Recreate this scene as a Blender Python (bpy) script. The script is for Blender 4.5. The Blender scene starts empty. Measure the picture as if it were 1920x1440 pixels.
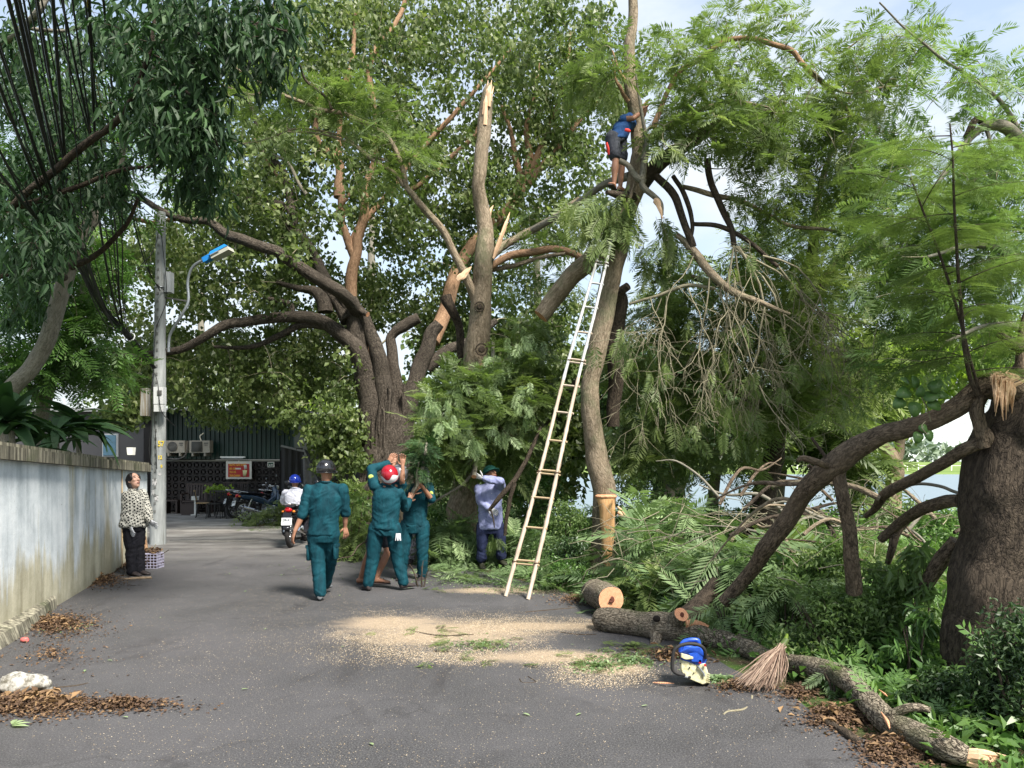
import bpy, math, random
import numpy as np
from mathutils import Vector, Matrix
S = bpy.context.scene
COL = S.collection
random.seed(7)
RNG = np.random.default_rng(7)
# ------------------------------------------------------------ camera, sky, sun, exposure
F = 1400.0                       # focal length in pixels of the 1920-wide photograph
HORIZON = 870.0
CAM_H = 1.6
cam_data = bpy.data.cameras.new('camera')
cam = bpy.data.objects.new('camera', cam_data)
COL.objects.link(cam)
cam.location = (0, 0, CAM_H)
cam.rotation_euler = (math.pi / 2, 0, 0)
cam_data.sensor_width = 36
cam_data.lens = 36 * F / 1920
cam_data.shift_y = (HORIZON - 720.0) / 1920      # level camera, the frame raised
cam_data.clip_start = 0.05
cam_data.clip_end = 4000
S.camera = cam
S.view_settings.view_transform = 'Standard'
S.view_settings.look = 'None'
S.view_settings.exposure = 1.4
S.view_settings.gamma = 1
S.view_settings.use_curve_mapping = False
S.render.engine = 'CYCLES'
S.cycles.max_bounces = 6
S.cycles.diffuse_bounces = 4
S.cycles.glossy_bounces = 2
S.cycles.transmission_bounces = 3
S.cycles.transparent_max_bounces = 4
S.cycles.use_denoising = True
S.cycles.caustics_reflective = False
S.cycles.caustics_refractive = False
SUN_EL, SUN_AZ = math.radians(52), math.radians(142)     # azimuth clockwise from +Y: behind the camera, slightly to the right
world = bpy.data.worlds.new('World')
S.world = world
world.use_nodes = True
nt = world.node_tree
nt.nodes.clear()
w_out = nt.nodes.new('ShaderNodeOutputWorld')
w_sky = nt.nodes.new('ShaderNodeTexSky')
w_sky.sky_type = 'NISHITA'
w_sky.sun_disc = False
w_sky.sun_elevation = SUN_EL
w_sky.sun_rotation = SUN_AZ
w_sky.air_density = 1.3
w_sky.dust_density = 2.0
w_bg = nt.nodes.new('ShaderNodeBackground')
w_bg.inputs[1].default_value = 0.10
nt.links.new(w_sky.outputs[0], w_bg.inputs[0])
w_cl = nt.nodes.new('ShaderNodeBackground')
w_cl.inputs[0].default_value = (0.86, 0.93, 1.0, 1)
w_cl.inputs[1].default_value = 0.43
w_tc = nt.nodes.new('ShaderNodeTexCoord')
w_map = nt.nodes.new('ShaderNodeMapping')
w_map.inputs['Scale'].default_value = (1, 1, 2.2)
w_map.inputs['Location'].default_value = (0.35, 0.1, 0.4)
nt.links.new(w_tc.outputs['Generated'], w_map.inputs[0])
w_n = nt.nodes.new('ShaderNodeTexNoise')
w_n.inputs['Scale'].default_value = 2.3
w_n.inputs['Detail'].default_value = 7
w_n.inputs['Roughness'].default_value = 0.55
nt.links.new(w_map.outputs[0], w_n.inputs['Vector'])
w_r = nt.nodes.new('ShaderNodeMapRange')
w_r.inputs[1].default_value = 0.46
w_r.inputs[2].default_value = 0.64
w_r.inputs[3].default_value = 0.35
nt.links.new(w_n.outputs['Fac'], w_r.inputs[0])
w_mix = nt.nodes.new('ShaderNodeMixShader')
nt.links.new(w_r.outputs[0], w_mix.inputs[0])
nt.links.new(w_bg.outputs[0], w_mix.inputs[1])
nt.links.new(w_cl.outputs[0], w_mix.inputs[2])
nt.links.new(w_mix.outputs[0], w_out.inputs[0])
sun_data = bpy.data.lights.new('sun', 'SUN')
sun_data.energy = 4.0
sun_data.angle = math.radians(12)
sun_data.color = (1.0, 0.94, 0.85)
sun = bpy.data.objects.new('sun', sun_data)
COL.objects.link(sun)
sun.location = (-10, -20, 40)
sdir = Vector((math.sin(SUN_AZ) * math.cos(SUN_EL), math.cos(SUN_AZ) * math.cos(SUN_EL), math.sin(SUN_EL)))
sun.rotation_euler = (-sdir).to_track_quat('-Z', 'Y').to_euler()

# ------------------------------------------------------------ where a point of the photograph stands in the place
def P(px, py, Y):
    return np.array([(px - 960) / F * Y, Y, CAM_H + (HORIZON - py) / F * Y])
CLEAR = [(668, 852, 826, 1090, 10.3), (876, 866, 962, 1062, 11.2), (1132, 200, 1185, 356, 10.3), (560, 855, 660, 1135, 9.2), (1105, 925, 1165, 1075, 10.75), (310, 822, 396, 856, 24.4), (228, 880, 292, 1090, 11)]
def open_view(p):
    """which points keep clear of the people and things one sees past them"""
    p = np.asarray(p); x = 960 + p[:, 0] / p[:, 1] * F; y = HORIZON - (p[:, 2] - CAM_H) / p[:, 1] * F
    ok = np.ones(len(p), bool)
    for a, b, c, d, Ym in CLEAR: ok &= ~((x > a) & (x < c) & (y > b) & (y < d) & (p[:, 1] < Ym))
    return ok
def G(px, py, z=0.0):
    Y = (CAM_H - z) * F / (py - HORIZON)
    return np.array([(px - 960) / F * Y, Y, z])
def rpx(w, Y):
    return 0.5 * w / F * Y
def N(v):
    v = np.asarray(v, float)
    return v / (np.linalg.norm(v) + 1e-12)

# ------------------------------------------------------------ noise
def _h(x, y, z, seed):
    h = (x * 374761393 + y * 668265263 + z * 1274126177 + seed * 974711) & 0xffffffff
    h = ((h ^ (h >> 13)) * 1103515245) & 0xffffffff
    h = ((h ^ (h >> 16)) * 2654435761) & 0xffffffff
    return (h ^ (h >> 15)) / 4294967295.0
def vnoise(p, seed=0):
    p = np.asarray(p, float)
    i = np.floor(p).astype(np.int64)
    f = p - i
    u = f * f * (3 - 2 * f)
    r = 0
    for a in (0, 1):
        for b in (0, 1):
            for c in (0, 1):
                w = (u[:, 0] if a else 1 - u[:, 0]) * (u[:, 1] if b else 1 - u[:, 1]) * (u[:, 2] if c else 1 - u[:, 2])
                r = r + w * _h(i[:, 0] + a, i[:, 1] + b, i[:, 2] + c, seed)
    return r * 2 - 1
def fbm(p, octv=3, seed=0):
    p = np.asarray(p, float)
    r, a = 0, 1.0
    for k in range(octv):
        r = r + a * vnoise(p * 2 ** k, seed + k)
        a *= 0.5
    return r / 1.7

# ------------------------------------------------------------ mesh buffer
class MB:
    def __init__(s):
        s.V, s.Fq, s.Ft, s.Mq, s.Mt, s.B, s.Tq, s.Tt = [], [], [], [], [], [], [], []
        s.n = 0
    def add(s, v, f, mat=0, bk=None, tint=0.5):
        v = np.asarray(v, float).reshape(-1, 3)
        f = np.asarray(f, np.int64)
        s.V.append(v)
        s.B.append(v if bk is None else np.asarray(bk, float))
        m = np.full(len(f), mat, np.int32) if np.isscalar(mat) else np.asarray(mat, np.int32)
        t = np.full(len(f), tint, float) if np.isscalar(tint) else np.asarray(tint, float)
        if f.shape[1] == 4:
            s.Fq.append(f + s.n); s.Mq.append(m); s.Tq.append(t)
        else:
            s.Ft.append(f + s.n); s.Mt.append(m); s.Tt.append(t)
        s.n += len(v)
        return s
    def box(s, c, size, R=None, mat=0, taper=1.0, tint=0.5):
        hx, hy, hz = np.asarray(size, float) / 2
        v = np.array([[x * hx * (taper if z > 0 else 1), y * hy * (taper if z > 0 else 1), z * hz] for z in (-1, 1) for y in (-1, 1) for x in (-1, 1)])
        if R is not None:
            v = v @ np.asarray(R).T
        f = [[0, 2, 3, 1], [4, 5, 7, 6], [0, 1, 5, 4], [2, 6, 7, 3], [0, 4, 6, 2], [1, 3, 7, 5]]
        return s.add(v + np.asarray(c, float), f, mat, tint=tint)
    def bar(s, a, b, w, h, mat=0, up=(0, 0, 1)):
        a, b = np.asarray(a, float), np.asarray(b, float)
        x = N(b - a)
        y = N(np.cross(up, x)) if abs(np.dot(N(up), x)) < 0.99 else N(np.cross((0, 1, 0), x))
        z = np.cross(x, y)
        return s.box((a + b) / 2, (np.linalg.norm(b - a), w, h), np.stack([x, y, z], 1), mat)
    def tube(s, pts, rad, sides=8, mat=0, cap=(True, True), capmat=None, lump=0.0, lscale=0.3, seed=0, flat=None, tint=0.5):
        pts = np.asarray(pts, float)
        n = len(pts)
        rad = np.full(n, rad, float) if np.isscalar(rad) else np.asarray(rad, float)
        T = np.gradient(pts, axis=0)
        T /= np.linalg.norm(T, axis=1)[:, None] + 1e-12
        u = np.cross(T[0], (0, 0, 1.0))
        if np.linalg.norm(u) < 0.1:
            u = np.cross(T[0], (0, 1.0, 0))
        u = N(u)
        L = np.concatenate([[0], np.cumsum(np.linalg.norm(np.diff(pts, axis=0), axis=1))])
        th = np.arange(sides) * 2 * np.pi / sides
        V, BK = np.zeros((n, sides, 3)), np.zeros((n, sides, 3))
        for i in range(n):
            u = u - T[i] * np.dot(u, T[i]); u = N(u)
            w = np.cross(T[i], u)
            ca, sa = np.cos(th), np.sin(th)
            fu = 1 if flat is None else flat
            V[i] = pts[i] + rad[i] * (ca[:, None] * u * fu + sa[:, None] * w)
            BK[i] = np.stack([rad[i] * ca, rad[i] * sa, np.full(sides, L[i] + seed * 1.7)], 1)
        V, BK = V.reshape(-1, 3), BK.reshape(-1, 3)
        if lump:
            rr = np.repeat(rad, sides)
            c = np.repeat(pts, sides, axis=0)
            k = 1 + lump * fbm(BK / lscale * np.array([1, 1, 0.55]) + seed * 3.1, 3, seed)
            V = c + (V - c) * k[:, None]
        a = np.arange(n - 1)[:, None] * sides
        j = np.arange(sides)[None, :]
        j2 = (j + 1) % sides
        f = np.stack([a + j, a + j2, a + sides + j2, a + sides + j], -1).reshape(-1, 4)
        n0 = s.n
        s.add(V, f, mat, BK, tint)
        cm = mat if capmat is None else capmat
        for e, on in enumerate(cap):
            if not on:
                continue
            ring = V[:sides] if e == 0 else V[-sides:]
            c = ring.mean(0)
            vv = np.vstack([ring, c + (ring - c) * 0.5, c])
            bb = np.vstack([ring - c, (ring - c) * 0.5, c * 0])
            k = np.arange(sides); k2 = (k + 1) % sides
            q = np.stack([k, k2, sides + k2, sides + k], 1)
            t = np.stack([sides + k, sides + k2, np.full(sides, 2 * sides)], 1)
            if e == 0:
                q, t = q[:, ::-1], t[:, ::-1]
            base = s.n
            s.add(vv, q, cm, bb, tint)
            s.Ft.append(t + base); s.Mt.append(np.full(len(t), cm, np.int32)); s.Tt.append(np.full(len(t), tint, float))
        return s
    def loft(s, st, sides=14, mat=0, power=2.0):
        """st: (centre, half axis a, half axis b) rings, closed with rounded ends"""
        th = np.arange(sides) * 2 * np.pi / sides
        ca, sa = np.cos(th), np.sin(th)
        if power != 2.0:
            ca = np.sign(ca) * abs(ca) ** (2 / power); sa = np.sign(sa) * abs(sa) ** (2 / power)
        V = []
        for c, a, b in st:
            V.append(np.asarray(c) + ca[:, None] * np.asarray(a) + sa[:, None] * np.asarray(b))
        n = len(st)
        V = np.vstack(V + [np.asarray(st[0][0])[None], np.asarray(st[-1][0])[None]])
        a = np.arange(n - 1)[:, None] * sides
        j = np.arange(sides)[None, :]
        j2 = (j + 1) % sides
        f = np.stack([a + j, a + j2, a + sides + j2, a + sides + j], -1).reshape(-1, 4)
        b0 = s.n
        s.add(V, f, mat)
        k = np.arange(sides); k2 = (k + 1) % sides
        t0 = np.stack([k2, k, np.full(sides, n * sides)], 1)
        t1 = np.stack([(n - 1) * sides + k, (n - 1) * sides + k2, np.full(sides, n * sides + 1)], 1)
        for t in (t0, t1):
            s.Ft.append(t + b0); s.Mt.append(np.full(len(t), mat, np.int32)); s.Tt.append(np.full(len(t), .5))
        return s
    def ball(s, c, r, R=None, mat=0, seg=12, rings=8, zmin=-1.0, zmax=1.0):
        """ellipsoid, or the slice of it between zmin and zmax"""
        r = np.full(3, r, float) if np.isscalar(r) else np.asarray(r, float)
        R = np.eye(3) if R is None else np.asarray(R)
        a0, a1 = math.asin(max(-1, zmin)), math.asin(min(1, zmax))
        st = []
        for k in range(rings + 1):
            a = a0 + (a1 - a0) * k / rings
            cr = max(math.cos(a), 0.02)
            st.append((np.asarray(c) + R @ np.array([0, 0, r[2] * math.sin(a)]), R @ np.array([r[0] * cr, 0, 0]), R @ np.array([0, r[1] * cr, 0])))
        return s.loft(st, seg, mat)
    def ring(s, c, R, rmaj, rmin, seg=24, sides=8, mat=0, a0=0.0, a1=2 * math.pi, flat=1.0):
        """torus or arc in the local XY plane of R"""
        full = a1 - a0 > 6.28
        t = np.linspace(a0, a1, seg + 1)
        p = np.stack([rmaj * np.cos(t), rmaj * np.sin(t), 0 * t], 1) @ np.asarray(R).T + np.asarray(c)
        return s.tube(p, rmin, sides, mat, (not full, not full))
    def poly(s, pts, th, nrm, mat=0):
        """a flat outline given thickness th along nrm (convex enough for a fan)"""
        pts = np.asarray(pts, float); n = len(pts)
        nrm = N(nrm) * th / 2
        c = pts.mean(0)
        V = np.vstack([pts + nrm, pts - nrm, c + nrm, c - nrm])
        k = np.arange(n); k2 = (k + 1) % n
        s.add(V, np.stack([k, n + k, n + k2, k2], 1), mat)
        b = s.n - len(V)
        for t in (np.stack([k, k2, np.full(n, 2 * n)], 1), np.stack([n + k2, n + k, np.full(n, 2 * n + 1)], 1)):
            s.Ft.append(t + b); s.Mt.append(np.full(n, mat, np.int32)); s.Tt.append(np.full(n, .5))
        return s
    def mesh(s, name, smooth=True, attrs=True):
        V = np.vstack(s.V)
        Fq = np.vstack(s.Fq) if s.Fq else np.zeros((0, 4), int)
        Ft = np.vstack(s.Ft) if s.Ft else np.zeros((0, 3), int)
        nq, ntr = len(Fq), len(Ft)
        me = bpy.data.meshes.new(name)
        me.vertices.add(len(V)); me.vertices.foreach_set('co', V.ravel().astype(np.float32))
        loops = np.concatenate([Fq.ravel(), Ft.ravel()]).astype(np.int32)
        me.loops.add(len(loops)); me.loops.foreach_set('vertex_index', loops)
        me.polygons.add(nq + ntr)
        me.polygons.foreach_set('loop_start', np.concatenate([np.arange(nq) * 4, nq * 4 + np.arange(ntr) * 3]).astype(np.int32))
        me.polygons.foreach_set('material_index', np.concatenate((s.Mq or [np.zeros(0)]) + (s.Mt or [])).astype(np.int32))
        me.polygons.foreach_set('use_smooth', np.full(nq + ntr, smooth))
        me.update(calc_edges=True)
        if attrs:
            a = me.attributes.new('bk', 'FLOAT_VECTOR', 'POINT'); a.data.foreach_set('vector', np.vstack(s.B).ravel().astype(np.float32))
            a = me.attributes.new('tint', 'FLOAT', 'FACE'); a.data.foreach_set('value', np.concatenate((s.Tq or [np.zeros(0)]) + (s.Tt or [])).astype(np.float32))
        return me
    def build(s, name, mats, parent=None, smooth=True, origin=None, **kw):
        if origin is not None:
            s.V = [v - np.asarray(origin) for v in s.V]
        me = s.mesh(name, smooth)
        for m in (mats if isinstance(mats, (list, tuple)) else [mats]):
            me.materials.append(m)
        return link(name, me, parent, origin, **kw)
def link(name, me, parent=None, origin=None, label=None, cat=None, group=None, kind=None):
    o = bpy.data.objects.new(name, me)
    COL.objects.link(o)
    if origin is not None:
        o.location = [float(x) for x in origin]
    if parent is not None:
        o.parent = parent
        pl = parent.matrix_basis.copy() if parent.parent is None else parent.parent.matrix_basis @ parent.matrix_basis
        o.matrix_parent_inverse = pl.inverted()
    tag(o, label, cat, group, kind)
    return o
def tag(o, label=None, cat=None, group=None, kind=None):
    if label: o['label'] = label
    if cat: o['category'] = cat
    if group: o['group'] = group
    if kind: o['kind'] = kind
    return o
def thing(name, label, cat, loc, group=None):
    return link(name, None, None, loc, label, cat, group)
def rotz(a):
    c, s_ = math.cos(a), math.sin(a)
    return np.array([[c, -s_, 0], [s_, c, 0], [0, 0, 1.0]])
def rotx(a):
    c, s_ = math.cos(a), math.sin(a)
    return np.array([[1.0, 0, 0], [0, c, -s_], [0, s_, c]])
def roty(a):
    c, s_ = math.cos(a), math.sin(a)
    return np.array([[c, 0, s_], [0, 1.0, 0], [-s_, 0, c]])
def basis(x, z):
    x = N(x); y = N(np.cross(z, x)); return np.stack([x, y, np.cross(x, y)], 1)
def smooth_path(pts, sub=6):
    """Catmull-Rom through rows of any width"""
    p = np.asarray(pts, float)
    q = np.vstack([2 * p[0] - p[1], p, 2 * p[-1] - p[-2]])
    out = []
    for i in range(1, len(q) - 2):
        for k in range(sub):
            t = k / sub
            out.append(0.5 * (2 * q[i] + (q[i + 1] - q[i - 1]) * t + (2 * q[i - 1] - 5 * q[i] + 4 * q[i + 1] - q[i + 2]) * t * t + (3 * q[i] - q[i - 1] - 3 * q[i + 1] + q[i + 2]) * t ** 3))
    out.append(q[-2])
    return np.array(out)

# ------------------------------------------------------------ materials
def mat(name, build=None, col=(0.5, 0.5, 0.5), rough=0.7, metal=0.0, spec=0.4):
    m = bpy.data.materials.new(name)
    m.use_nodes = True
    t = m.node_tree
    b = t.nodes['Principled BSDF']
    b.inputs['Base Color'].default_value = (*col, 1)
    b.inputs['Roughness'].default_value = rough
    b.inputs['Metallic'].default_value = metal
    b.inputs['Specular IOR Level'].default_value = spec
    if build:
        build(t, b)
    return m
def nd(t, kind, **kw):
    n = t.nodes.new(kind)
    for k, v in kw.items():
        k = k.replace('_', ' ')
        if k in n.inputs: n.inputs[k].default_value = v
    return n
def vec(t, src='obj', scale=(1, 1, 1), rot=(0, 0, 0)):
    if src == 'bk':
        a = t.nodes.new('ShaderNodeAttribute'); a.attribute_name = 'bk'; o = a.outputs['Vector']
    else:
        o = t.nodes.new('ShaderNodeTexCoord').outputs['Object']
    m = t.nodes.new('ShaderNodeMapping')
    m.inputs['Scale'].default_value = scale
    m.inputs['Rotation'].default_value = rot
    t.links.new(o, m.inputs[0])
    return m.outputs[0]
def noise_n(t, v, scale, detail=4, rough=0.55, dist=0.0):
    n = nd(t, 'ShaderNodeTexNoise', Scale=scale, Detail=detail, Roughness=rough, Distortion=dist)
    t.links.new(v, n.inputs['Vector'])
    return n.outputs['Fac']
def ramp(t, fac, stops):
    r = t.nodes.new('ShaderNodeValToRGB')
    e = r.color_ramp.elements
    while len(e) < len(stops): e.new(0.5)
    for i, (p, c) in enumerate(stops):
        e[i].position = p
        e[i].color = (*c, 1) if len(c) == 3 else c
    t.links.new(fac, r.inputs[0])
    return r.outputs[0]
def bump(t, b, h, strength=0.5, dist=0.02):
    n = nd(t, 'ShaderNodeBump', Strength=strength, Distance=dist)
    t.links.new(h, n.inputs['Height'])
    t.links.new(n.outputs[0], b.inputs['Normal'])
    return n
def mixc(t, fac, a, b, mode='MIX'):
    n = t.nodes.new('ShaderNodeMix'); n.data_type = 'RGBA'; n.blend_type = mode
    for i, x in ((0, fac), (6, a), (7, b)):
        if isinstance(x, (int, float)): n.inputs[i].default_value = x
        elif isinstance(x, tuple): n.inputs[i].default_value = (*x, 1)
        else: t.links.new(x, n.inputs[i])
    return n.outputs[2]
def mrange(t, x, a, b, c=0.0, d=1.0):
    n = t.nodes.new('ShaderNodeMapRange')
    t.links.new(x, n.inputs[0])
    for i, v in enumerate((a, b, c, d)): n.inputs[i + 1].default_value = v
    return n.outputs[0]
def math_n(t, op, a, b=0.0):
    n = t.nodes.new('ShaderNodeMath'); n.operation = op
    for i, x in enumerate((a, b)):
        if isinstance(x, (int, float)): n.inputs[i].default_value = x
        else: t.links.new(x, n.inputs[i])
    return n.outputs[0]
def attr_fac(t, name='tint'):
    a = t.nodes.new('ShaderNodeAttribute'); a.attribute_name = name
    return a.outputs['Fac']

def leaf_mat(name, dark, mid, light, trans=0.35, rough=0.45):
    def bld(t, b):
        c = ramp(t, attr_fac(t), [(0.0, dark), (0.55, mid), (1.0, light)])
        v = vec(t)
        c = mixc(t, mrange(t, noise_n(t, v, 0.6, 3), 0.35, 0.65, 0.0, 0.45), c, mid, 'MIX')
        t.links.new(c, b.inputs['Base Color'])
        tr = t.nodes.new('ShaderNodeBsdfTranslucent')
        tc = mixc(t, 1.0, c, (1.12, 1.22, 0.70), 'MULTIPLY')
        t.links.new(tc, tr.inputs[0])
        mx = t.nodes.new('ShaderNodeMixShader')
        mx.inputs[0].default_value = trans
        t.links.new(b.outputs[0], mx.inputs[1]); t.links.new(tr.outputs[0], mx.inputs[2])
        t.links.new(mx.outputs[0], t.nodes['Material Output'].inputs[0])
    return mat(name, bld, rough=rough, spec=0.5)
def bark_mat(name, dark, light, moss=None, sc=1.0, depth=0.02, stretch=0.33, crack=0.22):
    def bld(t, b):
        v = vec(t, 'bk', (1 / sc, 1 / sc, stretch / sc))
        n1 = noise_n(t, v, 26, 6, 0.65, 0.6)
        vo = nd(t, 'ShaderNodeTexVoronoi', Scale=30.0); vo.feature = 'DISTANCE_TO_EDGE'
        wv = t.nodes.new('ShaderNodeVectorMath'); wv.operation = 'MULTIPLY_ADD'
        nv = nd(t, 'ShaderNodeTexNoise', Scale=22.0, Detail=3.0); t.links.new(v, nv.inputs['Vector'])
        t.links.new(nv.outputs['Color'], wv.inputs[0]); wv.inputs[1].default_value = (.09, .09, .09); t.links.new(v, wv.inputs[2])
        t.links.new(wv.outputs[0], vo.inputs['Vector'])
        e = mrange(t, vo.outputs['Distance'], 0.0, 0.16)
        h = math_n(t, 'ADD', math_n(t, 'MULTIPLY', e, crack), math_n(t, 'MULTIPLY', n1, 1.25 - crack))
        c = ramp(t, h, [(0.25, tuple(x * 0.45 for x in dark)), (0.5, dark), (0.95, light)])
        big = noise_n(t, vec(t, 'obj', (1, 1, 1)), 1.8, 3)
        c = mixc(t, mrange(t, big, 0.4, 0.7, 0, 0.55), c, mixc(t, 0.5, light, dark))
        if moss:
            c = mixc(t, mrange(t, noise_n(t, vec(t), 3.1, 5), 0.52, 0.68, 0, 0.6), c, moss)
        t.links.new(c, b.inputs['Base Color'])
        bump(t, b, h, 0.9, depth)
    return mat(name, bld, rough=0.9, spec=0.15)
def wood_mat(name, a, bb, c2, long=False):
    def bld(t, b):
        v = vec(t, 'bk', (60, 60, 4) if long else (1, 1, 1))
        if long:
            n = noise_n(t, v, 1.0, 6, 0.7, 0.5)
        else:
            w = nd(t, 'ShaderNodeTexWave', Scale=26.0, Distortion=3.0, Detail=3.0); w.wave_type = 'RINGS'; w.rings_direction = 'SPHERICAL'
            t.links.new(vec(t, 'bk'), w.inputs['Vector'])
            n = mixc(t, 0.6, w.outputs['Fac'], noise_n(t, v, 30, 5, 0.7))
        c = ramp(t, n, [(0.2, bb), (0.55, a), (0.85, c2)])
        t.links.new(c, b.inputs['Base Color'])
        bump(t, b, n, 0.6, 0.006)
    return mat(name, bld, rough=0.75, spec=0.2)

M = {}
M['leaf_banyan'] = leaf_mat('banyan_leaf', (0.056, 0.088, 0.024), (0.120, 0.172, 0.050), (0.26, 0.30, 0.12), 0.45)
M['leaf_feather'] = leaf_mat('feather_leaf', (0.064, 0.106, 0.032), (0.138, 0.198, 0.060), (0.29, 0.35, 0.14), 0.46, 0.5)
M['leaf_bright'] = leaf_mat('bright_leaf', (0.07, 0.135, 0.035), (0.15, 0.23, 0.075), (0.29, 0.38, 0.15), 0.45, 0.5)
M['leaf_cut'] = leaf_mat('cut_leaf', (0.075, 0.135, 0.055), (0.165, 0.25, 0.105), (0.36, 0.46, 0.24), 0.35, 0.6)
M['leaf_mango'] = leaf_mat('mango_leaf', (0.010, 0.032, 0.010), (0.026, 0.070, 0.020), (0.060, 0.125, 0.036), 0.28, 0.62)
M['leaf_shrub'] = leaf_mat('shrub_leaf', (0.032, 0.080, 0.018), (0.085, 0.175, 0.042), (0.19, 0.31, 0.085), 0.35, 0.42)
M['leaf_dark'] = leaf_mat('dark_leaf', (0.020, 0.045, 0.016), (0.045, 0.088, 0.030), (0.09, 0.15, 0.055), 0.3, 0.45)
M['leaf_yellow'] = leaf_mat('yellowish_leaf', (0.12, 0.20, 0.03), (0.25, 0.36, 0.05), (0.42, 0.52, 0.12), 0.5, 0.5)
M['leaf_litter'] = leaf_mat('litter_leaf', (0.030, 0.016, 0.010), (0.105, 0.060, 0.032), (0.30, 0.19, 0.09), 0.1, 0.8)
M['bark_acacia'] = bark_mat('acacia_bark', (0.125, 0.098, 0.066), (0.38, 0.31, 0.225), (0.13, 0.14, 0.08))
M['bark_banyan'] = bark_mat('banyan_bark', (0.030, 0.025, 0.020), (0.145, 0.122, 0.098), None, 0.9, 0.045, 0.45, 0.3)
M['bark_orange'] = bark_mat('orange_limb_bark', (0.17, 0.10, 0.058), (0.42, 0.27, 0.17), None, 1.0, 0.01)
M['bark_dark'] = bark_mat('dark_bark', (0.024, 0.019, 0.015), (0.115, 0.09, 0.066), None, 0.9, 0.03, 0.5, 0.15)
M['bark_limb'] = bark_mat('torn_limb_bark', (0.046, 0.035, 0.025), (0.25, 0.19, 0.135), None, 0.7, 0.02, 0.4, 0.2)
M['hollow'] = mat('hollow', col=(0.012, 0.009, 0.007), rough=1.0)
M['bark_log'] = bark_mat('log_bark', (0.055, 0.044, 0.033), (0.36, 0.31, 0.235), (0.12, 0.13, 0.07), 0.6, 0.03, 0.45, 0.4)
M['bark_grey'] = bark_mat('grey_bark', (0.13, 0.12, 0.095), (0.28, 0.26, 0.21), None, 0.8, 0.006)
M['bark_tan'] = bark_mat('tan_bark', (0.20, 0.15, 0.10), (0.40, 0.31, 0.22), None, 1.2, 0.008)
M['twig'] = bark_mat('twig_bark', (0.15, 0.135, 0.09), (0.34, 0.31, 0.22), None, 0.4, 0.002)
M['twig_dark'] = bark_mat('dark_twig_bark', (0.03, 0.023, 0.018), (0.10, 0.08, 0.06), None, 0.4, 0.002)
M['wood_cut'] = wood_mat('cut_wood', (0.62, 0.31, 0.17), (0.36, 0.13, 0.07), (0.78, 0.50, 0.31))
M['wood_raw'] = wood_mat('raw_wood', (0.60, 0.36, 0.17), (0.30, 0.13, 0.05), (0.74, 0.55, 0.33), True)
M['wood_pale'] = wood_mat('pale_torn_wood', (0.66, 0.45, 0.29), (0.40, 0.20, 0.11), (0.80, 0.64, 0.47), True)
M['wood_heart'] = mat('heartwood', col=(0.12, 0.04, 0.025), rough=0.9)

# ------------------------------------------------------------ leaves
def quad_leaf(w=0.5, fold=0.12, droop=0.15, n=1):
    """one leaf along +X, normal +Z, unit length; n=1 one folded kite, n=2 a finer blade of three quads"""
    if n == 1:
        return np.array([[0, 0, 0], [0.45, -w / 2, fold], [1, 0, -droop], [0.45, w / 2, fold]]), np.array([[0, 1, 2, 3]])
    xs = [0.0, 0.28, 0.66, 1.0]; ws = [0.03, 0.46, 0.42, 0.02]
    V = []
    for x, k in zip(xs, ws):
        z = -droop * x * x
        V += [[x, -k * w, z + fold * k], [x, 0, z], [x, k * w, z + fold * k]]
    Fc = []
    for i in range(3):
        for j in range(2):
            a = 3 * i + j
            Fc.append([a, a + 3, a + 4, a + 1])
    return np.array(V), np.array(Fc)
def frond(pairs=12, droop=0.25, plen=0.30, pw=0.045, ang=62, comb=0, seed=0):
    r = np.random.default_rng(seed)
    V, Fc = [], []
    def q(a, b, c, d):
        k = len(V); V.extend([a, b, c, d]); Fc.append([k, k + 1, k + 2, k + 3])
    def ctr(x): return np.array([x, 0.04 * math.sin(3 * x + seed), -droop * x * x])
    for i in range(3):
        a, b = ctr(i / 3), ctr((i + 1) / 3)
        o = np.array([0, 0.006, 0])
        q(a - o, b - o, b + o, a + o)
    for i in range(pairs):
        x = 0.10 + 0.88 * (i + 0.5) / pairs
        L = plen * (0.45 + 0.75 * math.sin(math.pi * (0.12 + 0.80 * x))) * r.uniform(0.85, 1.1)
        for s_ in (-1, 1):
            al = math.radians(ang + r.uniform(-9, 9) - 18 * x)
            d = np.array([math.cos(al), s_ * math.sin(al), -0.18 + r.uniform(-0.12, 0.1)])
            side = np.array([math.sin(al), -s_ * math.cos(al), 0.0])
            c = ctr(x)
            if comb:
                for k in range(comb):
                    t = (k + 0.6) / comb
                    base = c + d * L * t
                    ll = pw * 1.5 * (1 - 0.55 * abs(2 * t - 0.9))
                    for s2 in (-1, 1):
                        dd = side * s2 * ll + d * L * 0.055
                        hw = d * L / comb * 0.30
                        q(base, base + dd * 0.5 - hw, base + dd, base + dd * 0.5 + hw)
            else:
                w = side * pw * 0.5 * r.uniform(0.8, 1.3)
                q(c, c + d * L * 0.5 - w, c + d * L, c + d * L * 0.5 + w)
    return np.array(V, float), np.array(Fc)
FRONDS = [frond(12, 0.25, 0.30, 0.050, seed=k) for k in range(3)] + [frond(10, 0.45, 0.34, 0.058, seed=9)]
FRONDS_FINE = [frond(9, 0.25, 0.32, 0.050, comb=7, seed=k) for k in range(2)]
FRONDS_LOW = [frond(7, 0.3, 0.30, 0.085, seed=5), frond(7, 0.45, 0.32, 0.085, seed=6)]
LEAF1 = [quad_leaf(0.62, 0.08, 0.1), quad_leaf(0.75, 0.1, 0.2)]
LEAF_BODHI = [quad_leaf(0.80, 0.06, 0.15), quad_leaf(0.9, 0.10, 0.25)]
LEAF_LONG = [quad_leaf(0.27, 0.2, 0.25, 2), quad_leaf(0.30, 0.25, 0.4, 2)]
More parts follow.
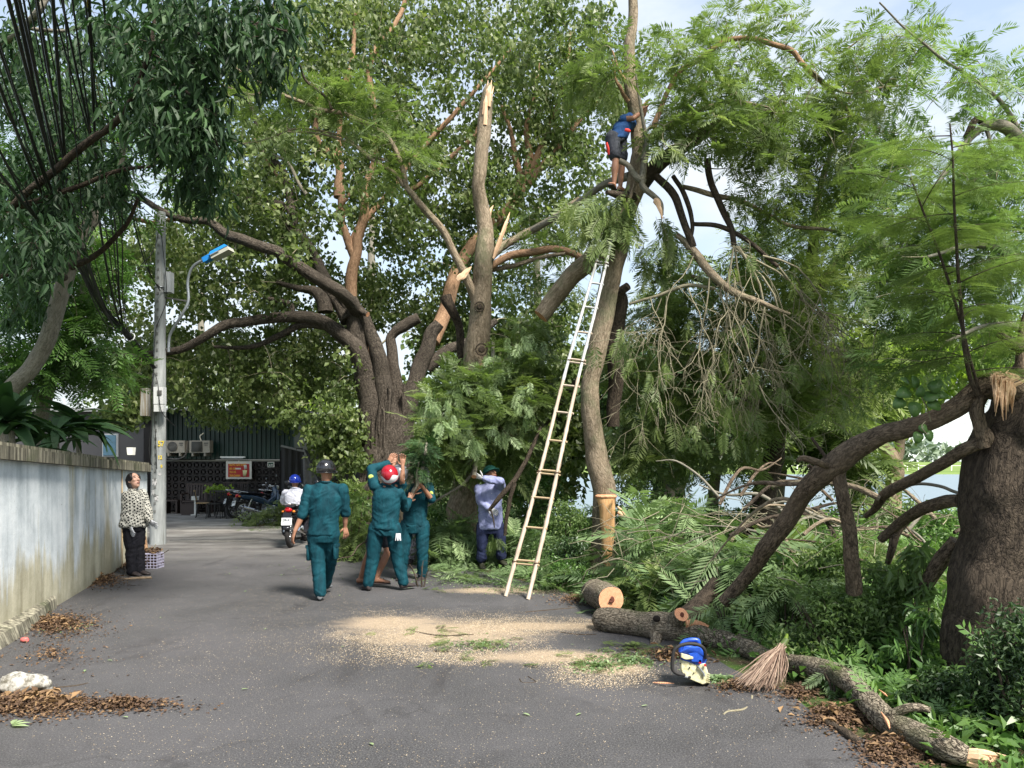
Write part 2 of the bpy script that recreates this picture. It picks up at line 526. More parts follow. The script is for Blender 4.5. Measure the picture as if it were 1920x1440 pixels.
LEAF_OVAL = [quad_leaf(0.48, 0.12, 0.2), quad_leaf(0.5, 0.1, 0.3)]
def scatter(mb, temps, pos, d, nrm, size, tint, mat=0, clear=False):
    """one blade or frond per row of pos, along d, facing nrm"""
    pos, d, nrm = (np.asarray(x, float) for x in (pos, d, nrm))
    n = len(pos)
    if n == 0: return
    size = np.full(n, size, float) if np.isscalar(size) else size
    tint = np.full(n, tint, float) if np.isscalar(tint) else tint
    if clear:
        dn = d / (np.linalg.norm(d, axis=1)[:, None] + 1e-9)
        k = open_view(pos) & open_view(pos + dn * np.minimum(size, 1)[:, None])
        pos, d, nrm, size, tint = pos[k], d[k], nrm[k], size[k], tint[k]; n = len(pos)
    d = d / (np.linalg.norm(d, axis=1)[:, None] + 1e-9)
    y = np.cross(nrm, d); y /= np.linalg.norm(y, axis=1)[:, None] + 1e-9
    z = np.cross(d, y)
    pick = RNG.integers(0, len(temps), n)
    for k, (tv, tf) in enumerate(temps):
        i = np.where(pick == k)[0]
        if not len(i): continue
        V = tv[None, :, 0, None] * d[i][:, None] + tv[None, :, 1, None] * y[i][:, None] + tv[None, :, 2, None] * z[i][:, None]
        V = pos[i][:, None] + V * size[i][:, None, None]
        fc = (tf[None] + (np.arange(len(i)) * len(tv))[:, None, None]).reshape(-1, 4)
        mb.add(V.reshape(-1, 3), fc, mat, tint=np.repeat(np.clip(tint[i], 0, 1), len(tf)))
def rdir(n, bias=(0, 0, 0)):
    v = RNG.normal(size=(n, 3)); v /= np.linalg.norm(v, axis=1)[:, None]
    v = v + np.asarray(bias); return v / (np.linalg.norm(v, axis=1)[:, None] + 1e-9)
def blob_points(regs):
    """cluster centres in ellipses of the photograph given depth: (cx, cy, rx, ry, Y0, Y1, n)"""
    out = []
    for cx, cy, rx, ry, y0, y1, n in regs:
        a = RNG.uniform(0, 2 * np.pi, n); r = np.sqrt(RNG.uniform(0, 1, n)); Y = RNG.uniform(y0, y1, n)
        for k in range(n):
            out.append(P(cx + rx * r[k] * math.cos(a[k]), cy + ry * r[k] * math.sin(a[k]), Y[k]))
    return np.array(out)

class Tree:
    def __init__(s, name, label, cat, base, bark, group=None):
        s.root = thing(name, label, cat, base, group)
        s.bark = bark
        s.nodes = []
        s.clear = True
        s.k = 0
    def limb(s, pts, name='branch', sides=10, capmat=None, lump=0.08, sub=6, mat=None, cap=(True, True), label=None, world=False, nodes=True, lscale=0.3):
        """pts: (px, py, Y, width px)"""
        s.k += 1
        rows = [(*(P(a, b, c) if not world else (a, b, c)), (rpx(w, c) if not world else w)) for a, b, c, w in pts]
        q = smooth_path(rows, sub)
        p, r = q[:, :3].copy(), np.maximum(q[:, 3], 0.004)
        L = np.concatenate([[0], np.cumsum(np.linalg.norm(np.diff(p, axis=0), axis=1))])
        wob = np.stack([fbm(np.stack([L * 1.3, L * 0 + k * 9.7, L * 0 + s.k * 5.1], 1), 3, s.k) for k in range(3)], 1)
        env = np.minimum(1, L / (L[-1] * 0.15 + 1e-6))[:, None]
        p += wob * (0.03 + 0.35 * r[:, None]) * env
        m = MB()
        ms = [mat or s.bark]
        if capmat: ms.append(capmat)
        m.tube(p, r, sides, 0, cap, 1 if capmat else None, lump, lscale, seed=s.k)
        o = m.build(name, ms, s.root, label=label)
        if nodes:
            s.nodes.append(np.hstack([p, r[:, None]]))
        return p, r
    def twigs(s, pts, mat, name='twigs', rmul=1.0, sag=0.12, sides=4, skip=0.0):
        """thin branches from every cluster centre to the nearest wood already there"""
        nodes = np.vstack(s.nodes)
        d0 = np.array([np.min(np.linalg.norm(nodes[:, :3] - p, axis=1)) for p in pts])
        order = np.argsort(d0)
        m = MB()
        cap = len(nodes) + len(pts) * 5
        A = np.zeros((cap, 4)); A[:len(nodes)] = nodes; n = len(nodes)
        D = np.zeros((len(pts), 3))
        for i in order:
            p = pts[i]
            dd = np.linalg.norm(A[:n, :3] - p, axis=1)
            j = int(np.argmin(dd + 0.0))
            a = A[j, :3]; L = dd[j]
            r1 = 0.0035 * rmul
            r0 = min(A[j, 3] * 0.8, (0.004 + 0.009 * L) * rmul)
            side = rdir(1)[0] * L * 0.16
            t = np.linspace(0, 1, 5)[:, None]
            q = a + (p - a) * t + side * np.sin(t * np.pi) + np.array([0, 0, sag * L]) * np.sin(t * np.pi)
            if RNG.uniform() >= skip:
                m.tube(q, np.linspace(r0, r1, 5), sides, cap=(False, False))
            A[n:n + 4, :3] = q[1:]; A[n:n + 4, 3] = np.linspace(r0, r1, 5)[1:]; n += 4
            D[i] = N(q[-1] - q[-2])
        m.build(name, mat, s.root, kind='stuff')
        return D
    def crown(s, pts, dirs, kind, mat, per=60, rad=0.45, size=(0.10, 0.15), name='crown', tb=0.0):
        m = MB(); CL = s.clear
        n = len(pts) * per
        c = np.repeat(pts, per, axis=0)
        dd = np.repeat(dirs, per, axis=0)
        ct = np.repeat(RNG.normal(0, 0.16, len(pts)), per)
        if kind == 'broad':
            off = rdir(n) * (RNG.uniform(0, 1, n) ** 0.5 * rad)[:, None] * np.array([1, 1, 0.75])
            d = rdir(n, (0, 0, -0.9)); nn = rdir(n, (0, 0, 0.9))
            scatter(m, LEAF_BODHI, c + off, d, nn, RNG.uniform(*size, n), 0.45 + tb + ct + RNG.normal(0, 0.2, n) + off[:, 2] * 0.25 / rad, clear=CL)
        elif kind in ('frond', 'fine', 'low', 'hang'):
            a = RNG.uniform(0, 2 * np.pi, n)
            up = -1.2 if kind == 'hang' else RNG.uniform(-0.5, 0.5, n)
            d = np.stack([np.cos(a), np.sin(a), 0 * a + up], 1) + dd * 0.7
            nn = rdir(n, (0, 0, 1.6))
            off = rdir(n) * (RNG.uniform(0, 1, n) * rad)[:, None]
            tm = {'frond': FRONDS, 'fine': FRONDS_FINE, 'low': FRONDS_LOW, 'hang': FRONDS}[kind]
            scatter(m, tm, c + off, d, nn, RNG.uniform(*size, n), 0.45 + tb + ct + RNG.normal(0, 0.16, n), clear=CL)
        elif kind == 'long':
            a = RNG.uniform(0, 2 * np.pi, n)
            d = np.stack([np.cos(a), np.sin(a), RNG.uniform(-2.2, 0.1, n)], 1) + dd * 0.4
            nn = rdir(n, (0, 0, 1.2))
            off = rdir(n) * (RNG.uniform(0, 1, n) * rad)[:, None]
            scatter(m, LEAF_LONG, c + off, d, nn, RNG.uniform(*size, n), 0.42 + tb + ct + RNG.normal(0, 0.2, n), clear=CL)
        elif kind == 'oval':
            off = rdir(n) * (RNG.uniform(0, 1, n) ** 0.5 * rad)[:, None]
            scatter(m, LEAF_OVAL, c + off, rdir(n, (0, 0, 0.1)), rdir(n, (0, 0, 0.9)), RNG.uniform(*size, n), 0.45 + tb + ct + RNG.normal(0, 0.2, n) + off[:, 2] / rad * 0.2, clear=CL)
        return m.build(name, mat, s.root, smooth=False, kind='stuff')

# ============================================================ SETTING
def edge_x(Y):
    """right edge of the asphalt"""
    ys = [-12, 2.5, 3.9, 5.2, 6.8, 8.6, 9.96, 10.7, 13.2, 15.5, 19.5, 21.5, 60]
    xs = [3.4, 2.6, 2.12, 1.95, 1.45, 0.95, 0.3, -0.2, -1.2, -2.6, -4.6, -5.6, -6]
    return np.interp(Y, ys, xs)
def wall_x(Y):
    ys = [-12, 2.0, 6.8, 9.0, 11.5, 13.2]
    xs = [-2.4, -3.4, -4.66, -5.3, -6.03, -6.45]
    return np.interp(Y, ys, xs)
def ss(x, a, b):
    t = np.clip((x - a) / (b - a), 0, 1); return t * t * (3 - 2 * t)
def ground_z(X, Y):
    right = X - edge_x(Y)
    z = -0.25 * ss(right, 1.2, 5) * (1 - ss(Y, 22, 30))
    lake = ss(Y, 25, 29) * ss(X, -1.0, 2.5) * (1 - ss(Y, 163, 172))
    z = z - 2.0 * lake
    z = z + 2.3 * ss(Y, 168, 250)
    return z
gx = np.concatenate([-np.geomspace(900, 12, 26), np.linspace(-11.6, 14, 90), np.geomspace(14.6, 900, 28)])
gy = np.concatenate([np.linspace(-40, -4, 10), np.linspace(-3.5, 34, 90), np.geomspace(35, 160, 20), np.linspace(162, 260, 18), np.geomspace(280, 2500, 16)])
XX, YY = np.meshgrid(gx, gy)
ZZ = ground_z(XX, YY)
pp = np.stack([XX, YY, ZZ], -1).reshape(-1, 3)
soft = (XX - edge_x(YY) > 0.5).ravel() | (XX < np.where(YY < 13.2, wall_x(YY) - 0.5, -17.6)).ravel()
pp[:, 2] += np.where(soft, 0.05 * fbm(pp * np.array([1.1, 1.1, 0]), 3, 3), 0) - 0.004
nx = len(gx)
a = (np.arange(len(gy) - 1)[:, None] * nx + np.arange(nx - 1)[None]).reshape(-1)
def ground_b(t, b):
    v = vec(t)
    n = noise_n(t, v, 1.6, 6, 0.65); n2 = noise_n(t, v, 26, 4, 0.7)
    soil = ramp(t, n2, [(0.3, (0.030, 0.022, 0.015)), (0.55, (0.075, 0.055, 0.036)), (0.8, (0.15, 0.115, 0.075))])
    green = ramp(t, noise_n(t, v, 9, 5, 0.7), [(0.3, (0.020, 0.045, 0.012)), (0.7, (0.075, 0.13, 0.03))])
    c = mixc(t, mrange(t, n, 0.38, 0.55), soil, green)
    sep = t.nodes.new('ShaderNodeSeparateXYZ'); t.links.new(v, sep.inputs[0])
    field = ramp(t, noise_n(t, vec(t, 'obj', (0.006, 0.09, 0.09)), 3, 5, 0.6), [(0.3, (0.10, 0.16, 0.045)), (0.6, (0.17, 0.23, 0.07)), (0.8, (0.22, 0.26, 0.11))])
    c = mixc(t, mrange(t, sep.outputs['Y'], 120, 166), c, field)
    t.links.new(c, b.inputs['Base Color'])
    bump(t, b, n2, 0.7, 0.03)
M['ground'] = mat('ground', ground_b, rough=0.95, spec=0.1)
MB().add(pp, np.stack([a, a + 1, a + nx + 1, a + nx], 1)).build('ground', M['ground'], kind='structure')

# ---- the asphalt lane and the yard in front of the cafe
def road_b(t, b):
    v = vec(t)
    fine = noise_n(t, v, 95, 4, 0.85)
    med = noise_n(t, v, 5, 6, 0.7)
    big = noise_n(t, v, 0.55, 4, 0.6)
    c = ramp(t, fine, [(0.34, (0.018, 0.0178, 0.019)), (0.5, (0.046, 0.0455, 0.048)), (0.62, (0.13, 0.128, 0.13))])
    c = mixc(t, mrange(t, big, 0.42, 0.60, 0, 0.5), c, (0.085, 0.083, 0.088))
    c = mixc(t, mrange(t, med, 0.56, 0.74, 0, 0.35), c, (0.12, 0.117, 0.118))
    vo = nd(t, 'ShaderNodeTexVoronoi', Scale=52.0); t.links.new(v, vo.inputs['Vector'])
    speck = mrange(t, vo.outputs['Distance'], 0.10, 0.17, 1, 0)
    keep = mrange(t, noise_n(t, v, 2.2, 4, 0.7), 0.36, 0.62, 0.0, 0.8)
    sel = t.nodes.new('ShaderNodeSeparateColor'); t.links.new(vo.outputs['Color'], sel.inputs[0])
    speck = math_n(t, 'MULTIPLY', math_n(t, 'MULTIPLY', speck, keep), mrange(t, sel.outputs[0], 0.55, 0.6))
    c = mixc(t, speck, c, (0.42, 0.38, 0.28))
    # cracks and repairs
    cv = nd(t, 'ShaderNodeTexVoronoi', Scale=0.55); cv.feature = 'DISTANCE_TO_EDGE'
    dv = t.nodes.new('ShaderNodeVectorMath'); dv.operation = 'MULTIPLY_ADD'
    dn = nd(t, 'ShaderNodeTexNoise', Scale=1.7, Detail=6.0); t.links.new(v, dn.inputs['Vector'])
    t.links.new(dn.outputs['Color'], dv.inputs[0]); dv.inputs[1].default_value = (1.1, 1.1, 0); t.links.new(v, dv.inputs[2]); t.links.new(dv.outputs[0], cv.inputs['Vector'])
    crack = math_n(t, 'MULTIPLY', mrange(t, cv.outputs['Distance'], 0.0, 0.012, 1, 0), mrange(t, noise_n(t, v, .8, 2), .48, .6))
    c = mixc(t, math_n(t, 'MULTIPLY', crack, .35), c, (0.015, 0.014, 0.014))
    stain = mrange(t, noise_n(t, vec(t, 'obj', (1.2, .5, 1)), 1.1, 5, .7, .8), .54, .68, 0, .5)
    c = mixc(t, stain, c, (0.026, 0.024, 0.025))
    # sawdust trodden into the surface, where it lies
    dust = None
    for cx_, cy_, rx_, ry_ in ((-.62, 7.1, 1.25, .75), (.25, 7.35, .95, .28), (.35, 6.2, .9, .3), (-.1, 9.45, 1.0, .3), (-1.2, 7.5, .8, .5), (.75, 5.85, .45, .25)):
        mp = t.nodes.new('ShaderNodeMapping'); mp.vector_type = 'TEXTURE'; mp.inputs['Location'].default_value = (cx_, cy_, 0); mp.inputs['Scale'].default_value = (rx_, ry_, 1); t.links.new(v, mp.inputs[0])
        ln = t.nodes.new('ShaderNodeVectorMath'); ln.operation = 'LENGTH'; t.links.new(mp.outputs[0], ln.inputs[0])
        q = mrange(t, ln.outputs['Value'], .35, 1.35, 1, 0)
        dust = q if dust is None else math_n(t, 'MAXIMUM', dust, q)
    dn2 = math_n(t, 'ADD', math_n(t, 'MULTIPLY', noise_n(t, vec(t, 'obj', (1, 1.6, 1)), 3.2, 6, .7), .9), math_n(t, 'MULTIPLY', noise_n(t, v, 60, 3, .8), .7))
    dm = mrange(t, math_n(t, 'ADD', dust, dn2), 1.28, 1.75, 0, .75)
    c = mixc(t, dm, c, ramp(t, noise_n(t, v, 120, 2, .7), [(.35, (.24, .18, .12)), (.65, (.50, .40, .28))]))
    # old concrete showing through near the cafe, bright light there put into its colour
    sep = t.nodes.new('ShaderNodeSeparateXYZ'); t.links.new(v, sep.inputs[0])
    far = mrange(t, sep.outputs['Y'], 12, 18.5)
    lit_conc = ramp(t, noise_n(t, vec(t, 'obj', (0.6, 1.6, 1)), 1.4, 7, 0.65), [(0.38, (0.13, 0.12, 0.11)), (0.5, (0.24, 0.225, 0.20)), (0.66, (0.42, 0.41, 0.38))])
    c = mixc(t, math_n(t, 'MULTIPLY', far, 0.85), c, lit_conc)
    t.links.new(c, b.inputs['Base Color'])
    t.links.new(mrange(t, big, 0.35, 0.65, 0.55, 0.8), b.inputs['Roughness'])
    bump(t, b, math_n(t, 'ADD', fine, math_n(t, 'MULTIPLY', med, 0.8)), 0.55, 0.008)
M['road'] = mat('asphalt', road_b, rough=0.7, spec=0.35)
ys = np.concatenate([np.linspace(-12, 25, 150)])
rows = []
for i, Y in enumerate(ys):
    xr = edge_x(Y) + 0.10 * float(fbm(np.array([[Y * 1.7, 0, 5]]), 3, 8)[0])
    xl = wall_x(Y) - 0.05 if Y < 13.2 else -17.0
    rows.append([[xl + (xr - xl) * k / 24, Y, 0.0] for k in range(25)])
rv = np.array(rows).reshape(-1, 3)
a = (np.arange(len(ys) - 1)[:, None] * 25 + np.arange(24)[None]).reshape(-1)
MB().add(rv, np.stack([a, a + 1, a + 26, a + 25], 1)).build('road', M['road'], kind='structure')
# patch of worn concrete beside the pole
m = MB()
cx, cy = G(400, 1014)[:2]
th = np.linspace(0, 2 * np.pi, 28, endpoint=False)
rr = 1 + 0.25 * fbm(np.stack([np.cos(th) * 1.5, np.sin(th) * 1.5, th * 0], 1), 2, 4)
m.poly(np.stack([cx + 0.85 * rr * np.cos(th), cy + 0.22 * rr * np.sin(th), th * 0 + 0.004], 1), 0.006, (0, 0, 1))
M['conc_patch'] = mat('concrete patch', lambda t, b: t.links.new(ramp(t, noise_n(t, vec(t), 9, 6, .7), [(0.3, (.10, .097, .09)), (.7, (.22, .21, .19))]), b.inputs['Base Color']), rough=0.9)
m.build('concrete_patch', M['conc_patch'], kind='structure')

# ---- lake
def water_b(t, b):
    v = vec(t, 'obj', (0.5, 2.2, 1))
    n = noise_n(t, v, 1.6, 5, 0.6)
    bump(t, b, n, 0.35, 0.05)
M['water'] = mat('water', water_b, col=(0.15, 0.20, 0.23), rough=0.35, spec=0.35)
MB().add([[-20, 24, -0.75], [420, 24, -0.75], [420, 171, -0.75], [-20, 171, -0.75]], [[0, 1, 2, 3]]).build('lake_water', M['water'], kind='structure')

# ---- far shore: low dark wood, white apartment towers, white fence
m = MB()
n = 5200
xs = RNG.uniform(-60, 420, n); hgt = 7 + 3.0 * fbm(np.stack([xs * 0.03, xs * 0, xs * 0], 1), 3, 2)
zs = 2.2 + RNG.uniform(0, 1, n) ** 0.8 * hgt
scatter(m, LEAF1, np.stack([xs, RNG.uniform(300, 330, n), zs], 1), rdir(n), rdir(n, (0, -1, 0.7)), RNG.uniform(2, 4, n), RNG.uniform(0.2, 0.9, n))
M['far_leaf'] = leaf_mat('far_wood_leaf', (0.10, 0.15, 0.11), (0.16, 0.21, 0.15), (0.22, 0.28, 0.19), 0.2, 0.8)
m.build('far_shore_trees', M['far_leaf'], smooth=False, kind='stuff')
M['render_white'] = mat('white render', col=(0.62, 0.64, 0.67), rough=0.8)
M['window_grey'] = mat('window grey', col=(0.50, 0.54, 0.58), rough=0.3)
def tower(px, w, top, Y, label, nwin, rows_):
    c = P(px, 860, Y); W = w / F * Y; z1 = P(px, top, Y)[2]
    t = thing('apartment_tower', label, 'building', (c[0], Y, 2.2), 'apartment towers beyond the lake')
    MB().box((c[0], Y + 6, 2.2 + z1 / 2), (W, 12, z1)).box((c[0] - W * .2, Y + 5, 2.2 + z1 + 1.5), (W * .25, 6, 3)).build('wall', M['render_white'], t, False)
    me = None
    for i in range(nwin):
        for j in range(rows_):
            x = c[0] - W / 2 + W * (i + .5) / nwin; z = 2.2 + z1 * (j + .6) / (rows_ + .4)
            if me is None:
                mm = MB().box((0, 0, 0), (W / nwin * .5, .3, z1 / rows_ * .5)); me = mm.mesh('window', False); me.materials.append(M['window_grey'])
            link('window', me, t, (x, Y - .05, z))
tower(1705, 62, 792, 520, 'broad white apartment tower beyond the lake, between the tan forked tree and the tallest tower', 8, 9)
tower(1785, 74, 772, 560, 'tallest white apartment tower beyond the lake, nearest the huge dark trunk', 9, 11)
tower(1640, 40, 812, 600, 'small white apartment tower beyond the lake, mostly behind the tan forked tree', 5, 8)
t = thing('shore_fence', 'white post fence along the grassy far shore of the lake', 'fence', (P(1700, 868, 176)[0], 176, 0))
M['fence_white'] = mat('fence white', col=(0.8, 0.8, 0.78))
mp = MB().box((0, 0, 0.7), (.18, .12, 1.5)); mpm = mp.mesh('post', False); mpm.materials.append(M['fence_white'])
for k in range(34):
    X = 62 + k * 2.6
    link('post', mpm, t, (X, 176, ground_z(np.array([X]), np.array([176.]))[0]))
MB().box((105, 176, ground_z(np.array([105.]), np.array([176.]))[0] + 1.15), (88, .06, .1)).build('rail', M['fence_white'], t, False)

# ============================================================ LEFT BOUNDARY WALL
def plaster_b(t, b):
    v = vec(t)
    streak = math_n(t, 'ADD', math_n(t, 'MULTIPLY', noise_n(t, vec(t, 'obj', (6, 3.2, 0.30)), 1.0, 6, 0.6), .6), math_n(t, 'MULTIPLY', noise_n(t, v, 2.4, 6, .7), .4))
    streak2 = noise_n(t, vec(t, 'obj', (2.2, 1.5, 0.25)), 1.0, 6, 0.7, .5)
    sep = t.nodes.new('ShaderNodeSeparateXYZ'); t.links.new(v, sep.inputs[0])
    low = mrange(t, sep.outputs['Z'], 0.0, 0.85, 1, 0)
    c = ramp(t, streak, [(0.38, (0.40, 0.45, 0.48)), (0.5, (0.60, 0.65, 0.68)), (0.60, (0.78, 0.82, 0.84))])
    g = math_n(t, 'ADD', streak2, math_n(t, 'MULTIPLY', low, 0.28))
    c = mixc(t, mrange(t, g, 0.55, 0.66, 0, 0.85), c, ramp(t, streak, [(0.38, (0.27, 0.24, 0.14)), (0.60, (0.56, 0.52, 0.36))]))
    c = mixc(t, mrange(t, math_n(t, 'ADD', low, math_n(t, 'MULTIPLY', noise_n(t, v, 3, 5, .7), .7)), 1.15, 1.5, 0, 0.7), c, (0.17, 0.155, 0.11))
    spot = noise_n(t, v, 40, 3, 0.6)
    c = mixc(t, mrange(t, spot, 0.68, 0.74, 0, 0.6), c, (0.07, 0.06, 0.045))
    t.links.new(c, b.inputs['Base Color'])
    bump(t, b, math_n(t, 'ADD', noise_n(t, v, 12, 6, .7), streak), 0.35, 0.012)
M['plaster'] = mat('weathered blue-grey plaster', plaster_b, rough=0.85, spec=0.2)
def coping_b(t, b):
    v = vec(t)
    s_ = noise_n(t, vec(t, 'obj', (16, 16, 1.2)), 1.0, 5, 0.7)
    c = ramp(t, s_, [(0.36, (0.06, 0.056, 0.045)), (0.5, (0.15, 0.142, 0.11)), (0.64, (0.36, 0.34, 0.26))])
    c = mixc(t, mrange(t, noise_n(t, v, 2.5, 4), .5, .65, 0, .5), c, (0.06, 0.075, 0.035))
    t.links.new(c, b.inputs['Base Color']); bump(t, b, noise_n(t, v, 20, 5, .7), 0.5, 0.01)
M['coping'] = mat('mossy coping', coping_b, rough=0.95, spec=0.1)
wy = np.concatenate([np.linspace(-8, 13.2, 56)])
wx = wall_x(wy)
wtop = np.interp(wy, [2, 6.8, 13.2], [1.98, 1.80, 1.62])
wall = thing('boundary_wall', 'weathered blue-grey plaster wall with mossy concrete coping along the left of the lane', 'wall', (wall_x(7), 7, 0))
def strip(y, xo, xi, z0, z1, name, m_):
    """a solid running along the wall between offsets xo < xi from its face"""
    n = len(y)
    V = np.zeros((n, 4, 3))
    for k, (dx, z) in enumerate(((xi, z0), (xi, z1), (xo, z1), (xo, z0))):
        V[:, k] = np.stack([wall_x(y) + dx, y, z if np.ndim(z) else np.full(n, z)], 1)
    a = np.arange(n - 1)[:, None] * 4; j = np.arange(4)[None]; j2 = (j + 1) % 4
    f = np.stack([a + j, a + 4 + j, a + 4 + j2, a + j2], -1).reshape(-1, 4)
    e = np.array([[0, 1, 2, 3], [4 * n - 1, 4 * n - 2, 4 * n - 3, 4 * n - 4]])
    return MB().add(V.reshape(-1, 3), np.vstack([f, e])).build(name, m_, wall, False)
strip(wy, -0.22, 0.0, 0.0, wtop - 0.16, 'plaster_face', M['plaster'])
strip(wy, -0.26, 0.07, wtop - 0.158, wtop - 0.035, 'coping', M['coping'])
strip(wy, -0.22, 0.035, wtop - 0.033, wtop, 'coping_cap', M['coping'])
# low footing kerb that runs out at the foot of the wall
m = MB()
fy = np.linspace(2, 8.3, 30)
V = np.zeros((30, 4, 3))
for k, (dx, z) in enumerate(((.15, 0), (.11, .11), (.003, .14), (.003, 0))):
    V[:, k] = np.stack([wall_x(fy) + dx * (1 - ss(fy, 7.3, 8.3) * .8) + .015 * fbm(np.stack([fy * 3, fy * 0, fy * 0 + k], 1), 2), fy, np.full(30, z)], 1)
a = np.arange(29)[:, None] * 4; j = np.arange(4)[None]; j2 = (j + 1) % 4
f = np.stack([a + j, a + 4 + j, a + 4 + j2, a + j2], -1).reshape(-1, 4)
m.add(V.reshape(-1, 3), np.vstack([f, [[0, 1, 2, 3], [119, 118, 117, 116]]])).build('footing_kerb', M['coping'], wall, False)

# ============================================================ CAFE BUILDING
BY = 25.0
def BX(px): return P(px, 900, BY)[0]
def BZ(py): return P(960, py, BY)[2]
cafe = thing('cafe_building', 'cafe with green corrugated upper wall over a dark openwork block wall', 'building', (BX(400), BY, 0))
def green_b(t, b):
    v = vec(t)
    n = noise_n(t, vec(t, 'obj', (3, 3, .5)), 1.5, 5, .6)
    t.links.new(ramp(t, n, [(.3, (0.003, 0.017, 0.014)), (.6, (0.006, 0.033, 0.027)), (.85, (0.02, 0.06, 0.045))]), b.inputs['Base Color'])  # green darkened: shade of the trees is put into the colour
M['green_metal'] = mat('green corrugated metal', green_b, rough=0.42, spec=0.5)
M['grey_metal'] = mat('grey corrugated metal', col=(0.05, 0.05, 0.056), rough=0.5)
M['dark_block'] = mat('dark glazed block', lambda t, b: t.links.new(ramp(t, noise_n(t, vec(t), 5, 4, .6), [(.3, (.012, .010, .010)), (.7, (.034, .027, .027))]), b.inputs['Base Color']), rough=0.5, spec=0.4)  # dark blocks, made darker still with tree shade in their colour
M['black'] = mat('dark interior', col=(0.012, 0.011, 0.012), rough=0.9)
M['roof'] = mat('pale metal roof', col=(0.26, 0.27, 0.28), rough=0.5)
zsplit, zroof = BZ(862), BZ(768)
x0, x1 = BX(205), BX(546)
pan = 0.62
me = None
k = 0
x = x0
def corr_mesh(w, h, pitch=0.155, d=0.035):
    m = MB(); n = int(round(w / pitch)); V = []
    for i in range(n):
        a = i * pitch
        for xx, yy in ((0, 0), (.3, 0), (.45, -1), (.85, -1)):
            V.append([a + xx * pitch, yy * d])
    V.append([n * pitch, 0])
    V = np.array(V); c = len(V)
    front = np.array([[x_, y_, z] for z in (0, h) for x_, y_ in V])
    back = front + [0, 0.012, 0]
    q = [[i, i + 1, c + i + 1, c + i] for i in range(c - 1)]
    q2 = [[2 * c + i, 3 * c + i, 3 * c + i + 1, 2 * c + i + 1] for i in range(c - 1)]
    e = [[0, c, 3 * c, 2 * c], [c - 1, 3 * c - 1, 4 * c - 1, 2 * c - 1][::1]]
    m.add(np.vstack([front, back]), q + q2 + e)
    return m.mesh('corrugated_panel', False)
me = corr_mesh(pan, zroof - zsplit - 0.02); me.materials.append(M['green_metal'])
while x < x1 - 0.1:
    o = link('corrugated_panel', me, cafe, (x, BY - 0.02 - 0.004 * (k % 2), zsplit + 0.02)); x += pan; k += 1
MB().box(((x0 + x1) / 2, BY + 4, zsplit / 2 + 0.0), (x1 - x0 - 0.1, 7.6, zsplit)).build('rear_mass', M['black'], cafe, False)
MB().box(((x0 + x1) / 2, BY + 4.06, (zsplit + zroof) / 2), (x1 - x0 - 0.1, 7.9, zroof - zsplit - .1)).build('upper_mass', M['grey_metal'], cafe, False)
m = MB(); m.box(((x0 + x1) / 2, BY + 3.8, zroof + 0.10), (x1 - x0 + .6, 9.0, 0.06), rotx(0.03)); m.build('roof', M['roof'], cafe, False)
MB().box(((BX(290) + x1) / 2, BY - .06, zsplit - .03), (x1 - BX(290), .09, .05)).build('sill_rail', mat('rusty rail', col=(.20, .20, .17), rough=.6), cafe, False)
# openwork blocks
bs = 0.232
def block_mesh(s_, d=0.09):
    m = MB(); w = s_ * .97; t_ = s_ * .10
    for c, sz in (((0, 0, (w - t_) / 2), (w, d, t_)), ((0, 0, -(w - t_) / 2), (w, d, t_)), (((w - t_) / 2, 0, 0), (t_, d, w - 2 * t_)), ((-(w - t_) / 2, 0, 0), (t_, d, w - 2 * t_))):
        m.box(c, sz)
    for a_ in (math.pi / 4, -math.pi / 4):
        m.box((0, -.004 * (a_ > 0), 0), (w * 1.12, d * .7, t_ * .8), roty(a_))
    m.box((0, -.01, 0), (w * .34, d * .8, w * .34), roty(math.pi / 4))
    return m.mesh('openwork_block', False)
bm_ = block_mesh(bs); bm_.materials.append(M['dark_block'])
nxb = int((x1 - BX(282)) / bs); nzb = int((zsplit - .05) / bs)
for i in range(nxb):
    for j_ in range(nzb):
        link('openwork_block', bm_, cafe, (x1 - bs * (i + .5), BY - .05, .06 + bs * (j_ + .5)))
# neighbour house with grey wall and window behind the wall
nh = thing('neighbour_house', 'low grey house with a blue window behind the dracaena above the wall', 'building', (P(215, 830, 24)[0], 24, 0))
c = P(170, 830, 24.0)
MB().box((c[0] - .6, 26.5, 1.7), (4.6, 5, 3.4)).build('wall', M['grey_metal'], nh, False)
MB().box((c[0] - .6, 26.4, 3.45), (5.0, 5.6, .1), rotx(.05)).build('roof', M['roof'], nh, False)
wx_ = P(208, 825, 24)[0]
MB().box((wx_, 23.97, 2.2), (.5, .06, .75)).build('window_frame', mat('pale frame', col=(.3, .32, .34)), nh, False)
MB().box((wx_, 23.93, 2.2), (.4, .05, .65)).build('window_pane', mat('blue glass', col=(.07, .15, .22), rough=.15), nh, False)

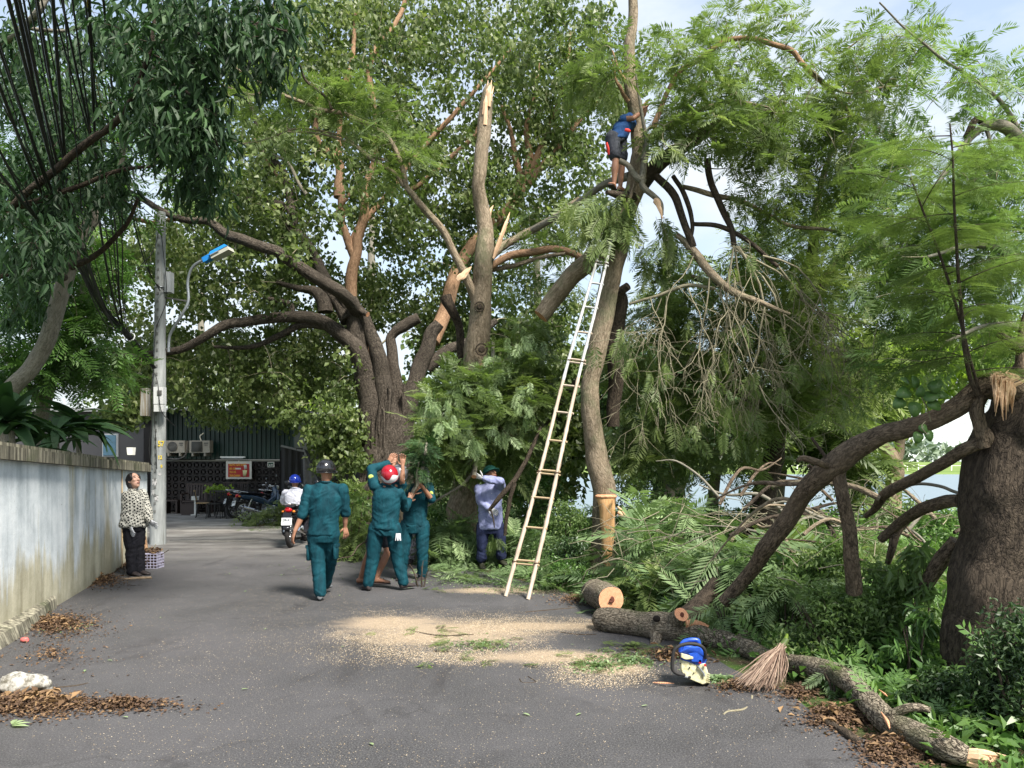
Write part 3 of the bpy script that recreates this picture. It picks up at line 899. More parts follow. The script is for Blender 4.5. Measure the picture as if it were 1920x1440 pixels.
# shade-cloth shed to the right of the cafe
shed = thing('shade_cloth_shed', 'lean-to shed hung with black shade cloth between the cafe and the old fig tree', 'shed', (P(600, 900, 23)[0], 23, 0))
M['shade_black'] = mat('black shade cloth', lambda t, b: (t.links.new(ramp(t, noise_n(t, vec(t, 'obj', (5, 5, .6)), 1.4, 5, .6), [(.3, (.018, .018, .02)), (.7, (.055, .055, .06))]), b.inputs['Base Color']), bump(t, b, noise_n(t, vec(t, 'obj', (6, 6, .8)), 1.2, 4), .8, .05)), rough=.7)
M['shade_grey'] = mat('grey tarpaulin', lambda t, b: (t.links.new(ramp(t, noise_n(t, vec(t), 6, 5, .6), [(.3, (.12, .12, .125)), (.7, (.24, .24, .25))]), b.inputs['Base Color']), bump(t, b, noise_n(t, vec(t), 4, 4), .8, .05)), rough=.7)
def cloth_panel(name, quad, m_, nu=14, nv=8, amp=.05, seed=0):
    a_, b_, c_, d_ = [np.asarray(q, float) for q in quad]       # a b bottom left, bottom right; c d top right, top left
    V = []
    for j in range(nv + 1):
        for i in range(nu + 1):
            u, v = i / nu, j / nv
            p = (a_ * (1 - u) + b_ * u) * (1 - v) + (d_ * (1 - u) + c_ * u) * v
            p = p + np.array([0, 1, 0]) * amp * math.sin(u * 22 + seed) * (1 - .4 * v) + np.array([0, .6, .3]) * amp * float(fbm(np.array([[u * 4, v * 4, seed]]), 2, seed)[0])
            V.append(p)
    V = np.array(V); n_ = len(V)
    V2 = V + [0, .02, 0]
    q = [[j * (nu + 1) + i, j * (nu + 1) + i + 1, (j + 1) * (nu + 1) + i + 1, (j + 1) * (nu + 1) + i] for j in range(nv) for i in range(nu)]
    q = np.array(q)
    MB().add(np.vstack([V, V2]), np.vstack([q, q[:, ::-1] + n_])).build(name, m_, shed)
Ys = 23.6
cloth_panel('shade_cloth', [P(527, 975, Ys), P(568, 975, Ys), P(568, 840, Ys), P(527, 838, Ys)], M['shade_black'], seed=1)
cloth_panel('tarpaulin', [P(569, 920, Ys - .1), P(612, 925, Ys - .1), P(600, 862, Ys - .1), P(567, 853, Ys - .1)], M['shade_grey'], seed=2, amp=.03)
cloth_panel('shade_cloth', [P(567, 978, Ys), P(700, 985, Ys), P(700, 880, Ys), P(567, 905, Ys)], M['shade_black'], 24, 8, .07, seed=5)
cloth_panel('shade_cloth', [P(596, 900, Ys - .2), P(640, 900, Ys - .2), P(635, 868, Ys - .2), P(570, 842, Ys - .2)], M['shade_black'], seed=3, amp=.03)
MB().bar(P(527, 836, Ys), P(640, 862, Ys), .06, .06).bar(P(540, 912, Ys - .3), P(580, 920, Ys - .3), .04, .05).build('roof_edge_rail', M['roof'], shed, False)
for px in (527, 568, 640): MB().bar(P(px, 985, Ys + .1), P(px, 845, Ys + .1), .06, .06).build('post', M['black'], shed, False)

# air conditioners
M['ac_beige'] = mat('beige air conditioner casing', col=(.30, .28, .24), rough=.5)  # beige darkened in colour to carry the shade under the trees
M['ac_dark'] = mat('air conditioner grille', col=(.10, .10, .095), rough=.6)
def ac(x0p, x1p, y0p, y1p, label, round_):
    a_, b_ = P(x0p, y1p, 24.45), P(x1p, y0p, 24.45)
    w, h = b_[0] - a_[0], b_[2] - a_[2]; c = ((a_[0] + b_[0]) / 2, 24.6, (a_[2] + b_[2]) / 2)
    t = thing('air_conditioner', label, 'air conditioner', (c[0], 24.6, a_[2]), 'outdoor air conditioner units on the cafe wall')
    MB().box(c, (w, .3, h)).build('casing', M['ac_beige'], t, False)
    g = (c[0] - w * .12, 24.44, c[2])
    m = MB()
    if round_:
        m.ball(g, (h * .40, .02, h * .40), seg=20)
        for r_ in (.15, .27, .39): m.ring((g[0], 24.42, g[2]), rotx(math.pi / 2), h * r_, .006, 20, 4)
    else:
        m.box(g, (w * .52, .03, h * .84))
        for k in range(9): m.box((g[0], 24.42, g[2] - h * .38 + h * .095 * k), (w * .52, .012, .01))
    m.build('fan_grille', M['ac_dark'], t)
    MB().box((c[0] + w * .33, 24.44, c[2] + h * .28), (w * .2, .012, h * .09)).box((c[0] + w * .33, 24.44, c[2] + h * .12), (w * .15, .012, h * .04)).build('badge', M['ac_dark'], t, False)
    for s_ in (-1, 1): MB().box((c[0] + s_ * w * .3, 24.62, a_[2] - .06), (.05, .5, .1)).build('bracket', M['ac_beige'], t, False)
ac(310, 346, 826, 849, 'beige outdoor air conditioner with a round grille, beside the concrete pole', True)
ac(355, 393, 826, 849, 'beige outdoor air conditioner with a square louvred grille, right of the round one', False)
pth = smooth_path([P(392 - 15, 826, 24.5), P(375, 818, 24.5), P(382, 812, 24.55)], 5)
tag(MB().tube(pth, .02, 8).build('drain_pipe', mat('pale pipe', col=(.6, .58, .5))), 'short pale pipe slanting up from the square-grilled air conditioner', 'pipe')
pth = smooth_path([P(305, 858, 24.5), P(330, 861, 24.5), P(345, 856, 24.5), P(350, 845, 24.6), P(351, 830, 24.7)], 5)
tag(MB().tube(pth, .025, 8).build('insulated_hose', mat('grey hose', col=(.12, .12, .12))), 'grey insulated hose curling under the round-grilled air conditioner', 'hose')
M['white_tube'] = mat('lamp tube housing', col=(.72, .74, .74), rough=.4)
t = thing('tube_lamp', 'unlit white tube lamp fixed above the red menu sign', 'lamp', P(436, 857, 24.5))
a_, b_ = P(413, 857, 24.8), P(460, 857, 24.8)
MB().bar(a_, b_, .06, .05).build('housing', M['white_tube'], t, False)
MB().tube([a_ + [0.05, -.05, -.03], b_ + [-.05, -.05, -.03]], .014, 8).build('tube', mat('tube white', col=(.8, .82, .82), rough=.2), t)

# ---- lettering
def text(name, body, size, loc, m_, parent=None, rot=(math.pi / 2, 0, 0), depth=.002, sx=1.0, align='LEFT', bold=0.0, **kw):
    cu = bpy.data.curves.new(name, 'FONT'); cu.body = body; cu.size = size; cu.extrude = depth; cu.align_x = align; cu.offset = bold
    o = bpy.data.objects.new(name, cu); COL.objects.link(o)
    dg = bpy.context.evaluated_depsgraph_get()
    me = bpy.data.meshes.new_from_object(o.evaluated_get(dg))
    bpy.data.objects.remove(o)
    me.materials.clear(); me.materials.append(m_)
    R = Matrix.Translation(Vector([float(q) for q in loc])) @ __import__('mathutils').Euler(rot).to_matrix().to_4x4() @ Matrix.Diagonal((sx, 1, 1, 1))
    me.transform(R)
    return link(name, me, parent, **kw)
M['sign_red'] = mat('sign red', col=(.42, .012, .016), rough=.4)
M['sign_white'] = mat('sign white', col=(.66, .66, .62), rough=.5)
M['sign_yellow'] = mat('sign yellow', col=(.78, .42, .04), rough=.5)
M['sign_pale'] = mat('sign pale yellow', col=(.70, .66, .35), rough=.5)
sa, sb = P(424, 898, 24.7), P(472, 865, 24.7)
sw, sh = sb[0] - sa[0], sb[2] - sa[2]
sc_ = ((sa[0] + sb[0]) / 2, 24.7, (sa[2] + sb[2]) / 2)
sg = thing('menu_sign', 'red menu banner with yellow capitals in a white frame on the cafe wall', 'sign', sc_)
MB().box(sc_, (sw, .03, sh)).build('white_frame', M['sign_white'], sg, False)
MB().box((sc_[0], 24.68, sc_[2] - .01), (sw * .82, .02, sh * .74)).build('red_panel', M['sign_red'], sg, False)
for k in range(6):
    MB().ball((sc_[0] - sw / 2 + sw * ((k % 3) * .45 + .05), 24.69, sc_[2] + (sh / 2 if k < 3 else -sh / 2)), .022, seg=8, rings=5).build('cord_knot', M['sign_white'], sg)
lx, lz = sc_[0] - sw * .36, sc_[2]
for s_, dz, m_ in (('NƯỚC GIẢI KHÁT', .185, 'sign_yellow'), ('MÍA ĐÁ', .062, 'sign_yellow'), ('TRÀ ĐÁ', -.052, 'sign_yellow'), ('TRÀ CHANH', -.170, 'sign_yellow')):
    text('lettering', s_, .105 if dz > .1 else .095, (lx, 24.665, lz + dz - .045), M[m_], sg, sx=.66, bold=.003)
MB().box((lx + sw * .33, 24.666, lz + .05), (.2, .004, .05)).build('price_strip', M['sign_white'], sg, False)
gx_ = sc_[0] + sw * .24
m = MB(); m.loft([((gx_, 24.655, lz - .2), (.05, 0, 0), (0, .006, 0)), ((gx_ + .01, 24.655, lz), (.075, 0, 0), (0, .006, 0))], 12).build('drink_glass', M['sign_pale'], sg)
MB().loft([((gx_ + .03, 24.655, lz + .04), (.045, 0, 0), (0, .006, 0)), ((gx_ + .02, 24.655, lz + .17), (.05, 0, 0), (0, .006, 0))], 12).bar((gx_ - .02, 24.65, lz - .05), (gx_ + .05, 24.65, lz + .2), .012, .006).build('drink_glass', M['sign_white'], sg)
ps = P(508, 871, 24.7)
t = thing('small_wall_sign', 'small pale framed sign with a dark green picture, right of the red menu banner', 'sign', ps)
MB().box(ps, (.22, .03, .18)).build('frame', M['sign_white'], t, False)
MB().box(ps + [0, -.018, 0], (.17, .01, .125)).build('panel', mat('sign green', col=(.03, .09, .06)), t, False)
MB().box(ps + [-.03, -.026, -.02], (.05, .008, .04)).box(ps + [.04, -.026, -.01], (.05, .008, .05)).build('emblem', M['sign_white'], t, False)

# ============================================================ CONCRETE POLE
PY = 14.9
def conc_b(t, b):
    v = vec(t)
    n = noise_n(t, vec(t, 'obj', (6, 6, 1)), 1.5, 6, .65)
    c = ramp(t, n, [(.3, (.17, .18, .18)), (.55, (.30, .32, .32)), (.8, (.42, .44, .43))])
    c = mixc(t, mrange(t, noise_n(t, vec(t, 'obj', (9, 9, .7)), 1.3, 4), .56, .7, 0, .6), c, (.10, .10, .085))
    t.links.new(c, b.inputs['Base Color']); bump(t, b, noise_n(t, v, 18, 5, .7), .4, .01)
M['concrete'] = mat('pole concrete', conc_b, rough=.85, spec=.2)
pole = thing('concrete_pole', 'tall grey concrete utility pole with step holes at the end of the plaster wall', 'pole', (P(296, 1020, PY)[0], PY, 0))
m = MB(); pts, rad = [], []
pb, ptp = P(296, 1022, PY), P(302, 398, PY)
pb[2] = 0
for k in range(13):
    f_ = k / 12; pts.append(pb * (1 - f_) + ptp * f_); rad.append(.155 * (1 - f_) + .085 * f_)
m.tube(pts, rad, 20).build('shaft', M['concrete'], pole)
m = MB()
for k in range(36):
    f_ = .10 + .87 * k / 36
    p = pb * (1 - f_) + ptp * f_; r_ = .155 * (1 - f_) + .085 * f_
    m.box(p + [.0, -r_ + .004, 0], (.035, .03, .05))
m.build('step_hole', mat('hole dark', col=(.13, .135, .13)), pole, False, kind='stuff')
M['flyer'] = mat('torn paper', lambda t, b: t.links.new(ramp(t, noise_n(t, vec(t), 30, 4, .7), [(.42, (.07, .07, .075)), (.5, (.45, .45, .45))]), b.inputs['Base Color']), rough=.8)
M['yellow_paint'] = mat('yellow stencil paint', col=(.62, .48, .05), rough=.7)
def on_pole(py, w, h, dx, name, m_, th=.004):
    f_ = (1022 - py) / (1022 - 398); p = pb * (1 - f_) + ptp * f_; r_ = .155 * (1 - f_) + .085 * f_ + .003
    m = MB(); a0 = -math.pi / 2 + dx
    V = []
    for i in range(7):
        a_ = a0 + (i / 6 - .5) * w / r_
        for z in (-h / 2, h / 2):
            V.append(p + [r_ * math.cos(a_), r_ * math.sin(a_), z])
    V = np.array(V)
    m.add(V, [[2 * i, 2 * i + 2, 2 * i + 3, 2 * i + 1] for i in range(6)]).build(name, m_, pole)
on_pole(905, .10, .12, -.1, 'torn_flyer', M['flyer']); on_pole(925, .09, .10, -.35, 'torn_flyer', M['flyer']); on_pole(935, .07, .12, .2, 'torn_flyer', M['flyer'])
on_pole(890, .05, .06, .6, 'torn_flyer', M['flyer']); on_pole(880, .06, .02, -.5, 'torn_flyer', M['flyer'])
def pole_text(py, body, dx, size=.10):
    f_ = (1022 - py) / (1022 - 398); p = pb * (1 - f_) + ptp * f_; r_ = .155 * (1 - f_) + .085 * f_ + .006
    a_ = -math.pi / 2 + dx
    text('stencil', body, size, p + [r_ * math.cos(a_), r_ * math.sin(a_), 0], M['yellow_paint'], pole, rot=(math.pi / 2, 0, dx), depth=.004, sx=.8, align='CENTER', bold=.004)
pole_text(838, '57', .72, .15); pole_text(862, '12', .6, .10); pole_text(878, '0', .8, .08)
def box_on(name, px0, py0, px1, py1, Y, d, m_, label=None):
    a_, b_ = P(px0, py1, Y), P(px1, py0, Y)
    MB().box(((a_[0] + b_[0]) / 2, Y, (a_[2] + b_[2]) / 2), (b_[0] - a_[0], d, b_[2] - a_[2])).build(name, m_, pole, False, label=label)
M['box_grey'] = mat('grey plastic box', col=(.42, .44, .46), rough=.5)
M['box_white'] = mat('pale meter box', col=(.55, .57, .58), rough=.45)
box_on('junction_box', 312, 511, 323, 549, PY, .16, M['box_grey'])
box_on('meter_box', 291, 726, 309, 758, PY - .24, .14, M['box_white'])
box_on('meter_window', 295, 732, 303, 740, PY - .32, .02, M['ac_dark'])
box_on('meter_box', 291, 759, 309, 772, PY - .24, .13, M['box_white'])
box_on('meter_cabinet', 267, 728, 279, 780, PY - .1, .18, mat('rusty cabinet', lambda t, b: t.links.new(ramp(t, noise_n(t, vec(t, 'obj', (14, 14, 1)), 1.5, 4), [(.35, (.14, .10, .05)), (.6, (.30, .31, .30))]), b.inputs['Base Color']), rough=.6))
M['steel'] = mat('galvanised steel', col=(.34, .37, .40), rough=.35, metal=.6)
for py in (428, 540, 770): MB().ring(pb * (1 - (1022 - py) / 624) + ptp * ((1022 - py) / 624), np.eye(3), .13 if py > 600 else .11, .008, 20, 6).build('strap', M['steel'], pole)
# street lamp on its bent arm
lamp = thing('street_lamp', 'street lamp with blue head on a curved grey arm bolted to the concrete pole', 'street lamp', P(318, 660, PY))
arm = smooth_path([P(316, 660, PY), P(319, 628, PY), P(340, 592, PY - .1), P(353, 565, PY - .1), P(352, 530, PY - .1), P(358, 506, PY - .12), P(370, 493, PY - .14), P(386, 487, PY - .15)], 6)
MB().tube(arm, .028, 10).build('arm', M['steel'], lamp)
MB().bar(P(310, 558, PY), P(354, 565, PY - .1), .03, .03).build('bracket', M['ac_dark'], lamp, False)
MB().bar(P(308, 655, PY), P(320, 652, PY), .03, .03).build('bracket', M['ac_dark'], lamp, False)
M['lamp_blue'] = mat('lamp blue', col=(.02, .22, .62), rough=.35)
a_, b_ = P(382, 489, PY - .15), P(434, 462, PY - .25)
ax = N(b_ - a_); dn = N(np.cross(ax, np.cross((0, 0, 1), ax))); 
Rl = np.stack([ax, np.cross(dn, ax), dn], 1)
L_ = np.linalg.norm(b_ - a_)
m = MB(); m.box(a_ + ax * L_ * .16 - dn * .0, (L_ * .3, .12, .10), Rl); m.box(a_ + ax * L_ * .62 + dn * .03, (L_ * .68, .24, .07), Rl, taper=.75)
m.build('lamp_head', M['lamp_blue'], lamp, False)
MB().box(a_ + ax * L_ * .64 - dn * .045, (L_ * .62, .22, .08), Rl).build('lens', mat('lamp lens', col=(.42, .42, .36), rough=.25), lamp, False)
MB().box(a_ + ax * L_ * .5 - dn * .02 - np.cross(dn, ax) * .125, (L_ * .3, .01, .02), Rl).build('latch', M['steel'], lamp, False)

# ---- cables: a sagging bundle from the pole up over the camera's left
M['cable'] = mat('black cable', col=(.012, .012, .013), rough=.5)
M['cable_y'] = mat('dull yellow wire', col=(.30, .20, .05), rough=.6)
CABL = 'black cable of the sagging bundle between the pole and the top left of the view'
CABG = 'sagging black cables'
anch = P(290, 690, PY - .2); node = P(243, 632, 13.6)
tops = [(-60, -40, 5.0), (-40, 60, 5.2), (-20, 20, 5.1), (0, -60, 5.0), (20, -40, 5.3), (35, -50, 5.0), (45, -40, 5.4), (60, -60, 5.2), (80, -50, 5.6), (105, -50, 5.8), (115, -45, 5.2), (130, -40, 6.0), (-70, 150, 5.0), (-60, 200, 5.0), (-50, 90, 5.1), (95, -50, 5.5), (-60, 250, 5.2), (155, -40, 6.0), (165, -45, 6.2), (25, -50, 5.0), (-30, 10, 5.3)]
for k, (tx, ty, tY) in enumerate(tops):
    a_ = P(tx, ty, tY)
    sag = .15 + .35 * random.random()
    mid = []
    bend = P(150 + random.uniform(-26, 20), 470 + random.uniform(-50, 30), 9.6 + random.uniform(-.4, .6)) if k not in (8, 9, 11, 17, 18) else P(195 + random.uniform(-15, 35), 430 + random.uniform(-30, 30), 10)
    m1 = (a_ + bend) / 2 - np.array([0, 0, sag * .35]); m2 = (bend + node) / 2 - np.array([0.05, 0, sag * .45])
    off = rdir(1)[0] * .05
    pth = smooth_path([a_, m1, bend, m2, node + off, anch + off * .5], 8)
    tag(MB().tube(pth, random.choice([.006, .008, .011, .015]), 6).build('cable', M['cable']), CABL, 'cable', CABG)
ytop = [(160, -30, 6.0), (176, 120, 8.0), (200, 240, 9.5), (243, 330, 11.5)]
tag(MB().tube(smooth_path([P(*q) for q in ytop] + [P(262, 410, 13.5)], 8), .006, 5).build('cable', M['cable_y']), 'thin dull yellow wire hanging beside the black cable bundle at the upper left', 'cable')
for k, (pts_) in enumerate([
    [(300, 418, PY - .1), (262, 385, 12.5), (215, 345, 10.5), (160, 280, 8.5), (100, 180, 6.8), (60, -40, 5.6)],
    [(300, 420, PY - .1), (288, 470, PY - .4), (262, 500, 14), (232, 545, 13.6), (205, 590, 13.2), (200, 640, 13)],
    [(300, 545, PY - .15), (275, 500, 14), (252, 420, 13), (243, 350, 12), (215, 200, 9), (190, -40, 6.6)],
    [(312, 548, PY), (285, 520, 14.4), (262, 440, 13.5), (248, 380, 12.5), (180, 100, 8), (150, -40, 6.2)],
    [(243, 632, 13.6), (234, 580, 13.4), (230, 470, 13), (222, 455, 12.5), (190, 420, 11.5), (120, 200, 8), (70, -40, 6)],
    [(288, 700, PY - .2), (292, 620, PY - .2), (312, 560, PY - .15), (306, 470, PY - .12), (300, 420, PY - .1)],
    [(288, 700, PY - .25), (283, 740, PY - .25), (284, 790, PY - .22), (280, 840, PY - .2), (284, 872, PY - .2)],
    [(290, 700, PY - .2), (296, 720, PY - .3), (300, 760, PY - .35), (305, 775, PY - .3), (318, 790, PY - .3), (330, 800, PY)],
    [(286, 700, PY - .2), (288, 760, PY - .3), (292, 830, PY - .22), (294, 880, PY - .2)],
    [(275, 660, 14.2), (250, 670, 13.8), (230, 660, 13.5), (215, 630, 13), (180, 560, 11.5), (130, 380, 9), (60, 120, 6.5), (20, -60, 5.6)],
]):
    tag(MB().tube(smooth_path([P(*q) for q in pts_], 7), .008 if k != 2 else .012, 6).build('cable', M['cable']),
        ['black cable running from the pole top up to the upper left', 'black cable looping down from the pole top to the bundle', 'thick black cable hanging from the grey junction box', 'black cable clipped under the junction box', 'black cable bent sharply above the tie of the bundle', 'black cable clipped up the face of the pole', 'black cable dropping past the rusty cabinet', 'stray cable sticking out right below the meter box', 'black cable dropping beside the meter box to the wall top', 'black cable that sags lowest under the bundle'][k], 'cable')
MB().ring(node, basis(N(anch - node)[[1, 0, 2]] * [1, -1, 0] + [0, 0, 1e-3], anch - node), .09, .012, 16, 6, 0).build('cable_tie', M['box_grey'], None, label='pale tie bunching the black cables left of the pole', cat='cable tie')

# ============================================================ TREES
def z0(x, y): return float(ground_z(np.array([float(x)]), np.array([float(y)]))[0])
# ---------------- old fig tree in the middle
BYN = 17.0
fig = Tree('fig_tree', 'huge old fig tree with rope-like aerial roots behind the group of men', 'tree', (P(722, 1000, BYN)[0], BYN, 0), M['bark_banyan'])
L = fig.limb
L([(722, 1018, 17, 150), (720, 960, 17, 122), (718, 900, 17, 98), (722, 830, 17, 86), (730, 775, 17, 80), (736, 748, 17, 44)], 'trunk', 28, lump=.28, lscale=.35)
L([(706, 850, 16.9, 48), (700, 780, 16.9, 46), (690, 710, 16.8, 42), (672, 645, 16.7, 37), (655, 585, 16.6, 31), (640, 550, 16.6, 24)], sides=16, lump=.22)
L([(732, 800, 16.8, 40), (722, 735, 16.8, 36), (708, 665, 16.7, 29), (690, 610, 16.6, 25), (672, 585, 16.5, 26), (640, 550, 15.8, 25), (600, 527, 15.5, 24), (560, 500, 15.3, 23), (520, 470, 15.2, 22), (470, 452, 15.1, 20), (430, 438, 15.1, 19), (405, 420, 15.1, 16), (385, 412, 15.2, 13), (335, 408, 15.3, 12), (300, 392, 15.5, 12), (262, 370, 16.2, 11), (225, 350, 16.4, 8)], sides=14)
L([(335, 408, 15.9, 11), (300, 418, 16, 9), (262, 412, 16, 8), (225, 405, 16, 6)], mat=M['bark_orange'])
L([(690, 720, 16.8, 40), (672, 660, 16.6, 34), (645, 630, 16.5, 30), (600, 600, 16.3, 24), (560, 592, 16.2, 22), (520, 594, 16.1, 20), (480, 602, 16, 19), (430, 608, 15.9, 18), (390, 625, 15.8, 16), (340, 655, 15.8, 14), (290, 664, 15.8, 13), (240, 668, 15.8, 12), (185, 650, 15.8, 10)], sides=12)
L([(620, 612, 16.4, 18), (570, 608, 16.3, 14), (530, 625, 16.3, 12), (470, 650, 16.3, 9), (400, 650, 16.3, 6)])
L([(548, 592, 16.2, 14), (545, 570, 16.2, 12), (520, 562, 16.2, 9), (495, 556, 16.2, 7)], mat=M['bark_banyan'])
L([(610, 585, 16.6, 30), (605, 560, 16.6, 26), (590, 545, 16.6, 20), (560, 540, 16.7, 12), (520, 530, 16.8, 8)])
L([(655, 600, 16.6, 34), (640, 570, 16.7, 30), (620, 545, 16.8, 24), (590, 480, 17, 18), (560, 440, 17, 15), (545, 430, 17, 14), (548, 390, 17, 16), (530, 330, 17, 15), (505, 290, 17, 11), (480, 230, 17, 9), (460, 150, 17, 7)], sides=12)
L([(546, 425, 17, 22), (545, 400, 17, 20), (520, 385, 17, 14), (490, 378, 17, 12), (450, 370, 17, 10), (400, 345, 17, 8)], sides=10)
L([(700, 700, 17, 30), (690, 640, 17.2, 26), (660, 575, 17.3, 22), (655, 530, 17.4, 22), (664, 480, 17.4, 20), (670, 450, 17.4, 19), (685, 410, 17.4, 18), (686, 350, 17.4, 12), (700, 310, 17.5, 12), (704, 250, 17.5, 11), (700, 200, 17.5, 10), (690, 130, 17.6, 12), (710, 80, 17.7, 10), (735, 50, 17.8, 9), (760, 0, 18, 8), (780, -60, 18, 6)], sides=12, mat=M['bark_orange'])
L([(664, 480, 17.4, 18), (650, 440, 17.4, 15), (640, 415, 17.4, 14), (636, 400, 17.4, 10), (650, 375, 17.3, 6), (665, 350, 17.3, 4)], mat=M['bark_orange'])
L([(634, 370, 17.4, 18), (636, 320, 17.5, 16), (630, 300, 17.5, 15), (600, 270, 17.5, 13), (590, 240, 17.5, 11), (594, 200, 17.5, 8), (580, 120, 17.5, 6)], mat=M['bark_orange'])
L([(640, 415, 17.4, 14), (638, 370, 17.4, 14), (634, 320, 17.5, 14), (636, 250, 17.6, 10), (640, 180, 17.7, 12), (660, 110, 17.7, 9), (668, 20, 17.8, 7)], mat=M['bark_orange'])
L([(655, 470, 17.5, 18), (672, 430, 17.5, 15), (700, 395, 17.6, 12), (740, 350, 17.7, 11), (760, 320, 17.8, 9), (800, 270, 18, 10), (850, 215, 18, 9), (900, 160, 18.2, 7), (960, 90, 18.4, 5)], mat=M['bark_orange'])
L([(758, 870, 16.9, 36), (760, 800, 16.9, 36), (773, 740, 16.9, 33), (793, 680, 17, 29), (812, 625, 17, 25), (824, 606, 17, 20)], sides=14, lump=.2)
L([(750, 780, 17.1, 34), (742, 710, 17.1, 24), (734, 645, 17.2, 20), (740, 625, 17.2, 18), (760, 610, 17.2, 22), (785, 594, 17.2, 20)], sides=12)
L([(800, 690, 17.3, 26), (835, 660, 17.3, 22), (880, 640, 17.4, 18), (930, 600, 17.6, 12)], mat=M['bark_banyan'])
L([(810, 640, 17.5, 30), (835, 580, 17.8, 26), (850, 530, 18, 26), (880, 465, 18.2, 22), (920, 420, 18.4, 22), (960, 385, 18.5, 24), (978, 340, 18.5, 20), (990, 300, 18.5, 15), (985, 240, 18.5, 9), (1000, 190, 18.5, 7), (1010, 120, 18.6, 5)], sides=12, mat=M['bark_orange'])
L([(985, 330, 18.5, 20), (1005, 300, 18.5, 15), (1020, 260, 18.6, 11), (1035, 220, 18.7, 9), (1060, 150, 18.8, 7), (1070, 60, 19, 5)], mat=M['bark_orange'])
L([(990, 345, 18.5, 16), (1020, 310, 18.5, 13), (1045, 280, 18.6, 11), (1090, 220, 18.8, 8), (1150, 160, 19, 5)], mat=M['bark_orange'])
L([(975, 330, 18.5, 14), (968, 300, 18.5, 13), (962, 260, 18.6, 9), (940, 200, 18.8, 6)], mat=M['bark_orange'])
L([(760, 360, 17.9, 9), (790, 345, 17.9, 9), (830, 310, 18, 9), (870, 275, 18, 8), (893, 252, 18, 10), (905, 210, 18, 6)], mat=M['bark_orange'])
L([(665, 560, 16.6, 12), (672, 580, 16.4, 12), (688, 590, 16.3, 10)], capmat=M['wood_cut'])
L([(550, 430, 17, 9), (545, 370, 17, 7), (520, 330, 17, 6), (500, 300, 17, 5), (470, 250, 17, 4)], mat=M['bark_orange'])
L([(575, 365, 16.8, 8), (560, 345, 16.8, 7), (540, 305, 16.8, 6), (500, 285, 16.8, 5), (430, 260, 16.8, 4)], mat=M['bark_grey'])
# aerial roots wound round the trunk
r0 = np.random.default_rng(3)
for k in range(52):
    a = r0.uniform(-math.pi, 0.2); rows = []
    da = r0.uniform(-1.5, 1.5)
    for j in range(9):
        f_ = j / 8; z = .02 + f_ * r0.uniform(2.2, 3.4)
        R_ = np.interp(z, [0, .6, 1.3, 2.4, 3.4], [.82, .66, .57, .50, .44]) + .02 * math.sin(7 * f_ + k)
        aa = a + da * f_ + .16 * math.sin(5 * f_ + k)
        cx = P(722, 900, 17)[0] + .10 * f_
        rows.append((cx + R_ * math.cos(aa), 17 + R_ * math.sin(aa) * .9, z, r0.uniform(.014, .045)))
    rows = [(x, y, z, rows[0][3] * (1.2 - .4 * i / 8)) for i, (x, y, z, _) in enumerate(rows)]
    L(rows, 'aerial_root', 7, world=True, nodes=False, sub=4)
for k in range(10):
    a = r0.uniform(-2.6, -.5); c0 = P(722, 1005, 17)
    rows = [(c0[0] + d * math.cos(a + .2 * math.sin(d * 2 + k)), 17 + d * math.sin(a), max(.02, .35 - d * .22), .11 - d * .035) for d in np.linspace(.5, 2.1, 6)]
    L(rows, 'surface_root', 8, world=True, nodes=False, sub=4)
pts = blob_points([
    (830, 110, 320, 150, 15, 21, 330), (1060, 140, 150, 150, 16, 21, 150), (600, 140, 170, 170, 15, 20, 170),
    (640, 330, 200, 110, 15, 20, 110), (800, 340, 150, 110, 16, 21, 130), (440, 300, 150, 140, 15, 20, 90), (420, 480, 170, 110, 15, 19, 150),
    (270, 560, 110, 130, 15, 19, 110), (225, 715, 90, 40, 15.5, 18, 20), (430, 690, 190, 80, 16.5, 22, 210), (580, 715, 105, 95, 15.5, 21, 110),
    (600, 560, 130, 80, 17, 21, 90), (800, 500, 130, 130, 17, 22, 130), (1010, 350, 130, 120, 17, 22, 130), (960, 560, 160, 160, 18, 23, 120),
    (455, 775, 95, 18, 19, 23, 22), (640, 830, 50, 60, 15.5, 17, 50), (850, 700, 80, 120, 18.5, 22, 70), (500, 400, 120, 90, 15.5, 20, 50), (235, 780, 50, 22, 15.2, 15.8, 12),
])
# most of the leaves hang on the outer twigs, beyond the big limbs
mv = (RNG.uniform(0, 1, len(pts)) < .62) & (pts[:, 1] < 17.7) & (pts[:, 2] > 3.2)
k = np.where(mv, RNG.uniform(17.8, 21.5, len(pts)) / pts[:, 1], 1.0)[:, None]
pts = (pts - [0, 0, CAM_H]) * k + [0, 0, CAM_H]
pts[:, 2] = np.maximum(pts[:, 2], 1.5)
D = fig.twigs(pts, M['twig'], rmul=1.5)
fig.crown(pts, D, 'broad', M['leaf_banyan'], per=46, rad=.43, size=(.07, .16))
print('fig', len(pts))

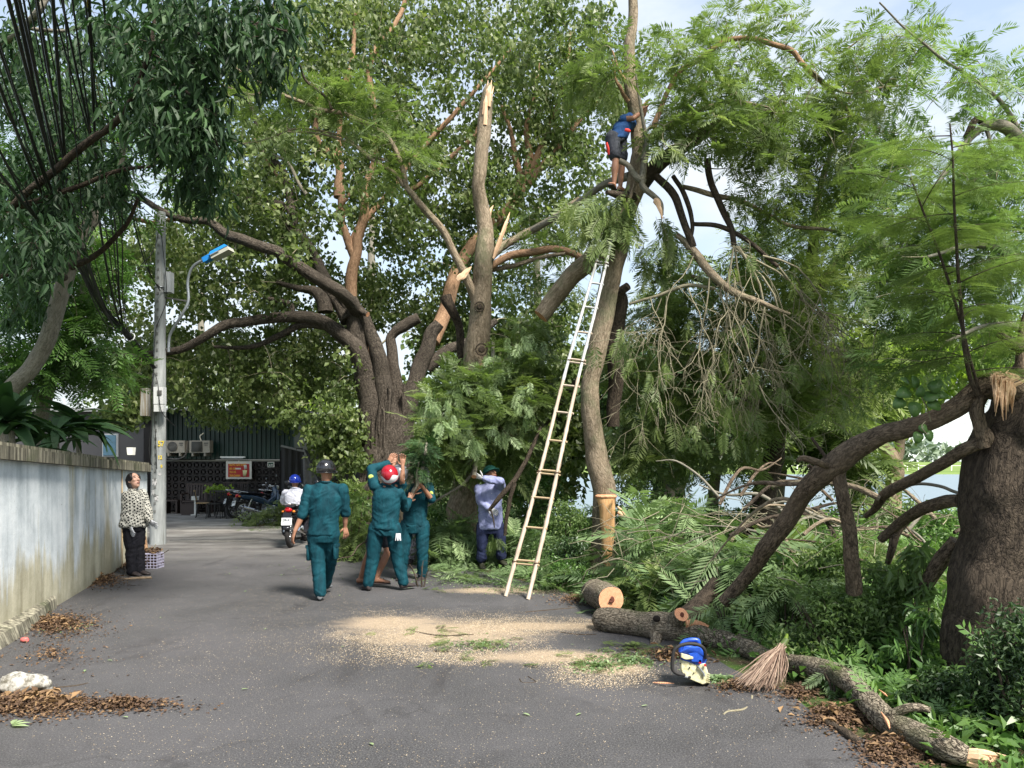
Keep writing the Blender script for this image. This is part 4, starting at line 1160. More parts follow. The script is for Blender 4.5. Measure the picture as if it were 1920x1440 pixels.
# ---------------- slender broken tree with the splintered top
sp = Tree('broken_tree', 'slim pale trunk snapped off high up with a splintered pointed top', 'tree', (P(872, 975, 13)[0], 13, 0), M['bark_grey'])
sp.bark = M['bark_acacia']
sp.limb([(868, 1000, 12.8, 66), (868, 950, 12.8, 56), (872, 900, 12.8, 44), (880, 820, 12.7, 42), (890, 720, 12.5, 42), (896, 640, 12.4, 45), (898, 560, 12.3, 38), (904, 490, 12.2, 36), (904, 420, 12.2, 30), (894, 350, 12.1, 24), (900, 290, 12.1, 26), (908, 220, 12.1, 25), (913, 178, 12.1, 20), (918, 160, 12.1, 14)], 'trunk', 20, lump=.14, lscale=.15)
m = MB()
for k, (dx, y0_, y1_, w) in enumerate([(-3, 235, 150, 9), (4, 200, 150, 8), (8, 190, 162, 5), (1, 185, 156, 7), (-6, 215, 172, 5)]):
    m.tube([P(912 + dx, y0_, 12.02), P(914 + dx, (y0_ + y1_) / 2, 12.0), P(918 + dx, y1_, 12.05)], [rpx(w, 12), rpx(w * .8, 12), .004], 6)
m.build('splinters', M['wood_pale'], sp.root, False)
sp.limb([(893, 562, 12.3, 22), (880, 535, 12.2, 17), (862, 495, 12.1, 15), (835, 440, 12, 14), (805, 400, 11.9, 13), (780, 372, 11.8, 12), (764, 350, 11.8, 11), (757, 315, 11.8, 10), (730, 265, 11.7, 9), (700, 240, 11.7, 9), (640, 212, 11.6, 8), (600, 205, 11.5, 7), (560, 190, 11.4, 6), (520, 172, 11.3, 6), (480, 150, 11.2, 5), (430, 120, 11, 4)])
sp.limb([(757, 350, 11.8, 8), (740, 325, 11.8, 7), (700, 300, 11.8, 6), (660, 270, 11.8, 5), (600, 250, 11.8, 4), (540, 245, 11.8, 3)])
sp.limb([(622, 205, 11.5, 6), (610, 180, 11.5, 5), (575, 150, 11.4, 5), (560, 118, 11.3, 4), (545, 100, 11.3, 3)], mat=M['bark_dark'])
sp.limb([(500, 170, 11.3, 5), (470, 178, 11.2, 4), (420, 160, 11.2, 3)])
sp.limb([(720, 300, 11.8, 5), (690, 290, 12, 5), (640, 255, 12, 4), (560, 240, 12, 3), (500, 260, 12, 3), (450, 270, 12, 2)])
sp.limb([(905, 500, 12.3, 16), (930, 470, 12.5, 15), (970, 445, 12.7, 14), (1010, 425, 13, 13), (1050, 400, 13, 12), (1085, 375, 13.1, 10)])
sp.limb([(912, 505, 12.3, 12), (950, 480, 12.4, 14), (1000, 472, 12.5, 14), (1045, 468, 12.6, 13), (1085, 480, 12.6, 12), (1095, 500, 12.6, 8)], mat=M['bark_orange'])
sp.limb([(910, 510, 12.4, 8), (960, 500, 12.5, 9), (1010, 485, 12.5, 8), (1060, 475, 12.5, 6)])
sp.limb([(860, 710, 12.9, 12), (860, 650, 12.9, 15), (857, 610, 12.9, 16), (848, 580, 12.8, 19), (838, 556, 12.8, 24)], capmat=M['wood_cut'], mat=M['bark_dark'], sides=14)
sp.limb([(900, 690, 12.4, 26), (925, 690, 12.4, 18), (950, 680, 12.5, 14), (985, 672, 12.6, 10)], mat=M['bark_orange'])
for (a_, b_, c_, w) in [((956, 398, 12.2), (945, 430, 12.1), (925, 485, 12.05), 12), ((915, 400, 12.2), (917, 430, 12.15), (914, 470, 12.1), 6), ((884, 500, 12.0), (872, 512, 12), (858, 526, 12), 14), ((925, 385, 12.4), (918, 400, 12.3), (915, 430, 12.2), 12)]:
    MB().tube(smooth_path([P(*a_), P(*b_), P(*c_)], 4), [rpx(w * f_, 12) for f_ in np.interp(np.linspace(0, 1, 9), [0, .3, .8, 1], [.15, .6, 1, .5])], 7, flat=.4, lump=.4, lscale=.05).build('torn_strip', M['wood_pale'], sp.root, False)
for k, (px, py, w) in enumerate([(903, 655, 22), (899, 575, 18), (908, 502, 12), (896, 316, 8)]):
    MB().ring(P(px, py, 12.28 - rpx(36, 12) - .01), rotx(math.pi / 2), rpx(w, 12), .012, 14, 6).ball(P(px, py, 12.28 - rpx(36, 12)), (rpx(w * .6, 12), .02, rpx(w * .6, 12))).build('knot_scar', M['bark_dark'], sp.root)
pts = blob_points([(480, 150, 70, 50, 11, 12, 14), (560, 170, 60, 50, 11, 12, 14), (640, 185, 60, 40, 11.2, 12, 14), (690, 190, 50, 60, 11.2, 12.2, 14), (745, 250, 45, 60, 11.3, 12.2, 14), (500, 250, 60, 25, 11.5, 12.3, 6), (700, 330, 60, 20, 11.5, 12.3, 4), (760, 300, 30, 30, 11.5, 12.3, 6),
                   (1000, 440, 60, 30, 12.4, 13.4, 12), (1060, 520, 50, 50, 12.4, 13.4, 12), (960, 520, 50, 30, 12.4, 13.4, 10)])
D = sp.twigs(pts, M['twig'], rmul=1.0)
sp.crown(pts, D, 'frond', M['leaf_feather'], per=4, rad=.3, size=(.28, .46), tb=.05)

# ---------------- the tree the ladder leans on
ld = Tree('ladder_tree', 'tall leaning feathery-leaved tree that the bamboo ladder leans against', 'tree', (P(1132, 1090, 10.9)[0], 10.9, 0), M['bark_acacia'])
ld.limb([(1134, 1118, 10.9, 62), (1131, 1060, 10.9, 50), (1130, 1000, 10.9, 45), (1127, 940, 10.9, 44), (1121, 890, 10.9, 43), (1113, 840, 10.9, 39), (1107, 780, 10.9, 36), (1109, 720, 10.9, 34), (1116, 660, 10.9, 35), (1126, 600, 10.9, 38), (1138, 540, 10.9, 38), (1153, 470, 10.9, 38), (1168, 410, 10.9, 36), (1186, 350, 10.8, 34), (1196, 290, 10.8, 32), (1194, 240, 10.8, 26), (1186, 190, 10.8, 23), (1180, 150, 10.8, 22), (1182, 90, 10.8, 21), (1189, 40, 10.8, 19), (1190, -20, 10.8, 16), (1192, -120, 10.8, 11), (1200, -220, 10.8, 6)], 'trunk', 22, lump=.13, lscale=.16)
ld.limb([(1196, 350, 10.9, 34), (1225, 315, 10.9, 30), (1260, 290, 10.9, 27), (1300, 265, 10.9, 24), (1350, 235, 10.9, 18), (1400, 215, 10.8, 14), (1440, 208, 10.7, 9), (1500, 215, 10.7, 6)], sides=14, mat=M['bark_dark'])
ld.limb([(1206, 262, 10.8, 12), (1240, 245, 10.7, 10), (1280, 222, 10.6, 8), (1330, 200, 10.5, 8), (1380, 190, 10.4, 6), (1440, 200, 10.4, 4)])
ld.limb([(1225, 240, 10.8, 12), (1235, 215, 10.8, 10), (1270, 140, 10.9, 9), (1310, 112, 11, 10), (1350, 80, 11, 9), (1380, 72, 11, 9), (1420, 75, 11, 9), (1480, 92, 11, 9), (1500, 115, 11, 9), (1520, 135, 11, 8), (1560, 170, 11, 7), (1590, 205, 11, 6), (1620, 240, 11, 4), (1650, 245, 11, 3)], mat=M['bark_orange'])
ld.limb([(1500, 112, 11, 5), (1520, 130, 11, 5), (1560, 165, 10.9, 5), (1600, 175, 10.8, 4), (1650, 165, 10.8, 4), (1720, 160, 10.8, 3)])
ld.limb([(1545, 90, 11, 4), (1570, 100, 11, 4), (1610, 75, 11, 3), (1640, 50, 11, 2)])
ld.limb([(1326, 300, 10.8, 13), (1334, 340, 10.7, 12), (1352, 380, 10.6, 12), (1370, 425, 10.5, 11), (1376, 460, 10.5, 10)], mat=M['bark_dark'])
# forked dead-looking snag in front of the climber
ld.limb([(1205, 300, 10.5, 12), (1212, 270, 10.5, 9), (1207, 230, 10.5, 7), (1200, 180, 10.5, 5), (1195, 140, 10.5, 3)], mat=M['bark_grey'])
ld.limb([(1138, 280, 10.4, 9), (1160, 300, 10.4, 10), (1180, 310, 10.4, 10), (1193, 328, 10.4, 13), (1206, 336, 10.4, 14), (1210, 310, 10.45, 11), (1212, 270, 10.5, 10)], mat=M['bark_grey'])
ld.limb([(1206, 336, 10.4, 13), (1204, 350, 10.4, 12), (1222, 368, 10.4, 11), (1236, 385, 10.4, 9), (1240, 405, 10.4, 4)], mat=M['bark_grey'])
MB().tube(smooth_path([P(1228, 372, 10.3), P(1236, 388, 10.3), P(1242, 410, 10.3)], 4), [.02, .05, .045, .04, .035, .03, .02, .01, .005], 6, flat=.5, lump=.4, lscale=.04).build('torn_strip', M['wood_pale'], ld.root, False)
# left limb cut short
ld.limb([(1150, 470, 11, 34), (1120, 480, 11.2, 36), (1095, 500, 11.3, 36), (1065, 535, 11.4, 34), (1040, 560, 11.5, 33), (1012, 592, 11.5, 30)], capmat=M['wood_cut'], sides=14)
ld.limb([(1180, 330, 10.9, 16), (1140, 345, 11.2, 13), (1100, 372, 11.6, 13), (1060, 400, 12, 12), (1000, 430, 12.4, 12)], mat=M['bark_grey'])
ld.limb([(1150, 800, 11.3, 24), (1152, 740, 11.3, 28), (1150, 680, 11.2, 32), (1156, 620, 11.2, 34), (1160, 570, 11.1, 30), (1162, 550, 11.1, 18)], mat=M['bark_dark'], sides=14)
ld.limb([(1150, 560, 11.0, 20), (1160, 545, 10.9, 17), (1175, 533, 10.8, 15)], capmat=M['bark_dark'], mat=M['bark_dark'])
ld.limb([(1150, 420, 10.6, 12), (1175, 380, 10.5, 8), (1190, 345, 10.5, 5)])
ld.limb([(1178, 190, 10.6, 8), (1165, 165, 10.5, 7), (1156, 150, 10.5, 5), (1150, 110, 10.5, 3)], mat=M['bark_orange'])
ld.limb([(1172, 150, 10.6, 6), (1160, 130, 10.6, 4), (1148, 95, 10.6, 3)], mat=M['bark_orange'])
# broken-open stub with orange wood at the foot of the trunk
m = MB()
st = []
for px, py, w in [(1134, 930, 36), (1136, 942, 31), (1138, 975, 27), (1139, 1010, 23), (1137, 1040, 17), (1137, 1062, 11), (1138, 1090, 5)]:
    cc = P(px + 1, py, 10.9 - rpx(46, 10.9) - .085)
    st.append((cc, (rpx(w, 10.9), 0, 0), (0, .085 if py < 1000 else .07, 0)))
sq = smooth_path([np.concatenate(x) for x in st], 4)
m.loft([(r[:3] + [.006 * math.sin(i * 1.3), 0, 0], r[3:6], r[6:9]) for i, r in enumerate(sq)], 18)
m.build('peeled_wood', M['wood_raw'], ld.root)
c0 = P(1136, 931, 10.9 - rpx(46, 10.9) - .07)
MB().ball(c0, (rpx(41, 10.9), .115, .045), seg=20, zmax=.6).build('cut_ledge', M['wood_cut'], ld.root)
ld.limb([(1160, 960, 10.7, 9), (1180, 978, 10.6, 11), (1205, 995, 10.5, 9), (1228, 1012, 10.4, 4)], 'torn_splinter', 7, mat=M['wood_pale'], lump=.5, nodes=False)
ld.limb([(1158, 950, 10.7, 4), (1176, 970, 10.6, 5), (1200, 992, 10.5, 3), (1225, 1006, 10.5, 2)], 'torn_splinter', 6, mat=M['wood_pale'], lump=.5, nodes=False)
pts = blob_points([(1290, 120, 80, 80, 10, 12, 34), (1400, 60, 120, 45, 10.4, 12, 22), (1440, 150, 100, 60, 10, 12, 26), (1560, 160, 90, 80, 10.2, 12, 34), (1650, 120, 70, 80, 10.4, 12, 22), (1700, 60, 50, 40, 10.6, 12, 5),
                   (1350, 230, 110, 55, 9.8, 11.6, 50), (1470, 250, 90, 50, 9.8, 11.6, 34), (1600, 280, 90, 90, 10, 12, 46), (1250, 250, 50, 45, 9.9, 11, 14), (1130, 150, 45, 50, 10.2, 11, 16), (1130, 130, 60, 80, 11, 12, 8),
                   (1380, 350, 60, 40, 10.3, 11.6, 4), (1500, 360, 90, 50, 10.3, 12, 26), (1430, 400, 60, 30, 10.5, 11.6, 8)])
D = ld.twigs(pts, M['twig'], rmul=1.7)
ld.crown(pts, D, 'frond', M['leaf_feather'], per=6, rad=.34, size=(.22, .44), tb=.08)
pts = blob_points([(1110, 390, 34, 50, 10.3, 10.9, 9), (1175, 390, 30, 36, 10.3, 10.6, 8), (1150, 440, 50, 40, 10.3, 10.9, 7), (1230, 440, 40, 60, 10.4, 11, 10), (1090, 130, 40, 40, 10.4, 11, 5), (1540, 240, 200, 60, 10, 11.5, 20)])
D = ld.twigs(pts, M['twig'], 'hanging_twigs', sag=.25)
ld.crown(pts, D, 'hang', M['leaf_feather'], per=8, rad=.2, size=(.22, .42), name='hanging_sprays', tb=.2)

# ---------------- broken limb hanging from it, with its spray of bare twigs
hb = Tree('hanging_broken_branch', 'broken branch hanging upside down with a fan of bare pale twigs, right of the ladder', 'branch', P(1376, 440, 10.5), M['twig'])
hb.limb([(1270, 440, 10.6, 9), (1300, 470, 10.5, 16), (1330, 510, 10.4, 16), (1370, 545, 10.3, 14), (1420, 565, 10.2, 10), (1480, 590, 10.2, 6)], mat=M['bark_acacia'])
hb.limb([(1230, 330, 10.7, 14), (1265, 370, 10.6, 15), (1285, 420, 10.5, 14), (1300, 465, 10.5, 15)], mat=M['bark_dark'])
hb.limb([(1262, 330, 10.7, 9), (1285, 370, 10.6, 10), (1300, 420, 10.5, 8), (1290, 470, 10.5, 5)], mat=M['bark_dark'])
hb.limb([(1280, 350, 10.8, 8), (1340, 365, 10.7, 10), (1400, 380, 10.8, 8), (1470, 420, 10.8, 7), (1540, 430, 10.9, 6), (1570, 435, 10.9, 4)], mat=M['bark_acacia'])
hb.limb([(1300, 420, 10.5, 8), (1350, 425, 10.5, 9), (1400, 450, 10.5, 8), (1460, 500, 10.4, 7)], mat=M['bark_dark'])
hb.limb([(1180, 570, 10.8, 5), (1230, 555, 10.7, 6), (1290, 535, 10.6, 7), (1340, 540, 10.5, 6)])
r1 = np.random.default_rng(11)
mt = MB(); tips = []
def bare(p, d, L, r, depth):
    n = 6
    q = [p]; dd = d
    for k in range(n):
        dd = N(dd + np.array([0, 0, -0.10]) + r1.normal(0, .19, 3) * [1, .6, 1])
        q.append(q[-1] + dd * L / n)
    q = np.array(q)
    mt.tube(q, np.linspace(r, r * .45, n + 1), 5, cap=(False, False))
    if depth == 0:
        tips.append(q[-1]); return
    for k in range(r1.integers(2, 5)):
        j = r1.integers(1, n + 1)
        nd_ = N(dd + r1.normal(0, .7, 3) * [1, .7, .8])
        bare(q[j], nd_, L * r1.uniform(.45, .8), max(r * .5, .0035), depth - 1)
for (px, py, dx, dz, L_, w) in [(1376, 460, -.5, -1, 1.4, 6), (1378, 462, .0, -1, 1.5, 6), (1380, 462, .9, -1, 1.9, 8), (1384, 462, 1.3, -1, 1.7, 7), (1376, 520, .3, -1, 1.3, 5), (1330, 520, -.3, -1, 1.3, 5), (1300, 480, -.8, -1, 1.0, 4), (1350, 540, -.2, -1, 1.2, 5), (1420, 560, .5, -1, 1.1, 4), (1470, 590, .7, -1, 1.0, 4), (1250, 555, -.2, -1, 1.2, 4), (1290, 540, .2, -1, 1.2, 4), (1220, 560, .1, -1, 1.0, 3), (1460, 500, .8, -1, 1.2, 5), (1500, 560, 1.1, -1, 1.1, 5), (1430, 480, 1.5, -.8, 1.5, 6), (1240, 560, -.4, -.9, 1.1, 3), (1380, 470, 1.6, -.7, 1.9, 6), (1340, 540, .6, -1, 1.4, 4), (1400, 600, .9, -.8, 1.3, 4), (1450, 640, .5, -.9, 1.0, 4), (1540, 640, .6, -1, .9, 4)]:
    bare(P(px, py, 10.4), N(np.array([dx, r1.uniform(-.3, .3), dz])), L_, rpx(w * .72, 10.4), 3)
mt.build('bare_twigs', M['twig'], hb.root, kind='stuff')
hb.crown(np.array(tips)[::9], np.array(tips)[::9] * 0 + [0, 0, -.5], 'hang', M['leaf_feather'], per=3, rad=.12, size=(.16, .32), name='leaf_sprays', tb=.1)
print('bare tips', len(tips))
# low feathery mass behind the bare twigs
bt = Tree('drooping_feathery_tree', 'dense drooping feathery tree behind the fan of bare twigs', 'tree', (P(1500, 980, 14)[0], 14, 0), M['bark_dark'])
bt.limb([(1430, 1010, 14, 60), (1440, 880, 14, 40), (1470, 750, 14, 34), (1500, 620, 14, 28), (1520, 500, 14, 22), (1530, 380, 14, 14), (1560, 280, 14, 8)], 'trunk', 14)
bt.limb([(1490, 650, 14, 22), (1400, 560, 13.5, 16), (1300, 520, 13.2, 10), (1220, 530, 13, 6)])
bt.limb([(1510, 560, 14, 20), (1600, 470, 13.6, 14), (1680, 420, 13.4, 9), (1740, 400, 13, 6)])
bt.limb([(1480, 720, 14, 18), (1570, 680, 13.6, 12), (1660, 690, 13.4, 7)])
bt.limb([(1460, 780, 14, 18), (1350, 720, 13.6, 12), (1260, 700, 13.4, 7)])
pts = blob_points([(1340, 590, 130, 90, 12.2, 15, 70), (1460, 520, 110, 110, 12.2, 15, 80), (1560, 600, 110, 120, 12.2, 15, 80), (1420, 720, 170, 75, 12, 15, 90), (1580, 720, 100, 60, 12, 15, 44), (1620, 450, 90, 90, 12.2, 15, 50), (1280, 720, 80, 60, 12, 15, 30), (1260, 560, 60, 60, 12.2, 14, 20), (1520, 420, 60, 60, 13, 15, 14), (1210, 790, 55, 100, 12, 14.5, 34), (1290, 850, 60, 40, 12.5, 14.5, 12), (1190, 640, 40, 80, 11.8, 13, 14), (1400, 840, 80, 30, 12.5, 14.5, 14)])
D = bt.twigs(pts, M['twig_dark'], rmul=1.2)
bt.crown(pts, D, 'frond', M['leaf_feather'], per=6, rad=.45, size=(.34, .6), tb=.34)

# ---------------- bright feathery crown on the right and the sapling shoots
rc = Tree('bright_feathery_tree', 'bright green feathery-crowned tree filling the right edge above the torn trunk', 'tree', (P(2010, 1000, 9.5)[0], 9.5, -.2), M['bark_grey'])
rc.limb([(2030, 1050, 9.5, 90), (2010, 800, 9.5, 70), (1990, 560, 9.5, 50), (1960, 400, 9.5, 36), (1925, 290, 9.5, 26), (1890, 245, 9.4, 22), (1850, 236, 9.3, 18), (1830, 245, 9.3, 14), (1800, 280, 9.2, 11), (1760, 340, 9.1, 9), (1720, 390, 9.1, 7), (1690, 410, 9, 4)], 'trunk', 14)
rc.limb([(1850, 236, 9.3, 12), (1828, 224, 9.3, 13), (1810, 258, 9.3, 12)], mat=M['bark_dark'])
rc.limb([(1960, 360, 9.5, 18), (1900, 220, 9.5, 9), (1840, 160, 9.5, 7), (1760, 100, 9.4, 5), (1700, 55, 9.4, 4), (1650, 5, 9.3, 3)])
rc.limb([(1850, 245, 9.3, 7), (1862, 280, 9.2, 5), (1876, 320, 9.2, 3)])
rc.limb([(1980, 560, 9.5, 24), (1900, 480, 9, 16), (1820, 460, 8.6, 10), (1740, 480, 8.4, 6)])
rc.limb([(1990, 700, 9.5, 24), (1920, 620, 9, 14), (1850, 610, 8.6, 9), (1770, 640, 8.4, 5)])
pts = blob_points([(1680, 380, 100, 110, 8.6, 11, 46), (1780, 430, 110, 120, 8.2, 10.5, 60), (1880, 400, 80, 150, 8.2, 10.5, 60), (1860, 560, 90, 80, 8.2, 10.5, 36), (1720, 560, 100, 90, 8.6, 11, 40), (1880, 190, 60, 80, 8.8, 10.5, 12), (1800, 120, 60, 60, 9, 10.5, 6), (1740, 150, 60, 70, 9, 10.5, 7), (1690, 70, 40, 40, 9, 10.5, 4), (1700, 660, 90, 50, 9, 11.5, 22), (1880, 660, 60, 50, 9, 11, 8), (1870, 290, 60, 30, 8.6, 10.5, 12)])
D = rc.twigs(pts, M['twig'], rmul=1.4)
rc.crown(pts, D, 'frond', M['leaf_bright'], per=6, rad=.36, size=(.24, .44), tb=.02)
# ---------------- enormous torn trunk at the right edge
bg = Tree('torn_tree', 'enormous dark rough trunk at the right edge, torn open at the top', 'tree', (P(1840, 1330, 5.1)[0], 5.1, -.1), M['bark_dark'])
bg.limb([(1856, 1420, 5.15, 190), (1848, 1330, 5.12, 150), (1842, 1220, 5.1, 134), (1846, 1100, 5.1, 134), (1860, 1000, 5.1, 144), (1886, 920, 5.1, 160), (1918, 840, 5.1, 172), (1955, 770, 5.1, 170), (1980, 700, 5.1, 140), (1995, 640, 5.1, 110), (1995, 560, 5.2, 90), (2010, 450, 5.3, 70)], 'trunk', 36, lump=.16, lscale=.14, sub=8)
bg.limb([(1905, 730, 5.0, 54), (1880, 722, 5.0, 56), (1850, 725, 5.0, 50), (1826, 736, 5.02, 40), (1790, 765, 5.05, 38), (1750, 790, 5.1, 36), (1700, 806, 5.2, 36), (1660, 815, 5.3, 36), (1630, 832, 5.4, 40), (1600, 850, 5.5, 44), (1572, 875, 5.6, 46), (1545, 895, 5.7, 40), (1510, 930, 5.9, 36), (1475, 980, 6.1, 34), (1440, 1022, 6.3, 33), (1425, 1050, 6.4, 28), (1390, 1090, 6.6, 26), (1350, 1130, 6.7, 24)], sides=20, lump=.12, lscale=.12, label='long elbowed limb torn down from the huge trunk', mat=M['bark_limb'])
bg.limb([(1572, 868, 5.6, 34), (1572, 900, 5.6, 26), (1580, 940, 5.6, 25), (1592, 985, 5.65, 26), (1600, 1040, 5.7, 28), (1606, 1110, 5.8, 30)], sides=14, mat=M['bark_limb'])
bg.limb([(1834, 800, 5.0, 22), (1850, 825, 5.0, 24), (1810, 845, 5.1, 24), (1770, 870, 5.3, 23), (1730, 890, 5.5, 22), (1690, 910, 5.7, 20), (1660, 930, 5.9, 19), (1640, 955, 6.1, 14), (1620, 970, 6.2, 9)], sides=12, mat=M['bark_limb'])
bg.limb([(1800, 938, 5.3, 24), (1770, 944, 5.5, 26), (1730, 955, 5.7, 23), (1690, 975, 6, 20), (1650, 1010, 6.2, 16)], sides=12, mat=M['bark_limb'])
bg.limb([(1700, 975, 6.1, 16), (1680, 1000, 6.1, 16), (1672, 1030, 6.1, 14), (1665, 1055, 6.2, 10)], mat=M['bark_limb'])
bg.limb([(1795, 1015, 5.6, 30), (1770, 1040, 5.7, 30), (1745, 1080, 5.8, 26), (1725, 1120, 5.9, 22)], sides=12, mat=M['bark_limb'])
bg.limb([(1560, 872, 5.6, 12), (1530, 862, 5.5, 13), (1505, 855, 5.5, 11), (1495, 860, 5.5, 8)], mat=M['bark_limb'])
bg.limb([(1560, 880, 5.6, 7), (1540, 845, 5.6, 6), (1525, 822, 5.6, 5)], mat=M['twig_dark'])
bg.limb([(1555, 880, 5.7, 9), (1530, 885, 5.7, 9), (1515, 875, 5.7, 8)], mat=M['bark_limb'])
bg.limb([(1545, 900, 5.7, 9), (1480, 908, 5.9, 8), (1430, 905, 6.1, 8), (1400, 912, 6.2, 5), (1350, 935, 6.3, 3)], mat=M['bark_limb'])
bg.limb([(1650, 935, 5.9, 12), (1610, 915, 6.0, 11), (1570, 908, 6.1, 10), (1510, 905, 6.2, 8), (1450, 915, 6.3, 6)], mat=M['bark_acacia'])
bg.limb([(1500, 940, 6, 8), (1460, 935, 6.1, 7), (1420, 955, 6.2, 6), (1380, 990, 6.3, 4), (1330, 1050, 6.4, 3)], mat=M['bark_acacia'])
bg.limb([(1800, 925, 5.4, 6), (1760, 908, 5.6, 6), (1710, 905, 5.8, 6), (1670, 925, 6, 5)], mat=M['bark_grey'])
bg.limb([(1920, 650, 5.0, 20), (1900, 645, 4.98, 17), (1880, 630, 4.96, 15), (1870, 622, 4.95, 13)], capmat=M['bark_dark'])
bg.limb([(1918, 740, 5, 18), (1916, 690, 5, 16), (1920, 620, 5, 14), (1935, 560, 5, 10)], mat=M['bark_limb'])
bg.limb([(1840, 745, 4.98, 24), (1832, 770, 4.97, 26), (1838, 800, 4.97, 24), (1845, 840, 4.98, 22)], label='rotten brown snag beside the fresh tear', mat=M['bark_limb'])
# torn wood: a fan of fibrous plates
rr_ = np.random.default_rng(5)
for k in range(26):
    t_ = k / 25
    x0_ = 1862 + 44 * t_ + rr_.normal(0, 5); y0_ = 706 + 6 * t_ + rr_.normal(0, 5)
    x1_ = 1868 + 30 * t_ + rr_.normal(0, 4); y1_ = 782 - 40 * abs(t_ - .3) + rr_.normal(0, 9)
    Yk = 4.80 - .03 * rr_.random() + .05 * t_
    pth = smooth_path([P(x0_, y0_, Yk + .08), P((x0_ + x1_) / 2 + rr_.normal(0, 3), (y0_ + y1_) / 2, Yk - .01), P(x1_, y1_, Yk + .04)], 4)
    MB().tube(pth, np.interp(np.linspace(0, 1, len(pth)), [0, .4, 1], [.006, rr_.uniform(.012, .026), .003]), 6, flat=rr_.uniform(.3, .7), lump=.6, lscale=.05, seed=k).build('torn_fibre', M['wood_pale'], bg.root, False)
for k in range(12):
    x0_ = 1856 + rr_.uniform(0, 46); y0_ = 712 + rr_.uniform(-4, 12)
    pth = smooth_path([P(x0_, y0_, 4.85), P(x0_ + rr_.normal(4, 8), y0_ - 8, 4.85), P(x0_ + rr_.normal(8, 12), y0_ - rr_.uniform(6, 20), 4.86)], 3)
    MB().tube(pth, [.014, .013, .012, .010, .008, .005, .003], 5, flat=.5, lump=.5, lscale=.03, seed=k).build('torn_fibre', M['wood_pale'], bg.root, False)
# vine with broad heart leaves on the limb
vine = thing('heart_leaf_vine', 'small vine with broad heart-shaped leaves dangling on the elbowed limb', 'vine', P(1730, 745, 5.0))
m2 = MB(); m2.tube(smooth_path([P(1745, 790, 5.0), P(1738, 765, 4.95), P(1722, 735, 4.95), P(1715, 720, 4.95)], 5), .004, 5)
m2.tube(smooth_path([P(1735, 790, 4.95), P(1728, 800, 4.9), P(1738, 815, 4.9)], 4), .003, 5).build('stem', M['twig'], vine)
lf = MB(); th_ = np.linspace(0, 2 * np.pi, 20, endpoint=False)
hx = np.cos(th_) * (1 - .0 * th_); 
outl = []
for a in th_:
    r_ = 0.5 * (1 - .35 * abs(math.cos(a / 2)) ** 8 + .45 * max(0, -math.cos(a)) ** 6)
    outl.append((-math.cos(a) * r_ + .1 + (0.0), math.sin(a) * r_ * .92))
for (px, py, sx, ang, tilt) in [(1700, 735, .14, 200, .3), (1718, 722, .12, 120, .5), (1748, 728, .13, 40, .3), (1690, 752, .13, 215, .2), (1715, 760, .14, 260, .2), (1745, 755, .13, 320, .3), (1738, 745, .14, 10, .5), (1725, 740, .10, 90, .7), (1722, 815, .11, 250, .2), (1740, 812, .10, 280, .3), (1728, 800, .09, 300, .1), (1760, 740, .10, 350, .4), (1700, 715, .09, 160, .6)]:
    c = P(px, py, 4.93); a = math.radians(ang)
    X = N(np.array([math.cos(a), -.2, math.sin(a)])); Z = N(np.array([0, -1, tilt * 1.5])); Y_ = N(np.cross(Z, X)); Z = np.cross(X, Y_)
    sx *= .72; ps_ = [c + X * u * sx + Y_ * v * sx + Z * (.12 * abs(v)) * sx for u, v in outl]
    MB().poly(ps_, .002, Z).build('leaf', M['leaf_shrub'], vine)
# sapling shoots with big doubly feathered fronds
def fine_leaf(m, base, d, nrm, size, tint):
    scatter(m, FRONDS_FINE, np.array([base]), np.array([d]), np.array([nrm]), np.array([size]), np.array([tint]))
for si, (rows, lab) in enumerate([
    ([(1832, 740, 4.9, 9), (1818, 700, 4.85, 8), (1806, 600, 4.8, 7), (1797, 500, 4.75, 6), (1788, 400, 4.7, 5), (1780, 300, 4.65, 4), (1777, 230, 4.6, 3)], 'taller slim shoot with wide feathery fronds rising from the torn limb'),
    ([(1838, 745, 4.95, 7), (1825, 690, 4.9, 6), (1802, 600, 4.9, 6), (1770, 500, 4.9, 5), (1730, 400, 4.9, 4), (1700, 330, 4.9, 3)], 'left-leaning slim shoot with feathery fronds rising from the torn limb')]):
    st = Tree('sapling_shoot', lab, 'shoot', P(*rows[0][:3]), M['twig_dark'])
    p_, r_ = st.limb(rows, 'stem', 7, nodes=False)
    for k in range(15):
        j = int(len(p_) * (.18 + .80 * k / 15)); base = p_[j]
        a = k * 2.4 + si; m = MB()
        d = N(np.array([math.cos(a), math.sin(a) * .8, rr_.uniform(.05, .5)]))
        # compound frond: a long rachis carrying pairs of comb leaves
        L_ = rr_.uniform(.38, .6)
        q = [base + d * L_ * t + np.array([0, 0, -.22 * L_ * t * t]) for t in np.linspace(0, 1, 8)]
        m.tube(q, np.linspace(.004, .0015, 8), 4, 1, cap=(False, False))
        tv = N(q[-1] - q[0])
        for t in np.linspace(.15, 1, 9):
            c = base + d * L_ * t + np.array([0, 0, -.22 * L_ * t * t])
            side = N(np.cross(tv, (0, 0, 1)))
            for s_ in (-1, 1):
                fine_leaf(m, c, N(side * s_ + tv * .5 + [0, 0, -.15]), (0, 0, 1), L_ * (.50 - .25 * t) * rr_.uniform(.9, 1.15), .42 + rr_.normal(0, .15))
        m.build('frond', [M['leaf_feather'], M['twig_dark']], st.root, False)

